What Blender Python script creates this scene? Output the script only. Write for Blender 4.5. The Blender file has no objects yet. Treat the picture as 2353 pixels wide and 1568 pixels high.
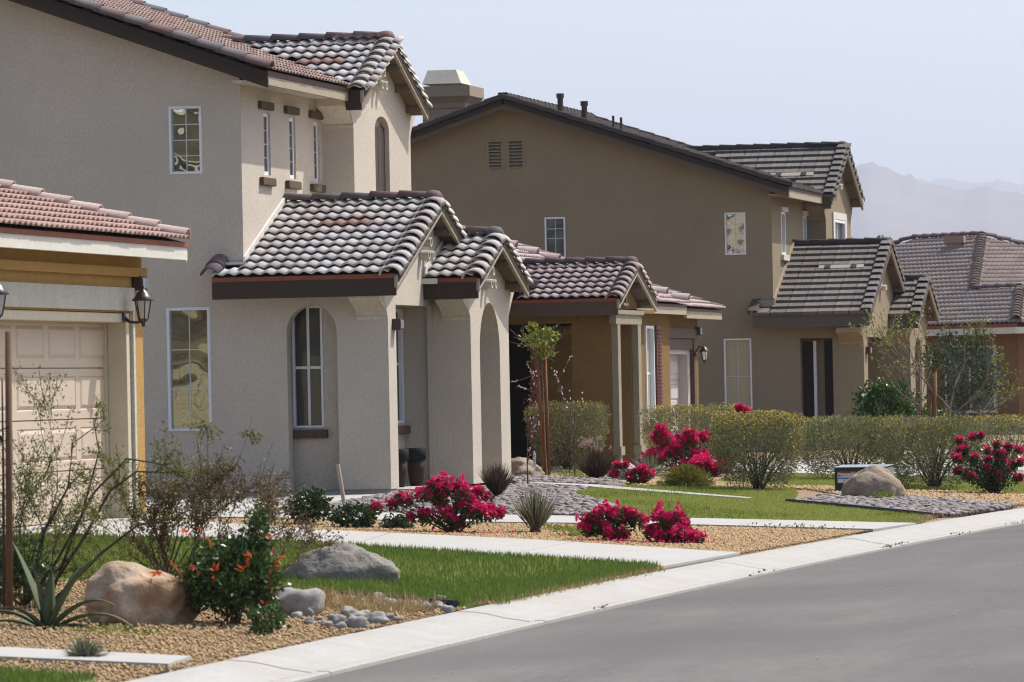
import bpy, math, random
import numpy as np
from mathutils import Vector, Matrix, geometry, noise

SC = bpy.context.scene
COL = SC.collection
RNG = np.random.default_rng(7)
random.seed(7)

# ------------------------------------------------------------------ camera
EYE = Vector((0.0, 0.0, 1.65))
cam = bpy.data.cameras.new('camera'); cam_o = bpy.data.objects.new('camera', cam); COL.objects.link(cam_o)
cam.sensor_width = 36.0; cam.lens = 36.0 * 12000.0 / 2353.0
cam.clip_start = 0.5; cam.clip_end = 60000.0
_th = math.atan(2573.5 / 12000.0); _pi = math.atan(101.0 / 12000.0); _ro = 0.020
_f = Vector((-math.sin(_th) * math.cos(_pi), math.cos(_th) * math.cos(_pi), math.sin(_pi)))
_r0 = Vector((math.cos(_th), math.sin(_th), 0)); _u0 = _r0.cross(_f)
_r = _r0 * math.cos(_ro) - _u0 * math.sin(_ro); _u = _u0 * math.cos(_ro) + _r0 * math.sin(_ro)
cam_o.matrix_world = Matrix(((_r.x, _u.x, -_f.x, EYE.x), (_r.y, _u.y, -_f.y, EYE.y), (_r.z, _u.z, -_f.z, EYE.z), (0, 0, 0, 1)))
cam.dof.use_dof = True; cam.dof.focus_distance = 67.0; cam.dof.aperture_fstop = 10.0
SC.camera = cam_o

# ------------------------------------------------------------------ sun, sky, exposure
SUN = Vector((1.0, 0.95, 2.05)).normalized()
SUN_EL = math.asin(SUN.z); SUN_AZ = math.atan2(SUN.x, SUN.y)
world = bpy.data.worlds.new('World'); SC.world = world; world.use_nodes = True
wn = world.node_tree.nodes; wl = world.node_tree.links; wn.clear()
sky = wn.new('ShaderNodeTexSky'); sky.sky_type = 'NISHITA'; sky.sun_disc = False
sky.sun_elevation = SUN_EL; sky.sun_rotation = SUN_AZ; sky.altitude = 100; sky.air_density = 0.92; sky.dust_density = 3.0; sky.ozone_density = 1.0
bg = wn.new('ShaderNodeBackground'); bg.inputs['Strength'].default_value = 0.110
wo = wn.new('ShaderNodeOutputWorld'); wl.new(sky.outputs[0], bg.inputs[0]); wl.new(bg.outputs[0], wo.inputs[0])
sun = bpy.data.lights.new('sun', 'SUN'); sun.energy = 2.75; sun.angle = math.radians(0.53); sun.color = (1.0, 0.985, 0.95)
sun_o = bpy.data.objects.new('sun', sun); COL.objects.link(sun_o)
sun_o.rotation_euler = (-SUN).to_track_quat('-Z', 'Y').to_euler(); sun_o.location = (30, 30, 60)
vs = SC.view_settings; SC.display_settings.display_device = 'sRGB'
vs.view_transform = 'Standard'; vs.look = 'None'; vs.gamma = 1.0; vs.use_curve_mapping = False; vs.exposure = 1.0
cy = SC.cycles; cy.pixel_filter_type = 'BLACKMAN_HARRIS'; cy.filter_width = 1.15; cy.use_denoising = True; cy.denoiser = 'OPENIMAGEDENOISE'; cy.max_bounces = 6; cy.diffuse_bounces = 3; cy.glossy_bounces = 3
cy.transmission_bounces = 3; cy.transparent_max_bounces = 6; cy.volume_bounces = 0; cy.sample_clamp_indirect = 6.0; cy.caustics_reflective = False; cy.caustics_refractive = False

# ------------------------------------------------------------------ materials
MATS = {}
def lin(c):
    return tuple(c) + (1.0,)
def material(name, col, col2=None, rough=0.85, scale=6.0, detail=4.0, bump=0.0, bscale=60.0, spec=0.3, rnd=None, metal=0.0, big=None, trans=0.0, stretch=None, grain=None):
    """principled surface: two colours mixed by noise, an optional per-piece colour ramp (rnd), fine bump relief"""
    if name in MATS: return MATS[name]
    m = bpy.data.materials.new(name); m.use_nodes = True; nt = m.node_tree; N = nt.nodes; Lk = nt.links
    b = N['Principled BSDF']; b.inputs['Roughness'].default_value = rough; b.inputs['Specular IOR Level'].default_value = spec; b.inputs['Metallic'].default_value = metal
    tc = N.new('ShaderNodeTexCoord'); vec = tc.outputs['Object']
    if stretch:
        mp = N.new('ShaderNodeMapping'); mp.inputs['Scale'].default_value = stretch; Lk.new(vec, mp.inputs[0]); vec2 = mp.outputs[0]
    else: vec2 = vec
    col2 = col2 or tuple(c * 0.82 for c in col)
    nz = N.new('ShaderNodeTexNoise'); nz.inputs['Scale'].default_value = scale; nz.inputs['Detail'].default_value = detail; nz.inputs['Roughness'].default_value = 0.6; Lk.new(vec2, nz.inputs['Vector'])
    cr = N.new('ShaderNodeMapRange'); cr.inputs[1].default_value = 0.3; cr.inputs[2].default_value = 0.7; Lk.new(nz.outputs['Fac'], cr.inputs[0])
    mx = N.new('ShaderNodeMix'); mx.data_type = 'RGBA'; mx.inputs[6].default_value = lin(col); mx.inputs[7].default_value = lin(col2); Lk.new(cr.outputs[0], mx.inputs[0])
    out = mx.outputs[2]
    if rnd:
        oi = N.new('ShaderNodeObjectInfo'); ge = N.new('ShaderNodeNewGeometry'); ad = N.new('ShaderNodeMath'); ad.operation = 'ADD'; Lk.new(oi.outputs['Random'], ad.inputs[0]); Lk.new(ge.outputs['Random Per Island'], ad.inputs[1])
        fr = N.new('ShaderNodeMath'); fr.operation = 'FRACT'; Lk.new(ad.outputs[0], fr.inputs[0])
        rp = N.new('ShaderNodeValToRGB'); rp.color_ramp.interpolation = 'LINEAR'
        el = rp.color_ramp.elements
        for i, c in enumerate(rnd):
            p = i / max(1, len(rnd) - 1)
            e = el[i] if i < 2 else el.new(p)
            e.position = p; e.color = lin(c)
        Lk.new(fr.outputs[0], rp.inputs[0])
        m2 = N.new('ShaderNodeMix'); m2.data_type = 'RGBA'; m2.blend_type = 'MULTIPLY'; m2.inputs[0].default_value = 1.0
        nrm = max(max(col), 1e-3)
        mx.inputs[6].default_value = (1, 1, 1, 1); k = min(1.0, max(col2) / nrm); mx.inputs[7].default_value = (k, k, k, 1)
        Lk.new(rp.outputs[0], m2.inputs[6]); Lk.new(out, m2.inputs[7]); out = m2.outputs[2]
    if grain:
        ng = N.new('ShaderNodeTexNoise'); ng.inputs['Scale'].default_value = grain[0]; ng.inputs['Detail'].default_value = 2.0; Lk.new(vec, ng.inputs['Vector'])
        gr = N.new('ShaderNodeMapRange'); gr.inputs[1].default_value = 0.3; gr.inputs[2].default_value = 0.7; gr.inputs[3].default_value = 1.0 - grain[1]; gr.inputs[4].default_value = 1.0 + grain[1]; Lk.new(ng.outputs['Fac'], gr.inputs[0])
        gm = N.new('ShaderNodeMix'); gm.data_type = 'RGBA'; gm.blend_type = 'MULTIPLY'; gm.inputs[0].default_value = 1.0; Lk.new(out, gm.inputs[6]); Lk.new(gr.outputs[0], gm.inputs[7]); out = gm.outputs[2]
    if big:
        nb = N.new('ShaderNodeTexNoise'); nb.inputs['Scale'].default_value = big[0]; nb.inputs['Detail'].default_value = 3.0; Lk.new(vec, nb.inputs['Vector'])
        mr = N.new('ShaderNodeMapRange'); mr.inputs[1].default_value = 0.35; mr.inputs[2].default_value = 0.7; mr.inputs[3].default_value = 0.0; mr.inputs[4].default_value = big[2]; Lk.new(nb.outputs['Fac'], mr.inputs[0])
        m3 = N.new('ShaderNodeMix'); m3.data_type = 'RGBA'; m3.inputs[7].default_value = lin(big[1]); Lk.new(mr.outputs[0], m3.inputs[0]); Lk.new(out, m3.inputs[6]); out = m3.outputs[2]
    Lk.new(out, b.inputs['Base Color'])
    if trans > 0:
        tr = N.new('ShaderNodeBsdfTranslucent'); Lk.new(out, tr.inputs['Color']); ms = N.new('ShaderNodeMixShader'); ms.inputs[0].default_value = trans
        Lk.new(b.outputs[0], ms.inputs[1]); Lk.new(tr.outputs[0], ms.inputs[2]); Lk.new(ms.outputs[0], N['Material Output'].inputs[0])
    if bump > 0:
        n2 = N.new('ShaderNodeTexNoise'); n2.inputs['Scale'].default_value = bscale; n2.inputs['Detail'].default_value = 3.0; Lk.new(vec, n2.inputs['Vector'])
        bp = N.new('ShaderNodeBump'); bp.inputs['Strength'].default_value = bump; bp.inputs['Distance'].default_value = 0.02; Lk.new(n2.outputs['Fac'], bp.inputs['Height']); Lk.new(bp.outputs[0], b.inputs['Normal'])
    MATS[name] = m; return m

def glass_material(name, tint, refl, dark, wavy=0.35):
    """coated window glass: a mirror-like reflection over a dark room"""
    m = bpy.data.materials.new(name); m.use_nodes = True; nt = m.node_tree; N = nt.nodes; Lk = nt.links
    b = N['Principled BSDF']; b.inputs['Base Color'].default_value = lin(dark); b.inputs['Roughness'].default_value = 0.4
    g = N.new('ShaderNodeBsdfGlossy'); g.inputs['Roughness'].default_value = 0.015; g.inputs['Color'].default_value = lin(tint)
    tc = N.new('ShaderNodeTexCoord'); nz = N.new('ShaderNodeTexNoise'); nz.inputs['Scale'].default_value = 2.2; nz.inputs['Detail'].default_value = 1.0; Lk.new(tc.outputs['Object'], nz.inputs['Vector'])
    bp = N.new('ShaderNodeBump'); bp.inputs['Strength'].default_value = wavy; bp.inputs['Distance'].default_value = 0.03; Lk.new(nz.outputs['Fac'], bp.inputs['Height']); Lk.new(bp.outputs[0], g.inputs['Normal'])
    ms = N.new('ShaderNodeMixShader'); ms.inputs[0].default_value = refl; Lk.new(b.outputs[0], ms.inputs[1]); Lk.new(g.outputs[0], ms.inputs[2]); Lk.new(ms.outputs[0], N['Material Output'].inputs[0])
    MATS[name] = m; return m

STUCCO1 = material('stucco_cream', (0.56, 0.485, 0.395), (0.515, 0.445, 0.362), rough=0.95, scale=1.6, bump=0.55, bscale=70, spec=0.15, big=(0.5, (0.445, 0.395, 0.325), 0.75), grain=(26, 0.10))
STUCCO1L = material('stucco_trim_cream', (0.56, 0.51, 0.41), (0.51, 0.465, 0.375), rough=0.95, scale=4, bump=0.4, bscale=70, spec=0.15, grain=(26, 0.10))
STUCCO0 = material('stucco_ochre', (0.43, 0.26, 0.085), (0.38, 0.225, 0.07), rough=0.95, scale=5, bump=0.55, bscale=60, spec=0.15, big=(0.8, (0.40, 0.24, 0.09), 0.5), grain=(26, 0.10))
STUCCO0T = material('stucco_grey_band', (0.50, 0.475, 0.40), (0.44, 0.415, 0.35), rough=0.95, scale=3, bump=0.5, bscale=60, spec=0.15, grain=(26, 0.10))
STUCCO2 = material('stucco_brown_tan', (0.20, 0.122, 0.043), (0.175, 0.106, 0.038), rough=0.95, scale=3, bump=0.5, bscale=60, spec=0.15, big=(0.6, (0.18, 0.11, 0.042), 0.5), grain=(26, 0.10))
STUCCO2T = material('stucco_taupe_trim', (0.27, 0.235, 0.165), (0.24, 0.205, 0.145), rough=0.95, scale=4, bump=0.5, bscale=60, spec=0.15, grain=(26, 0.10))
STUCCO3 = material('stucco_taupe', (0.275, 0.222, 0.143), (0.245, 0.197, 0.127), rough=0.95, scale=0.9, bump=0.5, bscale=55, spec=0.15, big=(0.35, (0.225, 0.175, 0.115), 0.6), grain=(26, 0.10))
STUCCO3L = material('stucco_taupe_lighter', (0.32, 0.25, 0.17), (0.29, 0.225, 0.155), rough=0.95, scale=3, bump=0.4, bscale=60, spec=0.15, grain=(26, 0.10))
STUCCO4 = material('stucco_orange_tan', (0.22, 0.12, 0.055), (0.19, 0.105, 0.048), rough=0.95, scale=3, bump=0.4, bscale=60, spec=0.15, grain=(26, 0.10))
CONC = material('concrete', (0.385, 0.37, 0.345), (0.345, 0.33, 0.30), rough=0.9, scale=2.2, detail=8, bump=0.15, bscale=90, spec=0.2, big=(0.7, (0.36, 0.32, 0.26), 0.4), grain=(40, 0.06))
CURB = material('concrete_curb', (0.375, 0.36, 0.33), (0.325, 0.31, 0.28), rough=0.9, scale=3.0, detail=9, bump=0.2, bscale=90, spec=0.2, big=(1.1, (0.34, 0.30, 0.24), 0.5), grain=(34, 0.08))
FOUND = material('foundation_concrete', (0.40, 0.37, 0.32), (0.33, 0.30, 0.26), rough=0.9, scale=4, bump=0.2)
FASC_BR = material('fascia_brown', (0.050, 0.030, 0.018), (0.040, 0.024, 0.015), rough=0.6, scale=10, stretch=(1, 1, 12))
FASC_RED = material('clay_eave_strip', (0.26, 0.085, 0.045), (0.20, 0.065, 0.035), rough=0.8, scale=9)
FASC_TAN = material('fascia_tan', (0.36, 0.30, 0.215), (0.31, 0.255, 0.18), rough=0.7, scale=14, stretch=(1, 1, 6))
FASC_WH = material('fascia_white', (0.60, 0.57, 0.49), (0.54, 0.51, 0.43), rough=0.6, scale=9, stretch=(1, 0.4, 3))
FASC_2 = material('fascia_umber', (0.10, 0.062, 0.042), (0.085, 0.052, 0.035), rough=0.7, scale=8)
FASC_3 = material('fascia_greybrown', (0.105, 0.082, 0.058), (0.09, 0.07, 0.05), rough=0.7, scale=8)
FASC_3B = material('barge_taupe', (0.20, 0.165, 0.115), (0.17, 0.14, 0.10), rough=0.75, scale=8)
TILE3V = material('vent_metal_grey', (0.27, 0.235, 0.19), (0.23, 0.20, 0.16), rough=0.7, scale=6)
SOFFIT = material('soffit_wood', (0.16, 0.12, 0.085), (0.13, 0.10, 0.07), rough=0.85, scale=12)
DECK = material('roof_felt', (0.05, 0.036, 0.032), (0.04, 0.03, 0.028), rough=0.95)
_T1 = [(0.60, 0.55, 0.49), (0.50, 0.42, 0.375), (0.63, 0.585, 0.525), (0.55, 0.48, 0.43), (0.585, 0.55, 0.51), (0.47, 0.385, 0.345), (0.62, 0.565, 0.51), (0.52, 0.485, 0.455)]
TILE1 = material('tile_blend_pale', (0.460, 0.414, 0.386), (0.368, 0.331, 0.304), rough=0.85, scale=26, detail=5, bump=0.12, bscale=130, spec=0.05, rnd=_T1)
TILE1D = material('tile_blend_dark', (0.16, 0.13, 0.13), (0.125, 0.10, 0.10), rough=0.75, scale=18, bump=0.12, bscale=130, spec=0.25, rnd=[(0.115, 0.105, 0.11), (0.15, 0.085, 0.075), (0.13, 0.12, 0.125), (0.115, 0.10, 0.10), (0.17, 0.095, 0.085), (0.125, 0.115, 0.12)])  # darker copy of the blend, with the ridge caps' shaded side painted in
TILE1M = material('tile_blend_brown', (0.30, 0.2, 0.18), (0.25, 0.17, 0.15), rough=0.85, scale=26, spec=0.06, rnd=[(0.34, 0.25, 0.21), (0.27, 0.19, 0.165), (0.36, 0.28, 0.24), (0.30, 0.20, 0.17), (0.32, 0.26, 0.24)])
TILEV = material('tile_terracotta', (0.36, 0.2, 0.15), (0.28, 0.15, 0.11), rough=0.85, scale=30, bump=0.2, rnd=[(0.40, 0.26, 0.20), (0.33, 0.19, 0.145), (0.44, 0.30, 0.25)])
TILE0 = material('tile_pink', (0.400, 0.288, 0.248), (0.336, 0.232, 0.200), rough=0.85, scale=20, bump=0.15, bscale=120, spec=0.06, rnd=[(0.352, 0.232, 0.196), (0.400, 0.288, 0.248), (0.320, 0.200, 0.168), (0.376, 0.264, 0.232)])
TILE0C = material('tile_pink_cap', (0.448, 0.352, 0.304), (0.368, 0.280, 0.240), rough=0.85, scale=20, bump=0.15, bscale=120, spec=0.06, rnd=[(0.464, 0.360, 0.312), (0.416, 0.320, 0.280), (0.480, 0.384, 0.344)])
TILE2 = material('tile_rosy_brown', (0.360, 0.279, 0.261), (0.306, 0.234, 0.216), rough=0.85, scale=20, spec=0.06, rnd=[(0.414, 0.333, 0.306), (0.342, 0.252, 0.234), (0.441, 0.378, 0.351), (0.378, 0.279, 0.261)])
TILE2D = material('tile_plum_brown', (0.12, 0.08, 0.08), (0.10, 0.065, 0.065), rough=0.8, scale=20, rnd=[(0.12, 0.075, 0.072), (0.145, 0.095, 0.092), (0.105, 0.07, 0.072)])
TILE3 = material('tile_weathered_slate', (0.199, 0.172, 0.153), (0.080, 0.066, 0.059), rough=0.9, scale=9, detail=5, bump=0.25, bscale=90, spec=0.15, rnd=[(0.179, 0.156, 0.136), (0.219, 0.196, 0.172), (0.165, 0.143, 0.126), (0.199, 0.176, 0.159)], stretch=(9, 0.6, 1))
TILE3D = material('tile_slate_dark', (0.06, 0.05, 0.047), (0.05, 0.042, 0.04), rough=0.85, scale=20, rnd=[(0.06, 0.05, 0.047), (0.07, 0.056, 0.05), (0.05, 0.045, 0.044)])
TILE4 = material('tile_tan_brown', (0.3, 0.23, 0.19), (0.26, 0.2, 0.165), rough=0.9, scale=20, spec=0.05, rnd=[(0.37, 0.30, 0.25), (0.30, 0.235, 0.20), (0.34, 0.27, 0.235), (0.40, 0.31, 0.255), (0.33, 0.245, 0.205)])
STUCCO0S = material('stucco_beige', (0.40, 0.33, 0.19), (0.36, 0.295, 0.17), rough=0.95, scale=4, bump=0.4, bscale=60, spec=0.15, grain=(26, 0.10))
MET_DK = material('metal_dark_bronze', (0.03, 0.024, 0.02), (0.022, 0.018, 0.016), rough=0.4, spec=0.5, scale=20)
MET_BR = material('metal_brown', (0.07, 0.045, 0.035), (0.055, 0.035, 0.028), rough=0.5, scale=20)
FLASH = material('flashing_white', (0.66, 0.63, 0.57), (0.56, 0.53, 0.47), rough=0.5, scale=6)
VINYL = material('vinyl_white', (0.72, 0.72, 0.73), (0.68, 0.68, 0.69), rough=0.4, scale=4)
GRILLE = material('window_grille', (0.55, 0.55, 0.52), (0.52, 0.52, 0.5), rough=0.4)
SILLB = material('foam_sill_brown', (0.11, 0.075, 0.045), (0.085, 0.058, 0.036), rough=0.9, scale=22, bump=0.3, bscale=80)
DOORP = material('garage_door_cream', (0.50, 0.40, 0.30), (0.475, 0.38, 0.285), rough=0.5, scale=3, spec=0.3)
DOORG = material('garage_door_greige', (0.50, 0.44, 0.40), (0.47, 0.41, 0.37), rough=0.5, scale=3, spec=0.3)
TRIMC = material('trim_cream', (0.528, 0.464, 0.336), (0.480, 0.416, 0.296), rough=0.6, scale=8)
WOODB = material('shutter_brown', (0.05, 0.025, 0.016), (0.04, 0.02, 0.013), rough=0.5, scale=8)
SHUTR = material('shutter_rust', (0.17, 0.065, 0.045), (0.14, 0.055, 0.038), rough=0.6, scale=8)
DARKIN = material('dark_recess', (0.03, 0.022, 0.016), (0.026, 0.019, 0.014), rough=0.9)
BLIND = material('window_blind', (0.48, 0.46, 0.36), (0.44, 0.42, 0.33), rough=0.7, scale=3)
GLASS1 = glass_material('glass_reflective', (0.80, 0.86, 0.74), 0.5, (0.05, 0.055, 0.04), 0.5)
GLASS2 = glass_material('glass_dark', (0.7, 0.74, 0.7), 0.07, (0.025, 0.025, 0.022), 0.4)
GLASS3 = glass_material('glass_blinds', (0.75, 0.8, 0.72), 0.2, (0.33, 0.32, 0.23), 0.3)
GLASSL = glass_material('lantern_glass', (0.9, 0.9, 0.88), 0.35, (0.35, 0.35, 0.30), 0.1)
ASPH = material('asphalt', (0.160, 0.149, 0.131), (0.105, 0.098, 0.086), rough=0.85, scale=0.9, detail=10, bump=0.35, bscale=160, spec=0.25, big=(0.25, (0.094, 0.087, 0.077), 0.95), stretch=(1.6, 0.22, 1), grain=(14, 0.14))
SOIL = material('gravel_soil', (0.284, 0.191, 0.106), (0.200, 0.132, 0.072), rough=0.95, scale=28, detail=8, bump=0.6, bscale=45)
TURF = material('turf', (0.12, 0.16, 0.03), (0.085, 0.125, 0.022), rough=0.95, scale=14, bump=0.6, bscale=80, big=(0.5, (0.12, 0.14, 0.03), 0.5))
DIRT = material('bed_soil', (0.060, 0.048, 0.039), (0.042, 0.034, 0.027), rough=0.95, scale=30, bump=0.5)
GRAV = material('gravel_tan', (0.420, 0.284, 0.142), (0.352, 0.238, 0.120), rough=0.9, scale=30, rnd=[(0.436, 0.292, 0.142), (0.336, 0.217, 0.104), (0.504, 0.359, 0.191), (0.278, 0.169, 0.080), (0.461, 0.313, 0.159), (0.386, 0.255, 0.129)])
RIVER = material('river_stone', (0.275, 0.231, 0.207), (0.199, 0.165, 0.150), rough=0.8, scale=12, bump=0.1, rnd=[(0.248, 0.198, 0.176), (0.185, 0.168, 0.163), (0.295, 0.238, 0.207), (0.213, 0.165, 0.147), (0.330, 0.290, 0.257), (0.151, 0.139, 0.135), (0.275, 0.205, 0.173), (0.233, 0.208, 0.195)])
COBB = material('cobble_grey', (0.341, 0.319, 0.282), (0.227, 0.213, 0.191), rough=0.85, scale=9, bump=0.3, bscale=60, rnd=[(0.360, 0.333, 0.286), (0.284, 0.273, 0.249), (0.436, 0.410, 0.365), (0.312, 0.273, 0.236), (0.378, 0.364, 0.340)])
EDGE = material('lawn_edging_black', (0.022, 0.021, 0.02), (0.018, 0.017, 0.016), rough=0.6)
BOUL1 = material('boulder_golden', (0.46, 0.35, 0.24), (0.33, 0.255, 0.19), rough=0.9, scale=7.0, detail=8, bump=0.8, bscale=20, big=(3.6, (0.27, 0.135, 0.05), 0.9), grain=(45, 0.15))
BOUL2 = material('boulder_grey', (0.231, 0.203, 0.164), (0.164, 0.150, 0.130), rough=0.95, scale=9, detail=8, bump=0.7, bscale=20, grain=(60, 0.25))
BOUL3 = material('boulder_tan', (0.281, 0.216, 0.151), (0.216, 0.166, 0.119), rough=0.95, scale=5, detail=8, bump=0.9, bscale=13, grain=(50, 0.22))
BOUL4 = material('boulder_white', (0.392, 0.364, 0.322), (0.294, 0.266, 0.231), rough=0.9, scale=3, detail=7, bump=0.5, bscale=12)
WOODS = material('stake_wood_pale', (0.440, 0.368, 0.288), (0.384, 0.320, 0.248), rough=0.85, scale=10, stretch=(6, 6, 1))
WOODT = material('stake_wood_treated', (0.20, 0.085, 0.032), (0.15, 0.062, 0.024), rough=0.85, scale=12, stretch=(6, 6, 0.7))
WOODP = material('post_wood_weathered', (0.15, 0.085, 0.045), (0.10, 0.058, 0.032), rough=0.85, scale=12, stretch=(6, 6, 0.7))
BARK = material('bark_grey', (0.20, 0.145, 0.105), (0.14, 0.10, 0.075), rough=0.9, scale=16, bump=0.5)
BARKD = material('bark_dark', (0.085, 0.06, 0.045), (0.06, 0.043, 0.033), rough=0.9, scale=16)
TWIG = material('twig_reddish', (0.15, 0.085, 0.06), (0.11, 0.062, 0.045), rough=0.9, scale=16)
def leafm(n, cols, rough=0.55, spec=0.35, trans=0.25):
    return material(n, (0.5, 0.5, 0.5), (0.42, 0.42, 0.42), rough=rough, scale=8, spec=spec, rnd=cols, trans=trans)
L_GRASS = leafm('grass_blade', [(0.135, 0.205, 0.028), (0.095, 0.16, 0.02), (0.185, 0.25, 0.045), (0.115, 0.18, 0.022), (0.165, 0.215, 0.04)], trans=0.35)
L_GRASS2 = leafm('grass_blade_light', [(0.33, 0.35, 0.07), (0.26, 0.30, 0.055), (0.42, 0.41, 0.10), (0.30, 0.33, 0.06), (0.48, 0.44, 0.14)], trans=0.35)
L_DRY = leafm('dry_grass', [(0.40, 0.28, 0.12), (0.32, 0.21, 0.085), (0.48, 0.36, 0.17), (0.27, 0.18, 0.08)])
L_DARK = leafm('leaf_dark_glossy', [(0.030, 0.062, 0.016), (0.045, 0.085, 0.02), (0.022, 0.048, 0.014), (0.06, 0.105, 0.025)], rough=0.32, spec=0.55, trans=0.15)
L_HONEY = leafm('leaf_green_glossy', [(0.045, 0.09, 0.016), (0.065, 0.12, 0.02), (0.032, 0.07, 0.013), (0.09, 0.145, 0.028)], rough=0.35, spec=0.5)
L_HEDGE = leafm('leaf_greygreen', [(0.20, 0.20, 0.085), (0.135, 0.14, 0.055), (0.27, 0.265, 0.13), (0.11, 0.118, 0.045), (0.23, 0.215, 0.10)], trans=0.35)
L_YEL = leafm('flower_yellow', [(0.62, 0.42, 0.03), (0.52, 0.36, 0.04), (0.66, 0.50, 0.06)], trans=0.3)
L_FEATH = leafm('leaf_feathery', [(0.13, 0.15, 0.03), (0.19, 0.20, 0.045), (0.09, 0.115, 0.025), (0.24, 0.235, 0.05)], trans=0.4)
L_BROWN = leafm('leaf_dry_brown', [(0.17, 0.115, 0.055), (0.12, 0.08, 0.04), (0.22, 0.155, 0.075), (0.13, 0.10, 0.045)])
L_BOUG = leafm('bract_magenta', [(0.74, 0.018, 0.15), (0.62, 0.010, 0.10), (0.82, 0.04, 0.22), (0.52, 0.008, 0.08), (0.78, 0.025, 0.17)], trans=0.4)
L_RED = leafm('flower_orange_red', [(0.72, 0.09, 0.015), (0.78, 0.14, 0.02), (0.62, 0.05, 0.015)], trans=0.3)
L_YUC = leafm('leaf_yucca', [(0.17, 0.185, 0.105), (0.135, 0.15, 0.085), (0.21, 0.215, 0.13), (0.24, 0.225, 0.12)])
L_AGAVE = leafm('leaf_agave', [(0.075, 0.10, 0.05), (0.10, 0.125, 0.055), (0.085, 0.11, 0.06)], rough=0.45, trans=0.05)
L_PURP = leafm('fountain_grass_bronze', [(0.065, 0.042, 0.03), (0.09, 0.055, 0.035), (0.05, 0.035, 0.026), (0.12, 0.08, 0.045)])
L_PLUME = leafm('grass_plume', [(0.42, 0.30, 0.24), (0.35, 0.24, 0.19), (0.50, 0.38, 0.31)], trans=0.4)
L_YG = leafm('leaf_yellow_green', [(0.22, 0.20, 0.035), (0.16, 0.155, 0.028), (0.27, 0.235, 0.045), (0.13, 0.135, 0.026)])
L_LIME = leafm('leaf_lime', [(0.20, 0.24, 0.03), (0.14, 0.19, 0.025), (0.27, 0.29, 0.045)], trans=0.4)
L_MAROON = leafm('leaf_maroon', [(0.16, 0.025, 0.025), (0.11, 0.02, 0.022), (0.20, 0.035, 0.03)])
L_PINK = leafm('blossom_pale_pink', [(0.72, 0.52, 0.55), (0.80, 0.64, 0.66), (0.62, 0.42, 0.47)])
L_EVER = leafm('leaf_evergreen_matt', [(0.035, 0.055, 0.018), (0.055, 0.08, 0.024), (0.025, 0.042, 0.014), (0.075, 0.10, 0.03)], rough=0.6, spec=0.25)
L_FAR = leafm('leaf_far_tree', [(0.11, 0.12, 0.04), (0.15, 0.15, 0.05), (0.08, 0.095, 0.03)])

# ------------------------------------------------------------------ helpers
def V(*a): return Vector(a)
def root_loc(p):
    while p is not None and p.parent is not None: p = p.parent
    return p.location.copy() if p is not None else Vector((0, 0, 0))
def thing(name, label, cat, loc, group=None):
    o = bpy.data.objects.new(name, None); COL.objects.link(o); o.location = loc; o.empty_display_size = 0.2
    o['label'] = label; o['category'] = cat
    if group: o['group'] = group
    return o
def tag(o, label, cat, group=None):
    o['label'] = label; o['category'] = cat
    if group: o['group'] = group
    return o
def link_mesh(name, me, mat, parent=None, loc=None):
    o = bpy.data.objects.new(name, me); COL.objects.link(o)
    if mat is not None and not me.materials: me.materials.append(mat)
    if parent is not None: o.parent = parent
    if loc is not None: o.location = loc
    return o
def np_mesh(name, verts, faces, k, smooth=False):
    """fast mesh from arrays: verts (n,3), faces (m,k)"""
    verts = np.asarray(verts, np.float32); faces = np.asarray(faces, np.int32)
    me = bpy.data.meshes.new(name); me.vertices.add(len(verts)); me.vertices.foreach_set('co', verts.ravel())
    me.loops.add(faces.size); me.loops.foreach_set('vertex_index', faces.ravel())
    me.polygons.add(len(faces)); me.polygons.foreach_set('loop_start', np.arange(0, faces.size, k, dtype=np.int32))
    if smooth: me.polygons.foreach_set('use_smooth', np.ones(len(faces), bool))
    me.update(calc_edges=True); return me

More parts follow.
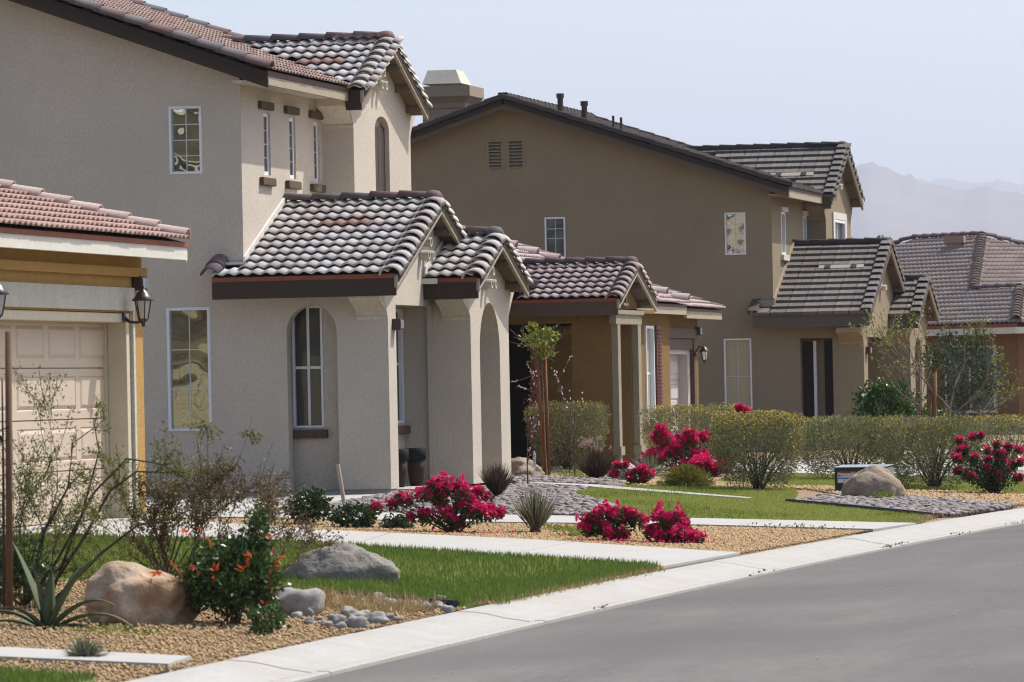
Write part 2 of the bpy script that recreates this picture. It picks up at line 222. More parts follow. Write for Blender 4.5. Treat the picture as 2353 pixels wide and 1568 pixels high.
class MB:
    def __init__(s): s.v = []; s.f = []
    def add(s, vs, fs):
        n = len(s.v); s.v += [tuple(p) for p in vs]; s.f += [tuple(i + n for i in f) for f in fs]; return s
    def quad(s, *p): return s.add(p, [tuple(range(len(p)))])
    def box(s, x0, x1, y0, y1, z0, z1):
        if x0 > x1: x0, x1 = x1, x0
        if y0 > y1: y0, y1 = y1, y0
        if z0 > z1: z0, z1 = z1, z0
        return s.add([(x0, y0, z0), (x1, y0, z0), (x1, y1, z0), (x0, y1, z0), (x0, y0, z1), (x1, y0, z1), (x1, y1, z1), (x0, y1, z1)],
                     [(0, 3, 2, 1), (4, 5, 6, 7), (0, 1, 5, 4), (1, 2, 6, 5), (2, 3, 7, 6), (3, 0, 4, 7)])
    def prism(s, poly, vec):
        n = len(poly); a = [Vector(p) for p in poly]; b = [p + Vector(vec) for p in a]
        return s.add(a + b, [tuple(range(n - 1, -1, -1)), tuple(range(n, 2 * n))] + [(i, (i + 1) % n, n + (i + 1) % n, n + i) for i in range(n)])
    def tube(s, pts, rad, n=6, cap=True):
        pts = [Vector(p) for p in pts]
        if not hasattr(rad, '__len__'): rad = [rad] * len(pts)
        base = len(s.v); rings = []
        for i, p in enumerate(pts):
            d = (pts[min(i + 1, len(pts) - 1)] - pts[max(i - 1, 0)])
            d = d.normalized() if d.length > 1e-9 else Vector((0, 0, 1))
            a = Vector((0, 0, 1)) if abs(d.z) < 0.9 else Vector((1, 0, 0))
            x = d.cross(a).normalized(); y = d.cross(x)
            rings.append([p + (x * math.cos(t) + y * math.sin(t)) * rad[i] for t in [2 * math.pi * k / n for k in range(n)]])
        fs = []
        for i in range(len(pts) - 1):
            for k in range(n): fs.append((i * n + k, i * n + (k + 1) % n, (i + 1) * n + (k + 1) % n, (i + 1) * n + k))
        if cap: fs += [tuple(range(n - 1, -1, -1)), tuple((len(pts) - 1) * n + k for k in range(n))]
        return s.add([q for r in rings for q in r], fs)
    def lathe(s, c, prof, n=16, axis='Z'):
        c = Vector(c); vs = []
        for r, h in prof:
            for k in range(n):
                t = 2 * math.pi * k / n; a, b = r * math.cos(t), r * math.sin(t)
                vs.append(c + (Vector((a, b, h)) if axis == 'Z' else Vector((h, a, b)) if axis == 'X' else Vector((b, h, a))))
        fs = []
        for i in range(len(prof) - 1):
            for k in range(n): fs.append((i * n + k, i * n + (k + 1) % n, (i + 1) * n + (k + 1) % n, (i + 1) * n + k))
        fs += [tuple(range(n - 1, -1, -1)), tuple((len(prof) - 1) * n + k for k in range(n))]
        return s.add(vs, fs)
    def build(s, name, mat, parent=None, smooth=False, bevel=0.0, loc=None):
        """verts are world coordinates; stored relative to the thing's base"""
        b = root_loc(parent) if parent is not None else (Vector(loc) if loc is not None else Vector((0, 0, 0)))
        me = bpy.data.meshes.new(name); me.from_pydata([(p[0] - b.x, p[1] - b.y, p[2] - b.z) for p in s.v], [], s.f); me.update()
        if smooth: me.polygons.foreach_set('use_smooth', [True] * len(me.polygons))
        o = link_mesh(name, me, mat, parent)
        if parent is None and loc is not None: o.location = b
        if bevel > 0:
            m = o.modifiers.new('bevel', 'BEVEL'); m.width = bevel; m.segments = 2; m.limit_method = 'ANGLE'
        return o

def wall(parent, mat, axis, c, outline, holes=(), name='wall', depth=0.15, face=1):
    """a stucco wall in the plane axis=c; outline and holes are (a, z) polygons; holes get reveals going inwards"""
    def p3(q, d=0.0):
        return Vector((q[0], c + d, q[1])) if axis == 'Y' else Vector((c - d, q[0], q[1]))
    polys = [list(outline)] + [list(h) for h in holes]
    tris = geometry.tessellate_polygon([[Vector((a, z, 0)) for a, z in p] for p in polys])
    flat = [q for p in polys for q in p]
    mb = MB(); mb.add([p3(q) for q in flat], [tuple(t) for t in tris])
    dd = depth * face
    for p in polys[1:]:
        n = len(p)
        for i in range(n):
            a, b = p[i], p[(i + 1) % n]; mb.quad(p3(a), p3(b), p3(b, dd), p3(a, dd))
    return mb.build(name, mat, parent)

def arch(a0, a1, z0, zs, zt, n=12):
    """opening with an arched head"""
    m = (a0 + a1) / 2; r = (a1 - a0) / 2
    return [(a0, z0), (a1, z0), (a1, zs)] + [(m + r * math.cos(t), zs + (zt - zs) * math.sin(t)) for t in [math.pi * k / n for k in range(1, n)]] + [(a0, zs)]
def rect(a0, a1, z0, z1): return [(a0, z0), (a1, z0), (a1, z1), (a0, z1)]

def window(parent, axis, c, a0, a1, z0, z1, cols=1, rows=1, fr=0.035, frame=None, glass=None, bar=0.012, proud=0.012, inset=0.05, face=1, splits_z=None, name='window'):
    """frame with panes; proud of the wall plane c by `proud`, glass `inset` behind it. face=+1: outside is -Y (axis Y) or +X (axis X)"""
    frame = frame or VINYL; glass = glass or GLASS1
    def bx(mb, a, b, za, zb, d0, d1):
        return mb.box(a, b, c - d0 * face, c + d1 * face, za, zb) if axis == 'Y' else mb.box(c + d0 * face, c - d1 * face, a, b, za, zb)
    f = MB()
    bx(f, a0, a0 + fr, z0, z1, proud, inset); bx(f, a1 - fr, a1, z0, z1, proud, inset)
    bx(f, a0 + fr, a1 - fr, z0, z0 + fr, proud - 0.001, inset); bx(f, a0 + fr, a1 - fr, z1 - fr, z1, proud - 0.001, inset)
    w = f.build(name, frame, parent, bevel=0.004)
    A = np.linspace(a0 + fr, a1 - fr, cols + 1)
    Z = np.array(splits_z) if splits_z is not None else np.linspace(z0 + fr, z1 - fr, rows + 1)
    g = MB()
    for a in A[1:-1]: bx(g, a - bar / 2, a + bar / 2, z0 + fr, z1 - fr, -inset + 0.010, inset - 0.001)
    for z in Z[1:-1]: bx(g, a0 + fr, a1 - fr, z - bar / 2, z + bar / 2, -inset + 0.012, inset - 0.001)
    if g.v: g.build('grille', GRILLE if bar < 0.02 else frame, w)
    for i in range(len(A) - 1):
        for j in range(len(Z) - 1):
            p = MB(); bx(p, A[i], A[i + 1], Z[j], Z[j + 1], -inset + 0.002, inset + 0.006); p.build('pane', glass, w)
    return w

# ------------------------------------------------------------------ roof tiles
def tile_mesh(name, mat, kind, tw, expo, over=0.06, h=0.029, thick=0.013, lift=0.052):
    """one roof tile: x across, y up the slope, z off the roof. kind 'double' has two barrels, 'flat' is a shake-like slab"""
    L0, L1 = -0.015, expo + over; vs = []; fs = []
    if kind == 'flat':
        g = 0.006
        b = [(g, L0, 0.005), (tw - g, L0, 0.005), (tw - g, L1, 0.0), (g, L1, 0.0), (g, L0, 0.005 + lift), (tw - g, L0, 0.005 + lift), (tw - g, L1, 0.012), (g, L1, 0.012)]
        vs = b; fs = [(0, 3, 2, 1), (4, 5, 6, 7), (0, 1, 5, 4), (1, 2, 6, 5), (2, 3, 7, 6), (3, 0, 4, 7)]
    else:
        n = 8; xs = []; prof = []
        for b in range(2):
            for k in range(n + (1 if b == 1 else 0)):
                t = k / n; xs.append((b + t) * tw / 2); prof.append(h * (0.5 - 0.5 * math.cos(2 * math.pi * t)))
        m = len(xs); dz = 0.003
        for y, l in ((L0, lift), (L1, 0.004)):
            for x, z in zip(xs, prof): vs.append((x, y, z + l))
        for x, z in zip(xs, prof): vs.append((x, L0, z + lift - thick))
        for x, z in zip(xs, prof): vs.append((x, L1, z - 0.012))
        for i in range(m - 1):
            fs.append((i, i + 1, m + i + 1, m + i)); fs.append((2 * m + i, 2 * m + i + 1, i + 1, i)); fs.append((3 * m + i, 3 * m + i + 1, 2 * m + i + 1, 2 * m + i))
    me = bpy.data.meshes.new(name); me.from_pydata(vs, [], fs); me.update(); me.materials.append(mat)
    if kind != 'flat': me.polygons.foreach_set('use_smooth', [i % 3 == 0 for i in range(len(me.polygons))])
    return me
def cap_mesh(name, mat, r, length, taper=0.88, thick=0.018, n=8, arc=math.pi, angular=False, lf=0.055):
    """half-barrel cap tile lying along y, wide end at y=0"""
    vs = []; fs = []
    if angular: pr = [(-r, -0.03), (-r, 0.055), (-r * 0.82, 0.075), (r * 0.82, 0.075), (r, 0.055), (r, -0.03)]
    else: pr = [(r * math.cos(t), r * 0.85 * math.sin(t)) for t in [math.pi / 2 + arc / 2 - arc * k / n for k in range(n + 1)]]
    m = len(pr)
    for y, s, l in ((0, 1.0, lf), (length, taper, 0.0)):
        for x, z in pr: vs.append((x * s, y, z * s + l))
    for x, z in pr: q = (r - thick) / r; vs.append((x * q, 0, z * q + lf - (0.004 if angular else 0)))
    for x, z in pr: q = (r - thick) / r * taper; vs.append((x * q, length, z * q))
    for i in range(m - 1):
        fs += [(i, m + i, m + i + 1, i + 1), (2 * m + i, i, i + 1, 2 * m + i + 1), (3 * m + i, 2 * m + i, 2 * m + i + 1, 3 * m + i + 1)]
    fs += [(m, 0, 2 * m, 3 * m), (m - 1, 2 * m - 1, 4 * m - 1, 3 * m - 1)]
    me = bpy.data.meshes.new(name); me.from_pydata(vs, [], fs); me.update(); me.materials.append(mat)
    if not angular: me.polygons.foreach_set('use_smooth', [(i % 3 != 1 and i < 3 * (m - 1)) for i in range(len(me.polygons))])
    return me
def frame3(e, s, n, p):
    return Matrix(((e.x, s.x, n.x, p.x), (e.y, s.y, n.y, p.y), (e.z, s.z, n.z, p.z), (0, 0, 0, 1)))
def place(name, me, M, parent):
    o = bpy.data.objects.new(name, me); COL.objects.link(o); o.parent = parent
    b = root_loc(parent); M = M.copy(); M.translation -= b; o.matrix_basis = M; return o
def lay_tiles(parent, me, O, e, s, W, L, expo, tw, inside=None, limit=9999, name='roof_tile', stuff_name='far_roof_tiles', lift=0.012, jit=0.004, skip=(), order=None):
    O = Vector(O); e = Vector(e).normalized(); s = Vector(s).normalized(); n = e.cross(s)
    spots = []
    for r in range(int(math.ceil(L / expo))):
        for c in range(int(math.ceil(W / tw - 0.02))):
            u, v = c * tw, r * expo
            if inside is not None and not inside(u + tw / 2, v + expo / 2): continue
            if (r, c) in skip: continue
            spots.append((r, c, u, v))
    if order: spots.sort(key=lambda q: order(q[2], q[3]))
    acc = []; cnt = 0
    for r, c, u, v in spots:
        p = O + e * (u + random.uniform(-jit, jit)) + s * (v + random.uniform(-jit, jit)) + n * (lift + random.uniform(0, jit * 0.7))
        M = frame3(e, s, n, p) @ Matrix.Rotation(random.uniform(-0.012, 0.012), 4, 'Z')
        if cnt < limit: place(name, me, M, parent)
        else: acc.append(np.array(M))
        cnt += 1
    if acc:
        nv = len(me.vertices); co = np.empty(nv * 3, np.float32); me.vertices.foreach_get('co', co); co = np.c_[co.reshape(-1, 3), np.ones(nv)]
        b = root_loc(parent); vs = []; 
        for M in acc: vs.append((co @ M.T)[:, :3] - np.array(b))
        fsz = np.array([list(p.vertices) for p in me.polygons]); sm = np.array([p.use_smooth for p in me.polygons])
        F = np.concatenate([fsz + i * nv for i in range(len(acc))]); m2 = np_mesh(stuff_name, np.concatenate(vs), F, 4)
        m2.polygons.foreach_set('use_smooth', np.tile(sm, len(acc))); m2.materials.append(me.materials[0])
        o = link_mesh(stuff_name, m2, None, parent); o['kind'] = 'stuff'
    return cnt
def lay_caps(parent, me, A, B, up, step, name='ridge_tile', off=0.0, end=True):
    A = Vector(A); B = Vector(B); d = (B - A); L = d.length; d.normalize(); x = d.cross(Vector(up)).normalized(); n = x.cross(d)
    k = max(1, int(round(L / step)))
    for i in range(k):
        p = A + d * (i * L / k) + n * (off + random.uniform(0, 0.004))
        place(name, me, frame3(x, d, n, p) @ Matrix.Rotation(random.uniform(-0.015, 0.015), 4, 'Z'), parent)
def deck(parent, name, pts, thick, mat):
    """roof slab: polygon pts (top surface), extruded down"""
    mb = MB(); a = [Vector(p) for p in pts]; n = (a[1] - a[0]).cross(a[2] - a[0]).normalized()
    if n.z < 0: n = -n
    mb.prism(a, -n * thick); return mb.build(name, mat, parent)

# ------------------------------------------------------------------ plants
def quads_mesh(name, P, D, Wd, ln, wd, mat, parent=None, loc=(0, 0, 0), bend=0.0, kind=None):
    """leaf blades: base P, direction D, width direction Wd, each a folded diamond of two triangles + two"""
    P = np.asarray(P, float); D = np.asarray(D, float); n = len(P)
    D = D / np.maximum(1e-6, np.linalg.norm(D, axis=1, keepdims=True))
    W = np.cross(D, Wd); W /= np.maximum(1e-6, np.linalg.norm(W, axis=1, keepdims=True))
    ln = np.asarray(ln, float).reshape(-1, 1) * np.ones((n, 1)); wd = np.asarray(wd, float).reshape(-1, 1) * np.ones((n, 1))
    v = np.empty((n, 4, 3)); v[:, 0] = P; v[:, 1] = P + D * ln * 0.45 + W * wd * 0.5; v[:, 2] = P + D * ln; v[:, 3] = P + D * ln * 0.45 - W * wd * 0.5
    if bend: v[:, 2, 2] -= (bend * ln[:, 0])
    b = np.array(root_loc(parent)) if parent is not None else np.array(loc, float)
    v = v.reshape(-1, 3) - b
    f = np.arange(n * 4).reshape(-1, 4)
    me = np_mesh(name, v, f, 4); me.materials.append(mat)
    o = link_mesh(name, me, None, parent)
    if parent is None: o.location = b
    if kind: o['kind'] = kind
    return o
def rand_dir(n, zmin=-1.0):
    d = RNG.normal(size=(n, 3)); d /= np.linalg.norm(d, axis=1, keepdims=True); d[:, 2] = np.where(d[:, 2] < zmin, -d[:, 2], d[:, 2]); return d
def blades(name, P, h, w, lean, mat, parent=None, loc=(0, 0, 0), kind=None):
    n = len(P); D = np.c_[RNG.normal(0, lean, n), RNG.normal(0, lean, n), np.ones(n)]
    return quads_mesh(name, P, D, rand_dir(n), h * RNG.uniform(0.6, 1.3, n), w * RNG.uniform(0.7, 1.3, n), mat, parent, loc, kind=kind)
def in_poly(poly, x, y):
    poly = np.asarray(poly); r = np.zeros(len(x), bool); j = len(poly) - 1
    for i in range(len(poly)):
        xi, yi = poly[i]; xj, yj = poly[j]
        c = ((yi > y) != (yj > y)) & (x < (xj - xi) * (y - yi) / (yj - yi + 1e-12) + xi); r ^= c; j = i
    return r
def poly_pts(poly, n):
    p = np.asarray(poly); lo, hi = p.min(0), p.max(0); out = []
    tot = 0
    while tot < n:
        q = RNG.uniform(lo, hi, (n * 2, 2)); q = q[in_poly(p, q[:, 0], q[:, 1])]; out.append(q); tot += len(q)
        if len(q) == 0: break
    return np.concatenate(out)[:n]
def branch_set(base, d0, length, r0, levels, spread, kids=3, up=0.25, seg=5, wob=0.12, seed=1):
    """recursive limbs -> list of (points, radii) and tip list (pos, dir)"""
    rg = random.Random(seed); out = []; tips = []
    def grow(p, d, L, r, lv):
        pts = [p.copy()]; rad = [r]; q = p.copy(); dd = d.normalized()
        for i in range(seg):
            dd = (dd + Vector((rg.gauss(0, wob), rg.gauss(0, wob), rg.gauss(0, wob) + up * 0.12))).normalized()
            q = q + dd * (L / seg); pts.append(q.copy()); rad.append(r * (1 - 0.62 * (i + 1) / seg))
            if lv > 0 and i >= 1 and rg.random() < 0.55: kid(q, dd, L, r, lv, i)
        out.append((pts, rad, lv)); 
        if lv > 0:
            for k in range(kids): kid(q, dd, L, r, lv, seg)
        else: tips.append((q.copy(), dd.copy()))
    def kid(q, dd, L, r, lv, i):
        a = Vector((rg.gauss(0, 1), rg.gauss(0, 1), rg.gauss(0, 0.6))); a = (a - dd * a.dot(dd)).normalized()
        nd = (dd * math.cos(spread) + a * math.sin(spread) * rg.uniform(0.6, 1.25) + Vector((0, 0, up * 0.3))).normalized()
        grow(q, nd, L * rg.uniform(0.5, 0.75), r * (1 - 0.62 * i / seg) * 0.72, lv - 1)
    grow(Vector(base), Vector(d0), length, r0, levels); return out, tips
def limbs(name, bs, mat, parent, n=5, rmin=0.0):
    mb = MB()
    for pts, rad, lv in bs: mb.tube(pts, [max(r, rmin) for r in rad], n, cap=False)
    return mb.build(name, mat, parent, smooth=True)
def along(bs, count, lv_max=1, t0=0.2):
    """random points along the thin limbs"""
    segs = [(pts, lv) for pts, rad, lv in bs if lv <= lv_max]; P = []; D = []
    for _ in range(count):
        pts, lv = random.choice(segs); i = random.randrange(int(len(pts) * t0), len(pts) - 1); t = random.random(); a, b = pts[i], pts[i + 1]
        P.append(a.lerp(b, t)); D.append((b - a).normalized())
    return np.array([tuple(p) for p in P]), np.array([tuple(d) for d in D])
def rock_mesh(name, sub, dims, seed, amp, mat, flat=0.0, freq=1.2, amp2=0.0):
    import bmesh
    bm = bmesh.new(); bmesh.ops.create_icosphere(bm, subdivisions=sub, radius=1.0)
    o = Vector((seed * 7.3, seed * 3.1, seed * 1.7))
    for v in bm.verts:
        d = v.co.normalized(); k = 1 + amp * noise.noise(d * freq + o) + amp * 0.5 * noise.noise(d * freq * 2.3 + o) + amp2 * (noise.noise(d * 6 + o) + 0.6 * noise.noise(d * 13 + o) + 0.35 * noise.noise(d * 27 + o))
        q = d * k
        if flat and q.z < -flat: q.z = -flat + (q.z + flat) * 0.15
        v.co = Vector((q.x * dims[0], q.y * dims[1], q.z * dims[2]))
    me = bpy.data.meshes.new(name); bm.to_mesh(me); bm.free(); me.materials.append(mat)
    me.polygons.foreach_set('use_smooth', [True] * len(me.polygons)); return me

# ------------------------------------------------------------------ ground levels
def XE(Y): Y = np.asarray(Y, float); return -7.36 + 0.0012 * np.maximum(0, np.minimum(Y, 120) - 33) ** 2 + np.maximum(0, Y - 120) * 0.209
def G(X, Y):
    """height of the finished ground: road 0, rolled kerb, lots rising away from the street"""
    X = np.asarray(X, float); Y = np.asarray(Y, float); d = -0.003 * np.clip(Y - 60, 0, 120); t = XE(Y) - X
    return d + np.where(t < 0, 0.0, np.where(t < 0.6, 0.09 * t / 0.6, 0.09 + 0.23 * np.clip((t - 0.6) / 6.5, 0, 1)))
def gz(x, y): return float(G(x, y))
def GP(x, y, dz=0.0): return Vector((x, y, gz(x, y) + dz))

xs = np.r_[[-9000, -3000, -900, -300, -120, -60], np.arange(-40, -14, 2.0), np.arange(-14, 4, 0.5), np.arange(4, 30, 3), [60, 150, 400, 1500, 5000, 9000]]
ys = np.r_[[-250, -80, 0, 12], np.arange(18, 90, 0.75), np.arange(90, 140, 3), [160, 200, 300, 600, 1500, 4000, 9000, 15000]]
GX, GY = np.meshgrid(xs, ys, indexing='ij'); t_ = XE(GY) - GX
GZ = G(GX, GY) - np.where(t_ < 0.7, 0.06, 0.012)
nv = GX.size; idx = np.arange(nv).reshape(GX.shape)
F_ = np.stack([idx[:-1, :-1], idx[1:, :-1], idx[1:, 1:], idx[:-1, 1:]], -1).reshape(-1, 4)
me = np_mesh('ground', np.c_[GX.ravel(), GY.ravel(), GZ.ravel()], F_, 4)
o = link_mesh('ground', me, SOIL); o['kind'] = 'structure'

def patch(name, poly, dz, mat, step=0.6, kind='structure', skirt=0.08, parent=None):
    import bmesh
    bm = bmesh.new(); vs = [bm.verts.new((x, y, 0)) for x, y in poly]
    for t in geometry.tessellate_polygon([[Vector((x, y, 0)) for x, y in poly]]): bm.faces.new([vs[i] for i in t])
    for _ in range(6):
        es = [e for e in bm.edges if e.calc_length() > step]
        if not es: break
        bmesh.ops.subdivide_edges(bm, edges=es, cuts=1, use_grid_fill=False); bmesh.ops.triangulate(bm, faces=[f for f in bm.faces if len(f.verts) > 3])
    for v in bm.verts: v.co.z = gz(v.co.x, v.co.y) + dz
    bm.normal_update()
    for f in bm.faces:
        if f.normal.z < 0: f.normal_flip()
    be = [e for e in bm.edges if e.is_boundary]; r = bmesh.ops.extrude_edge_only(bm, edges=be)
    for v in [g for g in r['geom'] if isinstance(g, bmesh.types.BMVert)]: v.co.z -= skirt
    me = bpy.data.meshes.new(name); bm.to_mesh(me); bm.free(); o = link_mesh(name, me, mat, parent)
    if kind and parent is None: o['kind'] = kind
    return o

# road: a sheet along the kerb
ry = np.r_[np.arange(-60, 15, 15), np.arange(15, 110, 1.5), np.arange(110, 260, 10)]; rt = np.linspace(0, 11, 12)
RY, RT = np.meshgrid(ry, rt, indexing='ij'); RX = XE(RY) + RT
RZ = G(RX + 0.001, RY) + 0.06 * np.sin(np.pi * np.clip(RT / 11, 0, 1)) - 0.002
i2 = np.arange(RX.size).reshape(RX.shape); F_ = np.stack([i2[:-1, :-1], i2[:-1, 1:], i2[1:, 1:], i2[1:, :-1]], -1).reshape(-1, 4)
o = link_mesh('road', np_mesh('road', np.c_[RX.ravel(), RY.ravel(), RZ.ravel()], F_, 4), ASPH); o['kind'] = 'structure'

# rolled kerb: slabs with open joints over a darker base
KP = [(0.0, -0.03), (0.0, 0.016), (0.02, 0.022), (0.080, 0.022), (0.092, 0.006), (0.112, 0.007), (0.124, 0.016), (0.28, 0.040), (0.42, 0.072), (0.50, 0.084), (0.62, 0.092), (0.62, -0.03)]
def kerb_strip(y0, y1, dz=0.0, n=6, tr=0.0):
    vs = []; fs = []; m = len(KP)
    for y in np.linspace(y0, y1, n):
        dd = -0.003 * max(0, y - 60)
        for t, z in KP: vs.append((float(XE(y)) - (t if t > 0 else -0.0) + (tr if t == 0 else -tr if t > 0.6 else 0), y, z + dd + dz))
    for i in range(n - 1):
        for k in range(m - 1): fs.append((i * m + k, (i + 1) * m + k, (i + 1) * m + k + 1, i * m + k + 1))
    fs += [tuple(range(m)), tuple((n - 1) * m + k for k in range(m - 1, -1, -1))]
    return vs, fs
mb = MB(); mb.add(*kerb_strip(10, 130, -0.012, 80, -0.004)); ko = mb.build('kerb', FOUND); ko['kind'] = 'structure'
yk = 11.0
while yk < 126:
    L_ = 3.05 + random.uniform(-0.05, 0.05); mb = MB(); mb.add(*kerb_strip(yk + 0.006, yk + L_ - 0.006, random.uniform(0, 0.004))); mb.build('kerb_slab', CURB, ko); yk += L_

# crease shadow painted as a dark strip in the gutter between lip and roll
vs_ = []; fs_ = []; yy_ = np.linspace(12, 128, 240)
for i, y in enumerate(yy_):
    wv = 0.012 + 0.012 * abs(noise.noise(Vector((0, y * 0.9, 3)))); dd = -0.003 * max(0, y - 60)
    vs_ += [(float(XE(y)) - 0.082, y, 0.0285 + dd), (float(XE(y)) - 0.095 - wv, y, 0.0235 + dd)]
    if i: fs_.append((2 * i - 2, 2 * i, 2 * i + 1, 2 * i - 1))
o = link_mesh('gutter_crease_shade', np_mesh('gutter_crease_shade', vs_, fs_, 4), material('gutter_crease_shade', (0.16, 0.135, 0.10), (0.24, 0.205, 0.155), rough=0.95, scale=3.0, detail=8)); o.parent = ko; o['kind'] = 'stuff'

def slabs(parent, near, far, n, dz, mat, gap=0.008):
    """split a strip between two polylines into cast slabs"""
    def at(line, t):
        line = [Vector((x, y, 0)) for x, y in line]; ls = [(line[i + 1] - line[i]).length for i in range(len(line) - 1)]; T = t * sum(ls)
        for i, l in enumerate(ls):
            if T <= l or i == len(ls) - 1: return line[i].lerp(line[i + 1], T / l)
            T -= l
    for k in range(n):
        a, b = k / n + (gap / 8 if k else 0), (k + 1) / n - (gap / 8 if k < n - 1 else 0); ts = [a + (b - a) * i / 4 for i in range(5)]
        poly = [tuple(at(near, t)[:2]) for t in ts] + [tuple(at(far, t)[:2]) for t in reversed(ts)]
        patch('slab', poly, dz, mat, step=0.9, parent=parent, skirt=0.1)

DN = [(-7.94, 42.82), (-11.66, 45.64), (-12.9, 46.1), (-15.28, 46.0)]; DF = [(-7.83, 46.05), (-10.26, 48.1), (-12.57, 49.25), (-15.28, 51.95)]
dr = patch('driveway', DN + DF[::-1], 0.0, FOUND, step=1.0); slabs(dr, DN, DF, 4, 0.022, CONC)
FN = [(-7.58, 52.65), (-9.44, 52.87), (-11.46, 52.38), (-13.18, 52.2), (-14.7, 52.3)]; FF = [(-7.42, 54.7), (-9.6, 54.75), (-11.87, 54.56), (-13.85, 54.3), (-14.9, 54.4)]
pw = patch('path', FN + FF[::-1], 0.0, FOUND, step=1.0); slabs(pw, FN, FF, 5, 0.022, CONC)
SY = [(-14.93, 52.3), (-14.75, 57.5), (-15.2, 63.45), (-21.5, 63.45), (-21.5, 52.4), (-15.35, 52.4)]
sp = patch('side_path', SY, 0.012, CONC, step=1.2)
S0N = [(-8.12, 28.43), (-10.8, 29.05)]; S0F = [(-8.2, 29.2), (-10.8, 29.95)]
s0 = patch('mowing_strip', S0N + S0F[::-1], 0.02, CONC, step=0.6)
MS = [(-15.05, 70.3), (-12.68, 65.66), (-10.38, 62.03)]
m2 = [(-14.85, 69.6), (-12.9, 65.2), (-10.42, 61.75)]
patch('mowing_strip', MS + m2[::-1], 0.035, CONC, step=0.8)
# far driveway of the brown-tan house and garden path
patch('driveway', [(-7.0, 76.5), (-11.0, 74.9), (-12.4, 76.0), (-17.3, 85.5), (-17.3, 93.3), (-6.0, 81.5)], 0.02, CONC, step=2.0)
patch('driveway', [(-3.5, 92.0), (-14.0, 96.5), (-14.0, 101.5), (-2.5, 97.0)], 0.02, CONC, step=2.0)

LAWN1 = [(-7.98, 42.75), (-11.6, 45.55), (-12.9, 46.02), (-14.9, 45.9), (-14.2, 41.0), (-12.2, 38.6), (-10.3, 37.4), (-9.3, 36.6), (-8.6, 36.2), (-8.09, 35.75), (-7.99, 39.0)]
LAWN2 = [(-7.44, 54.78), (-11.0, 54.68), (-11.35, 58.5), (-12.67, 62.27), (-13.05, 64.7), (-12.82, 66.9), (-10.72, 67.35), (-10.3, 65.0), (-9.75, 60.9), (-7.54, 57.0)]
LAWN3 = [(-11.9, 74.2), (-7.9, 74.8), (-7.0, 71.8), (-7.9, 67.2), (-8.9, 67.9), (-10.4, 68.9), (-11.0, 68.5), (-12.3, 70.5)]
LAWN4 = [(-8.1, 26.0), (-8.15, 27.2), (-11.0, 28.2), (-11.0, 26.0)]
ROCK1 = [(-14.2, 56.4), (-14.5, 58.0), (-15.05, 63.4), (-15.15, 63.9), (-14.68, 66.0), (-14.6, 68.3), (-14.85, 69.5), (-13.05, 65.2), (-12.67, 62.27), (-11.35, 58.5), (-11.0, 54.75), (-11.92, 54.65), (-14.0, 54.45)]
ROCK2 = [(-15.0, 70.4), (-12.85, 66.0), (-12.9, 67.0), (-14.02, 71.66), (-16.1, 75.2), (-16.4, 74.0)]
ROCK3 = [(-9.71, 60.95), (-9.75, 63.0), (-9.6, 64.8), (-8.6, 63.7), (-7.2, 61.6), (-7.15, 60.0), (-7.54, 57.08)]
for nm, pl in (('lawn', LAWN1), ('lawn', LAWN2), ('lawn', LAWN3), ('lawn', LAWN4)): patch(nm, pl, 0.006, TURF, step=0.8)
for pl in (ROCK1, ROCK2, ROCK3): patch('rock_bed', pl, 0.004, DIRT, step=0.8)
mb = MB(); mb.tube([GP(x, y, 0.035) for x, y in [(-9.78, 60.9), (-9.0, 59.6), (-8.2, 58.2), (-7.56, 57.02)]], 0.028, 6)
tag(mb.build('lawn_edging', EDGE, loc=(-9, 59.6, 0.15)), 'black plastic edging between the lawn and the stone bed with the tan boulder', 'edging')
mb = MB(); mb.tube([GP(x, y, 0.03) for x, y in [(-9.25, 36.55), (-8.65, 36.15), (-8.1, 35.7)]], 0.03, 6)
tag(mb.build('lawn_edging', EDGE, loc=(-8.6, 36.1, 0.12)), 'black plastic edging between lawn and grey cobbles beside the kerb', 'edging')

def lawn_blades(poly, n, h, w, mat, label):
    q = poly_pts(poly, n); P = np.c_[q, G(q[:, 0], q[:, 1]) + 0.004]
    o = blades('grass', P, h, w, 0.35, mat, kind='stuff'); o['label'] = label; o['category'] = 'grass'
    return o
lawn_blades(LAWN1, 80000, 0.058, 0.009, L_GRASS, 'thick mown green grass around the grey boulder')
lawn_blades(LAWN2, 90000, 0.034, 0.009, L_GRASS2, 'short yellow-green grass of the lawn beside the stone beds')
lawn_blades(LAWN3, 34000, 0.05, 0.013, L_GRASS2, 'bright green grass behind the clipped hedges')
lawn_blades(LAWN4, 9000, 0.06, 0.010, L_GRASS, 'green grass strip beside the narrow mowing strip')
def fringe(pts, n, label, mat=None, h=0.05, sp=0.05):
    q = []
    for a, b in zip(pts[:-1], pts[1:]): t = RNG.uniform(0, 1, (n, 1)); q.append(np.array(a) * (1 - t) + np.array(b) * t + RNG.normal(0, sp, (n, 2)))
    q = np.concatenate(q); o = blades('grass', np.c_[q, G(q[:, 0], q[:, 1]) + 0.006], h, 0.008, 0.7, mat or L_DRY, kind='stuff'); o['label'] = label; o['category'] = 'grass'
fringe([(-8.0, 36.0), (-7.97, 38), (-7.95, 40), (-7.93, 42.6)], 700, 'yellowed grass fringe where the thick lawn meets the kerb')
fringe([(-7.5, 55.0), (-7.5, 56.0), (-7.6, 57.0)], 250, 'yellowed grass fringe at the street corner of the short lawn')
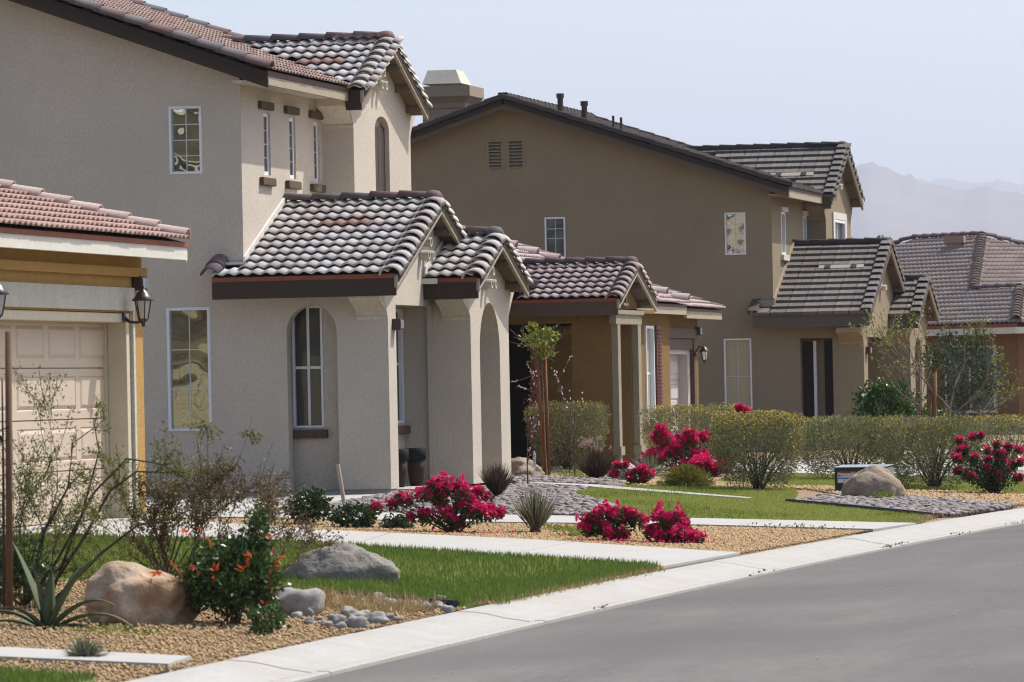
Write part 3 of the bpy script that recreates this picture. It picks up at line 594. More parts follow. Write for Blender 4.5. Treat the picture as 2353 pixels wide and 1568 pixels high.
q = poly_pts(LAWN2, 9000); nz_ = np.array([noise.noise(Vector((a * 0.55, b * 0.3, 2))) for a, b in q]); q = q[nz_ > 0.08]; o = blades('grass', np.c_[q, G(q[:, 0], q[:, 1]) + 0.004], 0.05, 0.010, 0.3, L_GRASS, kind='stuff'); o['label'] = 'darker green patches in the short lawn'; o['category'] = 'grass'
q = poly_pts(LAWN1, 9000); nz_ = np.array([noise.noise(Vector((a * 0.6, b * 0.35, 7))) for a, b in q]); q = q[nz_ > 0.12]; o = blades('grass', np.c_[q, G(q[:, 0], q[:, 1]) + 0.004], 0.075, 0.009, 0.35, L_GRASS2, kind='stuff'); o['label'] = 'paler taller tufts in the thick lawn'; o['category'] = 'grass'
# taller tufts standing up along the lawn rims
rim = []
for a, b in (((-8.0, 42.6), (-11.6, 45.5)), ((-8.1, 35.85), (-10.2, 37.35)), ((-11.6, 45.5), (-14.5, 45.85)), ((-8.0, 36.2), (-8.0, 42.6))):
    t = RNG.uniform(0, 1, 2600)[:, None]; p = np.array(a) * (1 - t) + np.array(b) * t + RNG.normal(0, 0.05, (2600, 2)); rim.append(p)
rim = np.concatenate(rim); o = blades('grass', np.c_[rim, G(rim[:, 0], rim[:, 1])], 0.075, 0.009, 0.3, L_GRASS, kind='stuff'); o['label'] = 'taller grass along the rim of the lawn'; o['category'] = 'grass'
q = poly_pts([(-8.15, 35.6), (-9.3, 36.5), (-9.9, 37.0), (-9.9, 35.8), (-8.2, 34.2)], 2600); o = blades('grass', np.c_[q, G(q[:, 0], q[:, 1])], 0.11, 0.010, 0.8, L_DRY, kind='stuff'); o['label'] = 'dry straw-coloured grass among the grey cobbles'; o['category'] = 'grass'

def pebbles(name, poly, n, s0, s1, mat, label, avoid=()):
    q = poly_pts(poly, n)
    for a in avoid: q = q[~in_poly(a, q[:, 0], q[:, 1])]
    n = len(q); oc = np.array([(1, 0, 0), (-1, 0, 0), (0, 1, 0), (0, -1, 0), (0, 0, 1), (0, 0, -1)], float); fc = np.array([(0, 2, 4), (2, 1, 4), (1, 3, 4), (3, 0, 4), (2, 0, 5), (1, 2, 5), (3, 1, 5), (0, 3, 5)])
    s = RNG.uniform(s0, s1, (n, 1, 1)); v = oc[None] * RNG.uniform(0.6, 1.3, (n, 6, 1)) * s
    th = RNG.uniform(0, 6.28, n); c, sn = np.cos(th)[:, None], np.sin(th)[:, None]; x = v[:, :, 0] * c - v[:, :, 1] * sn; y = v[:, :, 0] * sn + v[:, :, 1] * c
    tl = RNG.normal(0, 0.6, (n, 1)); z = v[:, :, 2] * 0.75 + x * tl * 0.4
    v = np.stack([x, y, z], -1) + np.c_[q, G(q[:, 0], q[:, 1]) + s[:, 0, 0] * 0.3][:, None, :]
    f = (fc[None] + (np.arange(n) * 6)[:, None, None]).reshape(-1, 3)
    o = link_mesh(name, np_mesh(name, v.reshape(-1, 3), f, 3), mat); o['kind'] = 'stuff'; o['label'] = label; o['category'] = 'gravel'; return o
BEDA = [(-8.02, 26.0), (-8.0, 35.7), (-9.3, 36.6), (-10.3, 37.5), (-12.2, 38.6), (-13.5, 38), (-12.5, 26.0)]
BEDB = [(-7.86, 46.2), (-10.26, 48.2), (-12.57, 49.35), (-14.9, 51.8), (-14.9, 52.25), (-13.2, 52.1), (-11.46, 52.3), (-9.44, 52.75), (-7.62, 52.55)]
BEDC = [(-9.75, 65.0), (-8.6, 63.75), (-7.2, 61.7), (-7.0, 64.5), (-7.6, 66.8), (-8.9, 67.8), (-10.5, 68.8), (-12.2, 70.0), (-14.0, 71.0), (-12.7, 67.1), (-10.6, 67.5)]
pebbles('gravel', BEDA, 34000, 0.006, 0.017, GRAV, 'tan crushed gravel around the golden boulder', avoid=(S0N + S0F[::-1], LAWN4))
pebbles('gravel', BEDB, 30000, 0.008, 0.019, GRAV, 'tan crushed gravel between the driveway and the pale path')
pebbles('gravel', BEDC, 7000, 0.015, 0.03, GRAV, 'tan gravel around the clipped hedges')

# ------------------------------------------------------------------ stones in the beds: the largest as single things, the rest as one mass
STV = [rock_mesh('river_stone', 2 if i < 2 else 1, (1.0, 0.72, 0.42), i + 3, 0.22, RIVER) for i in range(6)]
def stone_bed(poly, n, singles, s0, s1, label, group, cat='stone', extra=()):
    q = poly_pts(poly, n); d = np.hypot(q[:, 0], q[:, 1]); s = RNG.uniform(s0, s1, n) ** 1.0
    order = np.argsort(-(s / d)); acc = []
    for k, i in enumerate(order):
        x, y = q[i]; sc = s[i]; me = STV[random.randrange(6)]
        M = Matrix.Translation(GP(x, y, sc * random.uniform(0.15, 0.5))) @ Matrix.Rotation(random.uniform(0, 6.28), 4, 'Z') @ Matrix.Rotation(random.uniform(-0.3, 0.3), 4, 'X') @ Matrix.Rotation(random.uniform(-0.3, 0.3), 4, 'Y') @ Matrix.Diagonal((sc, sc * random.uniform(0.8, 1.2), sc * random.uniform(0.8, 1.3), 1))
        if k < singles:
            o = bpy.data.objects.new('river_stone', me); COL.objects.link(o); o.matrix_world = M; tag(o, label, cat, group)
        else: acc.append(np.array(M))
    me = STV[4]; nv = len(me.vertices); co = np.empty(nv * 3, np.float32); me.vertices.foreach_get('co', co); co = np.c_[co.reshape(-1, 3), np.ones(nv)]
    fs = np.array([list(p.vertices) for p in me.polygons]); vs = np.concatenate([(co @ M.T)[:, :3] for M in acc]); F = np.concatenate([fs + i * nv for i in range(len(acc))])
    o = link_mesh('river_stones', np_mesh('river_stones', vs, F, 3, smooth=True), RIVER); o['kind'] = 'stuff'; o['label'] = label + ', smaller ones'; o['category'] = cat
stone_bed(ROCK1, 7500, 150, 0.032, 0.066, 'smooth grey river stone in the bed in front of the cream arches', 'river stones before the cream arches')
stone_bed(ROCK2, 1500, 40, 0.036, 0.078, 'smooth river stone in the strip behind the narrow concrete mowing strip', 'river stones behind the mowing strip')
stone_bed(ROCK3, 3600, 110, 0.036, 0.075, 'reddish grey river stone around the big tan boulder', 'river stones around the tan boulder')

# ------------------------------------------------------------------ mountains far off, and the air before them
def ridge(name, dist, line, seed, label, rough=0.10):
    az0 = -math.degrees(_th); vs = []; n = len(line); m = 26
    lx = np.array([p[0] for p in line]); ly = np.array([p[1] for p in line]); X = np.linspace(lx[0], lx[-1], 260)
    for x in X:
        a = -_th + math.atan((x - 1176.5) / 12000.0); yh = 885.0 - 0.020 * (x - 1176.5); top = (yh - np.interp(x, lx, ly)) / 12000.0 * dist
        for k in range(m):
            t = k / (m - 1); d = dist * (0.62 + 0.38 * t) if t <= 1 else dist
            p = Vector((math.sin(a) * d, math.cos(a) * d, 0)); nz = noise.fractal(Vector((p.x / 650.0 + seed, p.y / 650.0, seed)), 0.9, 2.1, 6)
            h = top * (t ** 1.25) * (1 + rough * 2.2 * nz * (1 - t) * 2) + top * 0.03 * noise.noise(Vector((x / 22.0, seed, 0))) * t ** 8
            vs.append((p.x, p.y, h - 8 if k == 0 else h))
    f = [(i * m + k, (i + 1) * m + k, (i + 1) * m + k + 1, i * m + k + 1) for i in range(len(X) - 1) for k in range(m - 1)]
    o = link_mesh(name, np_mesh(name, vs, f, 4, smooth=True), ROCKM); o['kind'] = 'structure'; return o
ROCKM = material('mountain_rock', (0.20, 0.155, 0.12), (0.14, 0.11, 0.085), rough=0.95, scale=0.006, detail=8)
ridge('mountains', 9500, [(-400, 330), (200, 300), (800, 282), (1000, 290), (1300, 320), (1590, 335), (1800, 352), (1955, 392), (1990, 373), (2030, 379), (2080, 398), (2140, 420), (2210, 436), (2270, 430), (2353, 446), (2700, 470), (3300, 520)], 3.0, '')
ridge('mountains', 14000, [(-400, 360), (800, 330), (1600, 365), (2000, 405), (2120, 413), (2190, 412), (2250, 420), (2310, 417), (2400, 430), (3300, 470)], 9.0, '')
hm = bpy.data.materials.new('haze_air'); hm.use_nodes = True; hn = hm.node_tree.nodes; hn.clear()
pv = hn.new('ShaderNodeVolumePrincipled'); pv.inputs['Color'].default_value = (0.80, 0.86, 1.0, 1); pv.inputs['Density'].default_value = 0.0001; pv.inputs['Anisotropy'].default_value = 0.2
ho = hn.new('ShaderNodeOutputMaterial'); hm.node_tree.links.new(pv.outputs[0], ho.inputs['Volume'])
mb = MB(); mb.box(-9500, 9500, -300, 15500, -12, 760); o = mb.build('haze', hm); o['kind'] = 'stuff'

# ------------------------------------------------------------------ house parts shared by all houses
EX, EY = Vector((1, 0, 0)), Vector((0, 1, 0))
def slope_dirs(face, p):
    c = 1 / math.sqrt(1 + p * p); s = p * c
    return {'-Y': (Vector((1, 0, 0)), Vector((0, c, s))), '+Y': (Vector((-1, 0, 0)), Vector((0, -c, s))), '+X': (Vector((0, 1, 0)), Vector((-c, 0, s))), '-X': (Vector((0, -1, 0)), Vector((c, 0, s)))}[face]

def street_gable(T, nm, xb, xf, yl, yp, yr, ze, p, tiles, fascia, strip, barge, tw=0.33, expo=0.257, kind='double', inside=None, xl=None, limit=9999, right_to=None, xr=None, thick=0.10, fh=0.16, vent=None, outl=3, capangular=False):
    """gable roof whose ridge runs along X and whose gable faces the street (+X). xb..xf along the ridge, eaves at yl / yr, ridge at yp"""
    zp = ze + p * (yp - yl); R = deck(T, nm, [(xb, yl, ze), (xf, yl, ze), (xf, yp, zp), (xb, yp, zp)], thick, DECK)
    deck(R, 'roof_slope', [(xb, yp, zp), (xf, yp, zp), (xf, yr, zp - p * (yr - yp)), (xb, yr, zp - p * (yr - yp))], thick, SOFFIT)
    tm, cm, rm = tiles; c = math.sqrt(1 + p * p)
    e, s = slope_dirs('-Y', p); xl = xb if xl is None else xl; rk = 0.16
    lay_tiles(R, tm, (xl, yl - 0.03, ze - 0.03 * p), e, s, xf - rk - xl, (yp - yl) * c - 0.04, expo, tw, inside, limit, skip=vent or ())
    e2, s2 = slope_dirs('+Y', p)
    lay_tiles(R, tm, (xf - rk, yr + 0.03, zp - p * (yr - yp) - 0.03 * p), e2, s2, xf - rk - (xl if xr is None else xr), (yr - yp) * c - 0.04, expo, tw, None, 0, stuff_name='far_slope_tiles')
    ro_ = 0.02 if kind == 'flat' else -0.045
    nL = Vector((0, -p, 1)).normalized(); nR = Vector((0, p, 1)).normalized()
    lay_caps(R, cm, Vector((xf - 0.09, yl - 0.05, ze - 0.05 * p)) + nL * ro_, Vector((xf - 0.09, yp - 0.02, zp)) + nL * ro_, nL, expo, 'rake_tile')
    yr2 = yr if right_to is None else right_to
    lay_caps(R, cm, Vector((xf - 0.09, yr2 + 0.03, zp - p * (yr2 - yp))) + nR * ro_, Vector((xf - 0.09, yp + 0.02, zp)) + nR * ro_, nR, expo, 'rake_tile')
    lay_caps(R, rm, (xb, yp, zp + 0.055), (xf - 0.18, yp, zp + 0.055), (0, 0, 1), 0.36, 'ridge_tile')
    mb = MB(); mb.lathe((xf - 0.12, yp, zp + 0.02), [(0.02, 0.13), (0.09, 0.115), (0.125, 0.06), (0.13, -0.02)], 12); mb.build('ridge_end_tile', rm.materials[0], R, smooth=True)
    # fascia with the clay strip above, barge boards below the rake tiles
    x0 = xl
    MB().box(x0, xf - 0.03, yl - 0.012, yl + 0.035, ze - thick - fh, ze - thick + 0.055).build('fascia', fascia, R)
    MB().box(x0, xf - 0.04, yl - 0.02, yl + 0.03, ze - thick + 0.057, ze + 0.012).build('eave_strip', strip, R)
    for a, b, sg in (((yl - 0.02, ze - 0.02 * p), (yp, zp), 1), ((yr2, zp - p * (yr2 - yp)), (yp, zp), -1)):
        m = MB(); m.prism([(xf - 0.045, a[0], a[1] - 0.155), (xf - 0.045, b[0], b[1] - 0.155), (xf - 0.045, b[0], b[1] + 0.0), (xf - 0.045, a[0], a[1] + 0.0)], (0.04, 0, 0)); m.build('barge_board', barge, R)
    for k in range(outl):
        y = yp + (yr - yp) * (k + 0.7) / (outl + 0.2); z = zp - p * (y - yp)
        if y < yr2: MB().box(xf - 0.35, xf - 0.04, y - 0.03, y + 0.03, z - 0.20, z - 0.105).build('outlooker', SOFFIT, R)
    return R, zp

def clay_pipes(T, x, y, z, mat, r=0.062, only_pair=False):
    for dy, dz in (((-0.07, 0), (0.07, 0)) if only_pair else ((-0.12, 0), (0.12, 0), (0.0, 0.17))):
        m = MB(); m.lathe((x, y + dy, z + dz), [(r, 0.0), (r, 0.13), (r * 0.72, 0.13), (r * 0.72, 0.03)], 14, axis='X'); m.build('gable_pipe', mat, T, smooth=False)

def flare(y_in, y_out, z0, z1, n=6):
    """concave sweep of a stucco bracket from the wall face out to the eave"""
    return [(y_in + (y_out - y_in) * (1 - math.cos(math.pi / 2 * k / n)) ** 0.8, z0 + (z1 - z0) * (k / n)) for k in range(n + 1)]
def bracket(T, x0, x1, y_in, y_out, z0, z1, mat):
    pr = flare(y_in, y_out, z0 + 0.05, z1 - 0.10); m = MB(); m.prism([(x0, y_in + 0.02, z0)] + [(x0, y_in - 0.015, z0), (x0, y_in - 0.02, z0 + 0.045)] + [(x0, y - 0.01, z) for y, z in pr] + [(x0, y_out - 0.012, z1 - 0.09), (x0, y_out - 0.012, z1), (x0, y_in + 0.02, z1)], (x1 - x0, 0, 0)); return m.build('bracket', mat, T)

def address_light(T, x, y, z, w=0.17, h=0.14, d=0.11):
    m = MB(); m.box(x, x + d, y - w / 2, y + w / 2, z - h / 2, z + h / 2); L = m.build('address_light', MET_BR, T, bevel=0.006)
    f = MB()
    for k in range(4): f.box(x + d + 0.001, x + d + 0.006, y - w * 0.36 + k * w * 0.21, y - w * 0.36 + k * w * 0.21 + w * 0.10, z - h * 0.36, z + h * 0.36)
    f.build('face', GLASSL, L); return L

def lantern(T, x, y, z, k=1.0, arm_up=False):
    """carriage lantern on the wall x, hanging out towards the street"""
    m = MB(); m.lathe((x, y, z), [(0.055 * k, 0.0), (0.055 * k, 0.018), (0.03 * k, 0.035)], 14, axis='X')
    cx = x + 0.22 * k; zb = z + 0.0
    m.tube([V(x + 0.02, y, z - 0.01), V(x + 0.08 * k, y, z - 0.05 * k), V(x + 0.15 * k, y, z - 0.055 * k), V(cx, y, z - 0.04 * k)] if not arm_up else [V(x + 0.02, y, z + 0.05), V(x + 0.1 * k, y, z + 0.17 * k), V(cx, y, z + 0.15 * k), V(cx, y, z + 0.10 * k)], [0.022 * k, 0.016 * k, 0.014 * k, 0.018 * k], 8)
    zb = z - 0.05 * k if not arm_up else z - 0.16 * k
    L = m.build('wall_lantern', MET_DK, T, smooth=True)
    b = MB(); b.lathe((cx, y, zb), [(0.012 * k, -0.05 * k), (0.02 * k, -0.03 * k), (0.018 * k, -0.01 * k), (0.05 * k, 0.02 * k), (0.055 * k, 0.03 * k)], 12); b.build('lantern_base', MET_DK, L, smooth=True)
    g = MB(); g.lathe((cx, y, zb), [(0.048 * k, 0.03 * k), (0.082 * k, 0.22 * k)], 6); g.build('lantern_glass', GLASSL, L)
    r = MB()
    for q in range(6):
        t = 2 * math.pi * q / 6; r.tube([V(cx + 0.050 * k * math.cos(t), y + 0.050 * k * math.sin(t), zb + 0.03 * k), V(cx + 0.085 * k * math.cos(t), y + 0.085 * k * math.sin(t), zb + 0.22 * k)], 0.006 * k, 4)
    r.build('lantern_rib', MET_DK, L)
    c = MB(); c.lathe((cx, y, zb), [(0.115 * k, 0.215 * k), (0.118 * k, 0.225 * k), (0.08 * k, 0.265 * k), (0.06 * k, 0.30 * k), (0.028 * k, 0.325 * k), (0.012 * k, 0.345 * k), (0.016 * k, 0.36 * k), (0.006 * k, 0.38 * k), (0.008 * k, 0.41 * k), (0.002 * k, 0.43 * k)], 12); c.build('lantern_cap', MET_DK, L, smooth=True)
    return L

def garage_door(T, x, y0, y1, z0, z1, cols, rows, mat):
    """sectional door facing +X with raised panels; each section its own piece"""
    D = MB().box(x - 0.05, x - 0.02, y0, y1, z0, z1).build('garage_door', mat, T)
    H = (z1 - z0) / rows; W = (y1 - y0) / cols
    for r in range(rows):
        za, zb = z0 + r * H, z0 + (r + 1) * H; m = MB(); m.box(x - 0.022, x, y0, y1, za + 0.004, zb - 0.005)
        for c in range(cols):
            ya, yb = y0 + c * W + W * 0.07, y0 + (c + 1) * W - W * 0.07; zc, zd = za + H * 0.18, zb - H * 0.16
            # raised field with sloping sides, inside a shallow groove
            for (i0, d0), (i1, d1) in (((0.0, 0.0005), (0.012, -0.010)), ((0.012, -0.010), (0.05, 0.008))):
                a = [(ya + i0, zc + i0), (yb - i0, zc + i0), (yb - i0, zd - i0), (ya + i0, zd - i0)]; b = [(ya + i1, zc + i1), (yb - i1, zc + i1), (yb - i1, zd - i1), (ya + i1, zd - i1)]
                for k in range(4):
                    p, q = k, (k + 1) % 4; m.quad((x + d0 + 0.011, a[p][0], a[p][1]), (x + d0 + 0.011, a[q][0], a[q][1]), (x + d1 + 0.011, b[q][0], b[q][1]), (x + d1 + 0.011, b[p][0], b[p][1]))
            m.quad((x + 0.019, ya + 0.05, zc + 0.05), (x + 0.019, yb - 0.05, zc + 0.05), (x + 0.019, yb - 0.05, zd - 0.05), (x + 0.019, ya + 0.05, zd - 0.05))
            # stile and rail faces stand level with the groove rim
        ys_ = [y0] + [v for c in range(cols) for v in (y0 + c * W + W * 0.07, y0 + (c + 1) * W - W * 0.07)] + [y1]
        for i in range(0, len(ys_), 2): m.box(x, x + 0.0115, ys_[i], ys_[i + 1], za + 0.006, zb - 0.007)
        for c in range(cols):
            ya, yb = y0 + c * W + W * 0.07, y0 + (c + 1) * W - W * 0.07; m.box(x, x + 0.0113, ya, yb, za + 0.006, za + H * 0.18); m.box(x, x + 0.0113, ya, yb, zb - H * 0.16, zb - 0.007)
        m.build('door_section', mat, D)
    return D

# tile shapes
T1 = tile_mesh('tile', TILE1, 'double', 0.33, 0.257); T1S = tile_mesh('tile', TILE1M, 'double', 0.33, 0.28); C1 = cap_mesh('cap', TILE1, 0.145, 0.31); R1 = cap_mesh('cap', TILE1D, 0.10, 0.42, lf=0.022, taper=0.9); CR1 = cap_mesh('cap', TILE1D, 0.125, 0.40, lf=0.018, taper=0.92)
TV1 = tile_mesh('tile', TILEV, 'double', 0.33, 0.257, lift=0.05)
T0 = tile_mesh('tile', TILE0, 'double', 0.33, 0.30); C0 = cap_mesh('cap', TILE0C, 0.11, 0.42, taper=0.8, lf=0.03)
T2 = tile_mesh('tile', TILE2, 'double', 0.33, 0.26); C2 = cap_mesh('cap', TILE2, 0.145, 0.31); R2 = cap_mesh('cap', TILE2D, 0.10, 0.44, lf=0.022)
T3 = tile_mesh('tile', TILE3, 'flat', 0.33, 0.30, lift=0.07); C3 = cap_mesh('cap', TILE3, 0.115, 0.36, taper=0.95, angular=True, thick=0.015); R3 = cap_mesh('cap', TILE3D, 0.11, 0.44, taper=0.92, angular=True, thick=0.015, lf=0.02); CR3 = cap_mesh('cap', TILE3D, 0.10, 0.42, taper=0.95, angular=True, thick=0.015, lf=0.016)
T4 = tile_mesh('tile', TILE4, 'double', 0.36, 0.33, h=0.05, lift=0.04); C4 = cap_mesh('cap', TILE4, 0.15, 0.36); R4 = cap_mesh('cap', TILE2D, 0.13, 0.46, lf=0.025)

# ================================================================== cream house with the arches
PAD = 0.38; Y1 = 63.5
H1 = thing('cream_house', 'two-storey cream stucco house with arched entry and pale barrel-tile porch roofs', 'house', (-17.05, Y1, PAD))
xc = -17.05; xr_ = -22.5; zr_ = 5.60 + 0.36 * 5.45
A_ALC = arch(-16.51, -15.86, PAD + 0.002, 2.37, 2.70)
wall(H1, STUCCO1, 'Y', Y1, [(-28.0, PAD), (-15.2, PAD), (-15.2, 2.96), (xc, 2.96), (xc, 5.60), (xr_, zr_), (-28.0, 5.6)], [A_ALC, rect(-18.07, -17.50, 1.15, 2.71), rect(-17.99, -17.56, 4.39, 5.25)], depth=0.22)
# foundation course
MB().box(-28.0, -15.215, Y1 + 0.02, Y1 + 0.3, 0.1, PAD - 0.004).build('foundation', FOUND, H1)
MB().box(-15.5, -15.215, Y1 + 0.31, 66.0, 0.1, PAD - 0.004).build('foundation', FOUND, H1)
MB().box(-15.5, -14.72, 66.02, 68.3, 0.1, PAD - 0.004).build('foundation', FOUND, H1)
# alcove behind the arch
wall(H1, STUCCO1, 'Y', Y1 + 0.34, [(-17.0, PAD), (-15.3, PAD), (-15.3, 2.9), (-17.0, 2.9)], [rect(-16.53, -16.13, 1.16, 2.70)], name='alcove_wall', depth=0.1)
MB().box(-17.0, -15.3, Y1 + 0.22, Y1 + 0.34, PAD - 0.05, PAD + 0.001).build('alcove_floor', CONC, H1)
window(H1, 'Y', Y1 + 0.34, -16.53, -16.13, 1.16, 2.70, cols=2, rows=2, fr=0.03, glass=GLASS2, bar=0.034, frame=VINYL, splits_z=[1.19, 1.92, 2.67])
MB().box(-16.55, -16.08, Y1 + 0.26, Y1 + 0.338, 1.03, 1.135).build('window_sill', SILLB, H1, bevel=0.008)
window(H1, 'Y', Y1, -18.07, -17.50, 1.15, 2.71, cols=2, rows=3, glass=GLASS1, fr=0.038)
window(H1, 'Y', Y1, -17.99, -17.56, 4.39, 5.25, cols=2, rows=4, glass=GLASS1, fr=0.034)
# porch pillar, recess and gable front
fl = flare(Y1, 63.08, 2.50, 2.90)
wall(H1, STUCCO1, 'X', -15.2, [(Y1, PAD), (63.93, PAD), (63.93, 2.69), (67.6, 2.69), (67.6, 3.12), (65.6, 3.92), (63.12, 2.99)] + fl[::-1], name='porch_gable_wall', depth=0.3)
wall(H1, STUCCO1, 'X', -15.6, [(63.6, PAD), (66.02, PAD), (66.02, 2.8), (63.6, 2.8)], [rect(65.15, 65.95, 1.18, 2.66)], name='recess_wall', depth=0.1)
window(H1, 'X', -15.6, 65.15, 65.95, 1.18, 2.66, cols=2, rows=2, glass=GLASS2, fr=0.04, bar=0.03, splits_z=[1.22, 1.95, 2.62])
MB().box(-15.598, -15.52, 65.1, 65.99, 1.05, 1.15).build('window_sill', SILLB, H1, bevel=0.008)
MB().box(-15.6, -15.21, 63.9, 66.0, 2.69, 2.80).build('recess_soffit', STUCCO1, H1)
MB().box(-15.6, -14.75, 63.95, 66.0, 0.3, PAD - 0.01).build('porch_floor', CONC, H1)
bracket(H1, -15.60, -15.205, Y1, 63.10, 2.50, 2.86, STUCCO1L)
address_light(H1, -15.2, 63.80, 2.44)
# entry porch with its arch
flr = [(68.34 + (y - Y1) * -1.0, z) for y, z in flare(Y1, 63.10, 2.50, 2.90)]
fl2 = [(y + 2.5, z) for y, z in flare(Y1, 63.10, 2.50, 2.90)]
wall(H1, STUCCO1, 'X', -14.7, [(66.0, PAD), (68.34, PAD)] + flr + [(68.55, 2.96), (66.97, 3.50), (65.62, 2.98)] + fl2[::-1], [arch(66.53, 67.76, PAD + 0.002, 2.10, 2.74, 16)], name='entry_gable_wall', depth=0.45)
wall(H1, STUCCO1, 'Y', 66.0, [(-15.6, PAD), (-14.7, PAD), (-14.7, 2.97), (-15.6, 2.97)], name='entry_side_wall', depth=0.2)
wall(H1, STUCCO1, 'X', -15.9, [(66.2, PAD), (68.3, PAD), (68.3, 3.0), (66.2, 3.0)], name='entry_back_wall', depth=0.1)
MB().box(-15.9, -14.72, 66.02, 68.32, PAD - 0.06, PAD - 0.003).build('entry_floor', CONC, H1)
wall(H1, STUCCO1, 'Y', 68.34, [(-17.05, PAD), (-14.7, PAD), (-14.7, 2.96), (-17.05, 2.96)], name='entry_far_wall', depth=0.2, face=-1)
bracket(H1, -15.07, -14.705, 66.0, 65.60, 2.50, 2.86, STUCCO1L)
MB().box(-15.265, -15.2, 65.93, 65.998, PAD, 2.69).build('recess_jamb', STUCCO1, H1)
clay_pipes(H1, -15.2, 65.45, 3.34, STUCCO1L); clay_pipes(H1, -14.7, 66.9, 2.98, STUCCO1L)
# upper front wall with slit windows
U = [(64.62, 64.94), (65.92, 66.24), (67.22, 67.52)]
wall(H1, STUCCO1, 'X', xc, [(Y1, 2.9), (67.72, 2.9), (67.72, 5.62), (Y1, 5.62)], [rect(a, b, 4.40, 5.20) for a, b in U], name='upper_front_wall', depth=0.12)
for a, b in U:
    window(H1, 'X', xc - 0.025, a, b, 4.40, 5.20, cols=1, rows=4, glass=GLASS2, fr=0.05, proud=0.0, inset=0.02)
    MB().box(xc, xc + 0.055, a - 0.27, b + 0.03 + 0.02, 5.235, 5.335).build('lintel', SILLB, H1, bevel=0.012); MB().box(xc, xc + 0.06, a - 0.26, b + 0.06, 4.26, 4.365).build('window_sill', SILLB, H1, bevel=0.012)
# projecting upper gable
xu = -16.625
flu = [(y + 4.2, z + 2.62) for y, z in flare(Y1, 63.08, 2.50, 2.88)]; flur = [(71.02 + (67.7 - y), z) for y, z in flu]
wall(H1, STUCCO1, 'X', xu, [(67.70, 2.9), (71.02, 2.9)] + flur + [(71.36, 5.56), (69.12, 6.30), (67.30, 5.56)] + flu[::-1], [arch(68.91, 69.74, 3.3, 5.16, 5.35)], name='upper_gable_wall', depth=0.20)
wall(H1, STUCCO1, 'Y', 67.70, [(xc, 2.9), (xu, 2.9), (xu, 5.56), (xc, 5.56)], name='upper_return_wall', depth=0.1)
bracket(H1, xc, xu - 0.006, 67.70, 67.28, 5.12, 5.50, STUCCO1L)
for k in range(2): MB().box(xu - 0.10, xu - 0.06, 68.93 + k * 0.41, 69.33 + k * 0.41, 3.3, 5.22).build('shutter', WOODB, H1, bevel=0.01)
MB().box(xu - 0.13, xu - 0.11, 68.9, 69.75, 3.3, 5.36).build('window_back', STUCCO1L, H1)
clay_pipes(H1, xu, 69.02, 5.76, STUCCO1L)
# far side and rear so that the house is closed
wall(H1, STUCCO1, 'Y', 71.2, [(-28.0, PAD), (xc, PAD), (xc, 5.6), (xr_, zr_), (-28.0, 5.6)], name='far_wall', face=-1)
wall(H1, STUCCO1, 'X', -28.0, [(Y1, PAD), (71.2, PAD), (71.2, 5.6), (Y1, 5.6)], name='rear_wall', face=-1)
wall(H1, STUCCO1, 'X', -17.05, [(68.3, PAD), (71.2, PAD), (71.2, 2.92), (68.3, 2.92)], name='lower_front_wall')
# --- roofs: porch gable
street_gable(H1, 'porch_roof', -17.04, -14.95, 63.05, 65.60, 68.26, 3.05, 0.385, (T1, C1, R1), FASC_BR, FASC_RED, FASC_TAN, xl=-17.04, right_to=67.0, vent={(7, 2), (7, 3)})
PR = [c for c in H1.children if c.name.startswith('porch_roof')][0]
e_, s_ = slope_dirs('-Y', 0.385); n_ = e_.cross(s_)
for c_ in (2, 3): place('vent_tile', TV1, frame3(e_, s_, n_, Vector((-17.04, 63.02, 3.04)) + e_ * (c_ * 0.33) + s_ * (7 * 0.257) + n_ * 0.012), PR)
# eave return to the left of the upper wall: short tiled tail over the side wall
deck(PR, 'eave_return', [(-17.34, 63.05, 3.05), (-17.04, 63.05, 3.05), (-17.04, 63.5, 3.22), (-17.34, 63.5, 3.22)], 0.10, DECK)
place('roof_tile', T1, frame3(e_, s_, n_, Vector((-17.36, 63.02, 3.04)) + n_ * 0.012), PR)
MB().box(-17.34, -17.04, 63.037, 63.085, 2.79, 3.005).build('fascia', FASC_BR, PR); MB().box(-17.34, -17.04, 63.03, 63.08, 3.007, 3.062).build('eave_strip', FASC_RED, PR)
lay_caps(PR, CR1, (-17.36, 63.0, 3.07), (-17.36, 63.5, 3.26), (0, -0.36, 1), 0.28, 'rake_tile')
mb = MB(); mb.prism([(-17.045, 63.45, 3.20), (-17.045, 65.6, 4.04), (-17.045, 65.6, 4.17), (-17.045, 63.45, 3.33)], (0.03, 0, 0)); mb.box(-17.30, -16.95, 63.35, 63.49, 3.23, 3.26); mb.build('flashing', FLASH, PR)
# entry gable
street_gable(H1, 'entry_roof', -15.25, -14.45, 65.50, 66.97, 68.55, 3.03, 0.38, (T1, C1, R1), FASC_BR, FASC_RED, FASC_TAN, xl=-15.19, outl=2)
ER = [c for c in H1.children if c.name.startswith('entry_roof')][0]
mb = MB(); mb.quad((-15.19, 65.45, 3.06), (-15.05, 65.45, 3.06), (-15.19, 65.95, 3.24)); mb.box(-15.2, -15.0, 65.40, 65.47, 2.97, 3.04); mb.prism([(-15.195, 65.5, 3.05), (-15.195, 66.6, 3.47), (-15.195, 66.6, 3.58), (-15.195, 65.5, 3.17)], (0.02, 0, 0)); mb.build('flashing', FLASH, ER)
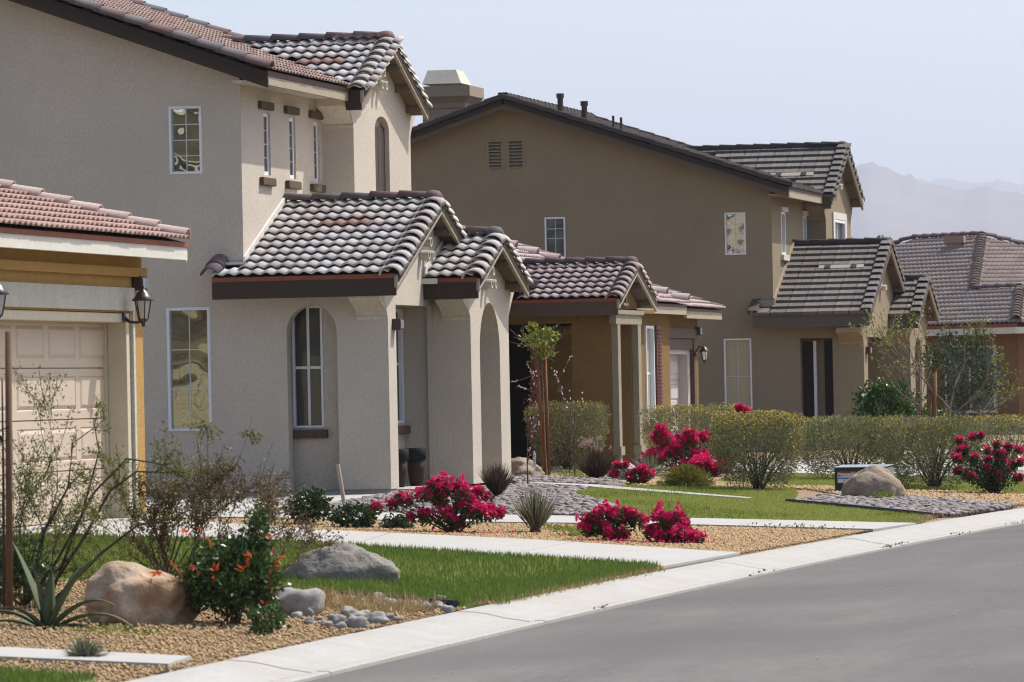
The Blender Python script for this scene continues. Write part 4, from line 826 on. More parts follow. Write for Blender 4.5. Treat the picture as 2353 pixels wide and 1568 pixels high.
# upper gable, running back into the main roof
def ug_in(u, v):
    x = -18.9 + u; z = 5.60 + 0.415 * (v / math.sqrt(1 + 0.415 ** 2)); return z > 5.62 + 0.36 * (-16.6 - x) + 0.02
street_gable(H1, 'gable_roof', -18.85, -16.375, 67.30, 69.12, 71.1, 5.60, 0.415, (T1, C1, R1), FASC_BR, FASC_BR, FASC_TAN, xl=-18.9 + 0.02, inside=ug_in, xr=-16.9, vent={(4, 4), (4, 5)})
UG = [c for c in H1.children if c.name.startswith('gable_roof')][0]
e_, s_ = slope_dirs('-Y', 0.415); n_ = e_.cross(s_)
for c_ in (4, 5): place('vent_tile', TV1, frame3(e_, s_, n_, Vector((-18.88, 67.27, 5.59)) + e_ * (c_ * 0.33) + s_ * (4 * 0.257) + n_ * 0.012), UG)
for c in list(UG.children):
    if c.name.startswith(('fascia', 'eave_strip')): bpy.data.objects.remove(c)
MB().box(-16.62, -16.41, 67.288, 67.335, 5.34, 5.60).build('fascia', FASC_BR, UG)
# main roof
ze1 = 5.62
MR = deck(H1, 'main_roof', [(-16.6, 63.05, ze1), (-16.6, 67.3, ze1), (-17.3, 67.3, ze1 + 0.252), (-17.3, 71.6, ze1 + 0.252), (xr_, 71.6, ze1 + 0.36 * 5.9), (xr_, 63.05, ze1 + 0.36 * 5.9)], 0.10, DECK)
deck(MR, 'roof_slope', [(xr_, 63.05, ze1 + 0.36 * 5.9), (xr_, 71.6, ze1 + 0.36 * 5.9), (-28.5, 71.6, 5.58), (-28.5, 63.05, 5.58)], 0.10, DECK)
e_, s_ = slope_dirs('+X', 0.36)
def mr_in(u, v):
    y = 63.1 + u; x = -16.6 - v / math.sqrt(1 + 0.36 ** 2); z = ze1 + 0.36 * (-16.6 - x); zg = 5.60 + 0.415 * (y - 67.3) if y < 69.12 else 5.60 + 0.415 * (70.94 - y)
    return not (x > -18.9 and 67.2 < y < 71.0 and z < zg) and not (x > -16.95 and y > 67.25)
lay_tiles(MR, T1S, (-16.56, 63.12, ze1 - 0.012), e_, s_, 8.45, 6.2, 0.28, 0.33, mr_in, 0, stuff_name='grazing_roof_tiles')
nM = Vector((0.36, 0, 1)).normalized()
lay_caps(MR, CR1, Vector((-16.55, 63.08, ze1)) + nM * 0.02, Vector((xr_, 63.08, ze1 + 0.36 * 5.9)) + nM * 0.02, nM, 0.335, 'rake_tile')
lay_caps(MR, CR1, Vector((-16.9, 71.55, ze1 + 0.1)) + nM * 0.03, Vector((xr_, 71.55, ze1 + 0.36 * 5.9)) + nM * 0.03, nM, 0.335, 'rake_tile')
m = MB(); m.prism([(-16.58, 63.08, ze1 - 0.20), (xr_, 63.08, ze1 - 0.20 + 0.36 * 5.92), (xr_, 63.08, ze1 + 0.36 * 5.92), (-16.58, 63.08, ze1)], (0, 0.05, 0)); m.build('barge_board', FASC_BR, MR)
MB().box(-16.64, -16.585, 63.09, 67.28, 5.46, 5.57).build('fascia', FASC_TAN, MR); MB().box(-16.63, -16.575, 63.09, 67.27, 5.572, 5.635).build('eave_strip', FASC_2, MR)
MB().box(-17.05, -16.64, 63.14, 67.7, 5.50, 5.53).build('soffit', STUCCO1L, MR)

# ================================================================== ochre house with the cream garage door
Z0 = 0.36
H0 = thing('ochre_house', 'ochre stucco garage wing with cream panelled door and pink tile roof', 'house', (-15.1, 49.2, Z0))
wall(H0, STUCCO0, 'X', -15.1, [(33.0, Z0), (52.16, Z0), (52.16, 3.12), (33.0, 3.12)], [rect(46.85, 51.62, Z0 + 0.002, 2.47)], depth=0.30)
wall(H0, STUCCO0S, 'Y', 52.16, [(-27.0, Z0), (-15.1, Z0), (-15.1, 3.12), (-21.0, 4.83), (-27.0, 3.12)], face=-1, name='side_wall')
# grey stucco surround, tan band above
MB().box(-15.098, -15.055, 46.62, 51.73, 2.49, 2.725).build('door_header_band', STUCCO0T, H0); MB().box(-15.098, -15.05, 51.64, 51.71, Z0, 2.488).build('door_side_band', STUCCO0T, H0); MB().box(-15.098, -15.05, 46.64, 46.83, Z0, 2.488).build('door_side_band', STUCCO0T, H0)
MB().box(-15.098, -15.02, 33.0, 52.10, 2.84, 2.935).build('wall_band', STUCCO0, H0, bevel=0.01)
# timber frame and the door
MB().box(-15.29, -15.085, 51.50, 51.617, Z0, 2.465).build('door_frame', TRIMC, H0, bevel=0.008); MB().box(-15.29, -15.085, 46.855, 46.97, Z0, 2.465).build('door_frame', TRIMC, H0, bevel=0.008); MB().box(-15.29, -15.09, 46.97, 51.50, 2.37, 2.463).build('door_frame', TRIMC, H0, bevel=0.008)
MB().box(-15.33, -15.29, 51.44, 51.56, Z0, 2.42).build('weather_strip', TRIMC, H0)
garage_door(H0, -15.33, 46.30, 51.58, Z0 + 0.01, 2.42, 5, 4, DOORP)
MB().box(-15.6, -15.05, 46.4, 51.9, 0.2, Z0 + 0.006).build('door_apron', CONC, H0)
lantern(H0, -15.098, 51.42, 2.42, 1.0); lantern(H0, -15.098, 46.55, 2.42, 1.0)
address_light(H0, -15.09, 51.88, 2.775, 0.2, 0.145, 0.10)
p0 = 0.29; ze0 = 3.20; xe0 = -14.72
R0 = deck(H0, 'roof', [(xe0, 33.0, ze0), (xe0, 52.55, ze0), (-21.0, 52.55, ze0 + p0 * 6.28), (-21.0, 33.0, ze0 + p0 * 6.28)], 0.10, DECK)
deck(R0, 'roof_slope', [(-21.0, 33.0, ze0 + p0 * 6.28), (-21.0, 52.55, ze0 + p0 * 6.28), (-27.5, 52.55, 3.14), (-27.5, 33.0, 3.14)], 0.10, DECK)
e_, s_ = slope_dirs('+X', p0)
lay_tiles(R0, T0, (xe0 + 0.05, 52.40 - 0.33 * 23, ze0 - 0.014), e_, s_, 0.33 * 23, 3.0, 0.30, 0.33, None, 225, order=lambda u, v: v - u * 0.02)
lay_tiles(R0, T0, (xe0 + 0.05, 33.0, ze0 - 0.014), e_, s_, 0.33 * 35, 3.0, 0.30, 0.33, None, 0, stuff_name='far_roof_tiles')
n0 = Vector((p0, 0, 1)).normalized()
lay_caps(R0, C0, Vector((xe0 + 0.02, 52.45, ze0)) + n0 * 0.03, Vector((-21.0, 52.45, ze0 + p0 * 6.28)) + n0 * 0.03, n0, 0.335, 'rake_tile')
MB().box(xe0 - 0.06, xe0 + 0.012, 33.0, 52.53, 3.02, 3.150).build('fascia', FASC_WH, R0); MB().box(xe0 - 0.06, xe0 + 0.028, 33.0, 52.54, 3.152, 3.20).build('eave_strip', FASC_RED, R0)
MB().box(-15.1, xe0 - 0.06, 33.0, 52.5, 3.05, 3.08).build('soffit', FASC_WH, R0)
m = MB(); m.prism([(xe0, 52.50, ze0 - 0.20), (-21.0, 52.50, ze0 - 0.20 + p0 * 6.28), (-21.0, 52.50, ze0 - 0.02 + p0 * 6.28), (xe0, 52.50, ze0 - 0.02)], (0, 0.04, 0)); m.build('barge_board', FASC_WH, R0)
# upper storey set back, seen only mirrored in the neighbour's glass
wall(H0, STUCCO0S, 'Y', 52.0, [(-27.0, 3.0), (-19.4, 3.0), (-19.4, 5.3), (-23.2, 6.6), (-27.0, 5.3)], face=-1, name='upper_side_wall'); wall(H0, STUCCO0, 'X', -19.4, [(40.0, 3.0), (52.0, 3.0), (52.0, 5.4), (40.0, 5.4)], name='upper_front_wall')
deck(H0, 'upper_roof', [(-18.9, 40.0, 5.25), (-18.9, 52.4, 5.25), (-23.2, 52.4, 6.78), (-23.2, 40.0, 6.78)], 0.12, FASC_WH); deck(H0, 'upper_roof', [(-23.2, 40.0, 6.78), (-23.2, 52.4, 6.78), (-27.5, 52.4, 5.25), (-27.5, 40.0, 5.25)], 0.12, FASC_WH)
m = MB(); m.prism([(-23.5, 52.17, 2.36), (-18.2, 52.17, 2.62), (-18.2, 52.17, 2.78), (-23.5, 52.17, 2.52)], (0, 0.25, 0)); m.build('added_reflection_strip', FASC_2, H0)  # unseen dark sloping strip, added for the reflection in the neighbour's window
MB().box(-27.0, -15.3, 52.17, 52.5, 2.98, 3.1).build('added_reflection_eave', FASC_2, H0)  # unseen dark box, added to darken the top of that reflection
# garden wall of blocks between the two houses
BW = thing('block_wall', 'tan concrete block garden wall beside the cream house', 'wall', (-21.0, 58.0, 0.3))
bme = bpy.data.meshes.new('block'); m = MB().box(-0.195, 0.195, -0.07, 0.07, 0.0, 0.19); bme.from_pydata(m.v, [], m.f); bme.materials.append(material('block_tan', (0.42, 0.34, 0.22), (0.36, 0.29, 0.19), rough=0.95, scale=8, bump=0.4))
MB().box(-27.0, -18.6, 57.95, 58.05, 0.3, 1.88).build('mortar_core', FOUND, BW)
MB().box(-27.0, -18.6, 57.9, 58.1, 1.885, 1.95).build('wall_cap', FASC_2, BW)
for r in range(8):
    for c in range(21):
        x = -26.8 + c * 0.4 + (0.2 if r % 2 else 0.0)
        if x < -18.7: place('block', bme, Matrix.Translation((x, 58.0, 0.3 + r * 0.2)), BW)

# ================================================================== brown-tan house with the small gable porch
Z2 = 0.30
H2 = thing('brown_house', 'brown-tan single-storey house with small tiled gable porch and greige garage door', 'house', (-16.5, 84.0, Z2))
wall(H2, STUCCO2, 'Y', 82.7, [(-19.5, Z2), (-16.1, Z2), (-16.1, 2.9), (-19.5, 2.9)], [rect(-18.4, -16.75, Z2 + 0.002, 2.63)], depth=0.25)
MB().box(-19.0, -16.66, 82.62, 82.698, 2.632, 2.785).build('lintel', STUCCO2, H2, bevel=0.01)
wall(H2, FASC_2, 'Y', 86.6, [(-19.5, Z2), (-16.6, Z2), (-16.6, 2.9), (-19.5, 2.9)], name='recess_wall'); wall(H2, FASC_2, 'X', -19.0, [(82.7, Z2), (86.6, Z2), (86.6, 2.9), (82.7, 2.9)], name='recess_wall')  # recess walls umber instead of stucco: deep porch shade put into the colour
MB().box(-19.0, -16.1, 82.75, 86.6, 2.80, 2.86).build('porch_ceiling', STUCCO2, H2); MB().box(-19.0, -16.1, 82.7, 86.5, 0.2, Z2).build('porch_floor', FOUND, H2)
wall(H2, STUCCO2, 'X', -16.1, [(82.7, Z2), (82.98, Z2), (82.98, 2.60), (84.4, 2.60), (84.4, Z2), (85.0, Z2), (85.0, 2.95), (83.82, 3.40), (82.5, 2.92), (82.7, 2.8)], name='porch_gable_wall', depth=0.2)
wall(H2, STUCCO2, 'Y', 84.4, [(-17.8, Z2), (-16.1, Z2), (-16.1, 2.6), (-17.8, 2.6)], name='porch_inner_wall', depth=0.1)
for y0, y1 in ((82.70, 82.93), (84.46, 84.72)):
    m = MB(); m.box(-16.095, -15.99, y0, y1, 0.62, 2.60); m.box(-16.095, -15.96, y0 - 0.05, y1 + 0.05, 0.48, 0.62); m.box(-16.095, -15.99, y0, y1, 0.2, 0.48); m.build('column', STUCCO2T, H2)
m = MB(); m.box(-16.095, -15.985, 82.55, 84.78, 2.602, 2.76); m.box(-16.095, -15.95, 82.50, 84.83, 2.76, 2.83); m.build('beam', STUCCO2T, H2)
m = MB(); m.box(-16.098, -16.07, 83.66, 83.70, 2.95, 3.2); m.box(-16.098, -16.07, 83.92, 83.96, 2.95, 3.2); m.box(-16.098, -16.05, 83.60, 84.02, 2.91, 2.95); m.build('gable_vent', STUCCO2T, H2)
wall(H2, STUCCO2, 'X', -16.5, [(85.0, Z2), (90.1, Z2), (90.1, 2.95), (85.0, 2.95)], [rect(87.75, 88.5, 0.98, 2.62)], name='window_wall', depth=0.12)
window(H2, 'X', -16.5, 87.75, 88.5, 0.98, 2.62, cols=1, rows=2, glass=GLASS3, fr=0.05, bar=0.03, proud=0.03)
MB().box(-16.5, -16.44, 87.65, 88.6, 0.90, 0.975).build('window_sill', STUCCO2T, H2)
m = MB(); m.box(-16.495, -16.46, 88.68, 89.12, 0.95, 2.62); sh = m.build('shutter', SHUTR, H2)
for k in range(26):
    z = 1.0 + k * 0.061; MB().quad((-16.458, 88.73, z), (-16.458, 89.07, z), (-16.43, 89.07, z + 0.018), (-16.43, 88.73, z + 0.018)).box(-16.455, -16.43, 88.73, 89.07, z + 0.016, z + 0.022).build('shutter_slat', SHUTR, sh)
wall(H2, STUCCO2, 'Y', 90.1, [(-16.7, Z2), (-16.5, Z2), (-16.5, 2.9), (-16.7, 2.9)], name='wall_return', face=-1, depth=0.1)
wall(H2, STUCCO2, 'X', -16.6, [(90.1, Z2), (93.5, Z2), (93.5, 2.95), (90.1, 2.95)], [rect(88.9 + 1.25, 93.28, Z2, 2.42)], name='garage_wall', depth=0.30)
wall(H2, STUCCO2, 'Y', 93.5, [(-28, Z2), (-16.6, Z2), (-16.6, 2.95), (-22, 4.6), (-28, 2.95)], name='far_wall', face=-1)
MB().box(-16.60, -16.57, 90.15, 93.3, 2.425, 2.60).build('door_header_band', FASC_2, H2)
MB().box(-16.86, -16.60, 93.10, 93.277, Z2, 2.415).build('door_frame', FASC_2, H2); MB().box(-16.86, -16.68, 92.85, 93.098, Z2, 2.22).build('door_frame', DOORG, H2); MB().box(-16.86, -16.68, 90.16, 92.85, 2.14, 2.22).build('door_frame', DOORG, H2); MB().box(-16.86, -16.62, 90.16, 93.10, 2.222, 2.415).build('door_header', FASC_2, H2)
garage_door(H2, -16.86, 88.6 + 1.5, 92.85, Z2, 2.14, 3, 4, DOORG)
lantern(H2, -16.598, 93.15, 2.14, 0.8, arm_up=True); address_light(H2, -16.6, 93.36, 2.56, 0.22, 0.15, 0.09)
p2 = 0.35
def g2_in(u, v):
    x = -18.55 + u; return 3.0 + p2 * v / math.sqrt(1 + p2 * p2) > 2.97 + 0.33 * (-16.25 - x) - 0.10 or x > -17.6
street_gable(H2, 'porch_roof', -18.4, -15.85, 82.2, 83.82, 85.5, 3.0, p2, (T2, C2, R2), FASC_2, FASC_RED, FASC_TAN, xl=-18.55 + 0.03, inside=g2_in, expo=0.26, xr=-16.4, outl=2)
xe2 = -16.25
R_2 = deck(H2, 'main_roof', [(xe2, 85.2, 2.99), (xe2, 90.4, 2.99), (-22, 90.4, 2.99 + 0.33 * 5.75), (-22, 85.2, 2.99 + 0.33 * 5.75)], 0.10, DECK)
deck(R_2, 'roof_slope', [(-17.3, 78.0, 3.33), (-17.3, 85.2, 3.33), (-22, 85.2, 2.97 + 0.33 * 5.75), (-22, 78.0, 2.97 + 0.33 * 5.75)], 0.10, DECK)
deck(R_2, 'roof_slope', [(xe2, 90.4, 2.935), (xe2, 94.05, 2.935), (-22, 94.05, 2.935 + 0.33 * 5.75), (-22, 90.4, 2.935 + 0.33 * 5.75)], 0.10, DECK)
deck(R_2, 'roof_slope', [(-22, 78, 2.97 + 0.33 * 5.75), (-22, 94.05, 2.97 + 0.33 * 5.75), (-28, 94.05, 2.9), (-28, 78, 2.9)], 0.10, DECK)
e_, s_ = slope_dirs('+X', 0.33)
lay_tiles(R_2, T2, (xe2 + 0.05, 85.45, 2.977), e_, s_, 4.95, 6.0, 0.30, 0.33, None, 0, stuff_name='grazing_roof_tiles')
lay_tiles(R_2, T2, (xe2 + 0.05, 90.45, 2.922), e_, s_, 3.6, 6.0, 0.30, 0.33, None, 0, stuff_name='grazing_roof_tiles')
lay_tiles(R_2, T2, (-17.6, 78.0, 3.40), e_, s_, 7.4, 4.6, 0.30, 0.33, lambda u, v: not (u > 4.0 and -17.6 - v * 0.95 > -18.2), 0, stuff_name='grazing_roof_tiles')
n2 = Vector((0.33, 0, 1)).normalized()
lay_caps(R_2, C2, Vector((xe2 + 0.02, 90.38, 2.99)) + n2 * 0.03, Vector((-22, 90.38, 2.99 + 0.33 * 5.75)) + n2 * 0.03, n2, 0.40, 'rake_tile')
lay_caps(R_2, R2, Vector((xe2 + 0.02, 94.0, 2.935)) + n2 * 0.0, Vector((-22, 94.0, 2.935 + 0.33 * 5.75)) + n2 * 0.0, n2, 0.40, 'rake_tile')
MB().box(xe2 - 0.04, xe2 + 0.012, 85.2, 90.40, 2.82, 2.945).build('fascia', FASC_TAN, R_2); MB().box(xe2 - 0.04, xe2 + 0.02, 85.2, 90.39, 2.946, 2.99).build('eave_strip', FASC_2, R_2)
MB().box(xe2 - 0.04, xe2 + 0.012, 90.42, 94.03, 2.765, 2.89).build('fascia', FASC_TAN, R_2); MB().box(xe2 - 0.04, xe2 + 0.02, 90.42, 94.03, 2.891, 2.935).build('eave_strip', FASC_2, R_2)
MB().box(-16.6, xe2 - 0.04, 85.2, 94.0, 2.86, 2.88).build('soffit', FASC_TAN, R_2)

# ================================================================== taupe house with the weathered flat tiles
Z3 = 0.22; Y3 = 107.0; cx3 = -17.39
H3 = thing('taupe_house', 'two-storey taupe stucco house with weathered grey flat-tile roofs and a chimney', 'house', (cx3, Y3, Z3))
wall(H3, STUCCO3, 'Y', Y3, [(-31.0, Z3), (-15.52, Z3), (-15.52, 2.80), (cx3, 2.80), (cx3, 5.63), (-22.93, 7.49), (-31.0, 4.76)], [rect(-18.38, -17.94, 4.26, 5.14), rect(-22.20, -21.76, 4.26, 5.14), rect(-18.45, -17.87, 0.95, 2.52), rect(-16.85, -16.17, Z3 + 0.002, 2.50), rect(-23.38, -23.08, 6.18, 6.76), rect(-22.94, -22.63, 6.18, 6.76)], depth=0.2)
for a, b in ((-18.38, -17.94), (-22.20, -21.76)):
    window(H3, 'Y', Y3, a, b, 4.26, 5.14, cols=2, rows=1, glass=GLASS1 if a > -20 else GLASS2, fr=0.034, splits_z=[4.29, 4.70, 4.90, 5.11])
window(H3, 'Y', Y3, -18.45, -17.87, 0.95, 2.52, cols=2, rows=2, glass=GLASS3, fr=0.034)
for a, b in ((-23.38, -23.08), (-22.94, -22.63)):
    gv = MB().box(a, b, Y3 + 0.1, Y3 + 0.12, 6.18, 6.76).build('gable_vent', DARKIN, H3); m = MB(); m.box(a - 0.012, a + 0.012, Y3 - 0.015, Y3 + 0.1, 6.165, 6.775); m.box(b - 0.012, b + 0.012, Y3 - 0.015, Y3 + 0.1, 6.165, 6.775); m.box(a, b, Y3 - 0.014, Y3 + 0.1, 6.165, 6.185); m.box(a, b, Y3 - 0.014, Y3 + 0.1, 6.755, 6.775); m.build('vent_frame', STUCCO3L, gv)
    for k in range(8): z = 6.195 + k * 0.07; MB().prism([(a + 0.012, Y3 + 0.002, z), (a + 0.012, Y3 + 0.075, z + 0.055), (a + 0.012, Y3 + 0.075, z + 0.065), (a + 0.012, Y3 + 0.002, z + 0.014)], (b - a - 0.024, 0, 0)).build('louvre', STUCCO3L, gv)
wall(H3, STUCCO3, 'Y', Y3 + 0.45, [(-16.95, Z3), (-16.0, Z3), (-16.0, 2.6), (-16.95, 2.6)], name='door_recess_wall', depth=0.1)
m = MB(); m.box(-16.84, -16.62, Y3 + 0.38, Y3 + 0.44, Z3, 2.42); m.build('door', DARKIN, H3); MB().box(-16.62, -16.56, Y3 + 0.30, Y3 + 0.44, Z3, 2.44).build('door_frame', VINYL, H3); MB().box(-16.40, -16.20, Y3 + 0.36, Y3 + 0.44, Z3, 2.44).build('door_panel', DARKIN, H3)
wall(H3, STUCCO3, 'X', -15.52, [(Y3, Z3), (107.55, Z3), (107.55, 2.50), (113.0, 2.50), (113.0, 2.95), (109.78, 4.36), (106.55, 2.92)] + [(y + 43.5, z - 0.16) for y, z in flare(Y1, 63.10, 2.50, 2.88)][::-1], name='porch_gable_wall', depth=0.3)
wall(H3, STUCCO3, 'X', -16.1, [(107.1, Z3), (111.1, Z3), (111.1, 2.6), (107.1, 2.6)], name='recess_wall', depth=0.1); MB().box(-16.1, -15.82, 107.3, 111.1, 2.50, 2.6).build('recess_soffit', STUCCO3, H3)
bracket(H3, -16.03, -15.525, Y3, 106.58, 2.36, 2.70, STUCCO3L)
wall(H3, STUCCO3, 'X', -15.1, [(111.0, Z3), (113.5, Z3), (113.5, 2.5), (114.0, 2.85), (112.4, 3.6), (110.8, 2.86), (111.0, 2.5)], [arch(111.75, 112.75, Z3 + 0.002, 2.1, 2.5)], name='entry_gable_wall', depth=0.5)
wall(H3, STUCCO3, 'Y', 111.0, [(-16.1, Z3), (-15.1, Z3), (-15.1, 2.85), (-16.1, 2.85)], name='entry_side_wall', depth=0.2); bracket(H3, -15.55, -15.105, 111.0, 110.8, 2.36, 2.70, STUCCO3L)
for y in (111.0, 112.75): MB().box(-15.12, -15.03, y - 0.05, y + 0.8, 0.2, 0.62).build('pillar_base', STUCCO3L, H3)
address_light(H3, -15.52, 107.36, 2.22, 0.22, 0.14, 0.1); clay_pipes(H3, -15.52, 109.6, 3.55, FASC_WH, 0.06, True); clay_pipes(H3, -16.97, 113.3, 5.85, FASC_WH, 0.06, True)
wall(H3, STUCCO3, 'X', cx3, [(Y3, 2.75), (111.72, 2.75), (111.72, 5.55), (Y3, 5.55)], [rect(108.2, 108.75, 4.27, 5.17), rect(111.15, 111.65, 4.27, 5.17)], name='upper_front_wall', depth=0.12)
for a, b in ((108.2, 108.75), (111.15, 111.65)):
    window(H3, 'X', cx3 - 0.05, a, b, 4.27, 5.17, rows=3, glass=GLASS2, fr=0.05, proud=0.06, inset=0.02); MB().box(cx3, cx3 + 0.06, a - 0.10, b + 0.10, 5.172, 5.27).build('lintel', FASC_WH, H3); MB().box(cx3, cx3 + 0.07, a - 0.10, b + 0.10, 4.15, 4.268).build('window_sill', FASC_WH, H3)
xu3 = -16.97
wall(H3, STUCCO3, 'X', xu3, [(111.70, 2.75), (115.35, 2.75), (115.35, 5.1), (115.7, 5.45), (113.4, 6.58), (111.15, 5.48), (111.70, 5.1)], [rect(112.7, 114.45, 3.95, 5.22)], name='upper_gable_wall', depth=0.15); wall(H3, STUCCO3, 'Y', 111.70, [(cx3, 2.75), (xu3, 2.75), (xu3, 5.48), (cx3, 5.48)], name='upper_return_wall', depth=0.1)
bracket(H3, cx3, xu3 - 0.005, 111.70, 111.3, 5.10, 5.45, STUCCO3L)
window(H3, 'X', xu3, 112.8, 114.35, 3.95, 5.12, cols=2, glass=GLASS2, fr=0.06, bar=0.06, proud=0.03); m = MB(); m.box(xu3, xu3 + 0.035, 112.6, 112.79, 3.9, 5.28); m.box(xu3, xu3 + 0.035, 114.36, 114.55, 3.9, 5.28); m.box(xu3, xu3 + 0.034, 112.79, 114.36, 5.13, 5.28); m.build('window_trim', FASC_WH, H3)
wall(H3, STUCCO3, 'Y', 115.6, [(-31.0, Z3), (cx3, Z3), (cx3, 5.5), (-22.93, 7.38), (-31.0, 4.68)], name='far_wall', face=-1); wall(H3, STUCCO3, 'X', cx3, [(113.4, Z3), (115.6, Z3), (115.6, 2.8), (113.4, 2.8)], name='lower_front_wall')
K3 = dict(kind='flat', expo=0.305, tw=0.33)
def vent3(R, O, e, s, c0, r0):
    n = e.cross(s); p = Vector(O) + e * (c0 * 0.33) + s * (r0 * 0.305)
    M = frame3(e, s, n, p + n * 0.05); v = MB(); v.box(0.0, 0.95, 0.10, 0.27, 0.0, 0.03); w = MB(); w.box(0.13, 0.25, 0.09, 0.26, 0.03, 0.045); w.box(0.68, 0.80, 0.09, 0.26, 0.03, 0.045)
    for mb_, nm_, mt_ in ((v, 'roof_vent', TILE3V), (w, 'vent_slot', DARKIN)):
        mb_.v = [tuple(M @ Vector(q)) for q in mb_.v]; mb_.build(nm_, mt_, R)
R_, _ = street_gable(H3, 'porch_roof', cx3, -15.29, 106.5, 109.78, 113.05, 2.98, 0.455, (T3, C3, R3), FASC_3, FASC_3, FASC_3B, xl=cx3 + 0.0, right_to=111.6, **K3)
e_, s_ = slope_dirs('-Y', 0.455); vent3(R_, (cx3, 106.47, 2.97), e_, s_, 2.2, 7)
deck(R_, 'eave_return', [(-17.75, 106.5, 2.98), (cx3, 106.5, 2.98), (cx3, 107.0, 3.2), (-17.75, 107.0, 3.2)], 0.10, DECK); place('roof_tile', T3, frame3(e_, s_, e_.cross(s_), Vector((-17.74, 106.47, 2.98))), R_)
MB().box(-17.75, cx3, 106.488, 106.535, 2.72, 2.935).build('fascia', FASC_3, R_); MB().box(-17.75, cx3, 106.48, 106.53, 2.937, 2.99).build('eave_strip', FASC_3, R_); lay_caps(R_, CR3, (-17.74, 106.45, 3.0), (-17.74, 107.0, 3.25), (0, -0.4, 1), 0.3, 'rake_tile')
mb = MB(); mb.prism([(cx3 + 0.003, 106.95, 3.20), (cx3 + 0.003, 109.78, 4.48), (cx3 + 0.003, 109.78, 4.62), (cx3 + 0.003, 106.95, 3.34)], (0.04, 0, 0)); mb.box(cx3 - 0.3, cx3 + 0.05, 106.85, 106.99, 3.16, 3.30); mb.build('flashing', STUCCO3L, R_)
street_gable(H3, 'entry_roof', -15.55, -14.85, 110.75, 112.4, 114.05, 2.95, 0.47, (T3, C3, R3), FASC_3, FASC_3, FASC_3B, xl=-15.51, outl=2, **K3)
def ug3(u, v):
    x = -20.6 + u; return 5.55 + 0.5 * v / math.sqrt(1.25) > 5.62 + 0.335 * (-16.95 - x) + 0.02
R_, _ = street_gable(H3, 'gable_roof', -20.3, -16.72, 111.1, 113.4, 115.7, 5.55, 0.5, (T3, C3, R3), FASC_3, FASC_3, FASC_3B, xl=-20.6, inside=ug3, xr=-17.5, **K3)
for c in list(R_.children):
    if c.name.startswith(('fascia', 'eave_strip')): bpy.data.objects.remove(c)
MB().box(-16.95, -16.76, 111.088, 111.135, 5.30, 5.55).build('fascia', FASC_3, R_)
e_, s_ = slope_dirs('-Y', 0.5); vent3(R_, (-20.6, 111.07, 5.54), e_, s_, 7.2, 3)
ze3 = 5.62; xe3 = -16.95; xr3 = -22.93
M3 = deck(H3, 'main_roof', [(xe3, 106.5, ze3), (xe3, 111.1, ze3), (-17.7, 111.1, ze3 + 0.335 * 0.75), (-17.7, 115.95, ze3 + 0.335 * 0.75), (xr3, 115.95, ze3 + 0.335 * 5.98), (xr3, 106.5, ze3 + 0.335 * 5.98)], 0.10, DECK)
deck(M3, 'roof_slope', [(xr3, 106.5, ze3 + 0.335 * 5.98), (xr3, 115.95, ze3 + 0.335 * 5.98), (-31.5, 115.95, 4.75), (-31.5, 106.5, 4.75)], 0.10, DECK)
e_, s_ = slope_dirs('+X', 0.335)
def m3_in(u, v):
    y = 106.6 + u; x = xe3 - v / math.sqrt(1 + 0.335 ** 2); z = ze3 + 0.335 * (xe3 - x); zg = 5.55 + 0.5 * (y - 111.1) if y < 113.4 else 5.55 + 0.5 * (115.7 - y)
    return not (x > -20.4 and 111 < y < 115.8 and z < zg) and not (x > -17.3 and y > 111)
lay_tiles(M3, T3, (xe3 + 0.04, 106.6, ze3 - 0.012), e_, s_, 9.3, 6.25, 0.305, 0.33, m3_in, 0, stuff_name='grazing_roof_tiles')
n3 = Vector((0.335, 0, 1)).normalized(); n3b = Vector((-0.335, 0, 1)).normalized()
lay_caps(M3, CR3, Vector((xe3 + 0.05, 106.52, ze3)) + n3 * 0.03, Vector((xr3, 106.52, ze3 + 0.335 * 5.98)) + n3 * 0.03, n3, 0.37, 'rake_tile'); lay_caps(M3, CR3, Vector((-31.5, 106.52, 4.75)) + n3b * 0.03, Vector((xr3, 106.52, ze3 + 0.335 * 5.98)) + n3b * 0.03, n3b, 0.37, 'rake_tile')
lay_caps(M3, CR3, Vector((xe3 - 0.35, 115.9, ze3 + 0.117)) + n3 * 0.03, Vector((xr3, 115.9, ze3 + 0.335 * 5.98)) + n3 * 0.03, n3, 0.37, 'rake_tile'); lay_caps(M3, R3, (xr3, 106.5, ze3 + 0.335 * 5.98 + 0.04), (xr3, 115.9, ze3 + 0.335 * 5.98 + 0.04), (0, 0, 1), 0.4, 'ridge_tile')
for a, b in ((xe3, xr3), (-31.5, xr3)):
    za = ze3 if a > -20 else 4.75; m = MB(); m.prism([(a, 106.53, za - 0.21), (b, 106.53, ze3 + 0.335 * 5.98 - 0.21), (b, 106.53, ze3 + 0.335 * 5.98), (a, 106.53, za)], (0, 0.05, 0)); m.build('barge_board', FASC_3, M3)
MB().box(xe3 - 0.05, xe3 + 0.01, 106.56, 111.09, 5.41, 5.56).build('fascia', FASC_TAN, M3); MB().box(xe3 - 0.05, xe3 + 0.02, 106.56, 111.09, 5.562, 5.625).build('eave_strip', FASC_3, M3); MB().box(cx3, xe3 - 0.05, 106.6, 111.7, 5.46, 5.49).build('soffit', STUCCO3L, M3)
for x, zb, zt, r in ((-22.22, 7.30, 7.84, 0.062), (-21.70, 7.16, 7.66, 0.062)):
    m = MB(); m.lathe((x, 109.0, 0), [(r * 1.5, zb), (r * 1.3, zb + 0.09), (r, zb + 0.10), (r, zt - 0.10), (r * 1.35, zt - 0.10), (r * 1.35, zt)], 14); m.build('flue_pipe', MET_BR, H3, smooth=False)
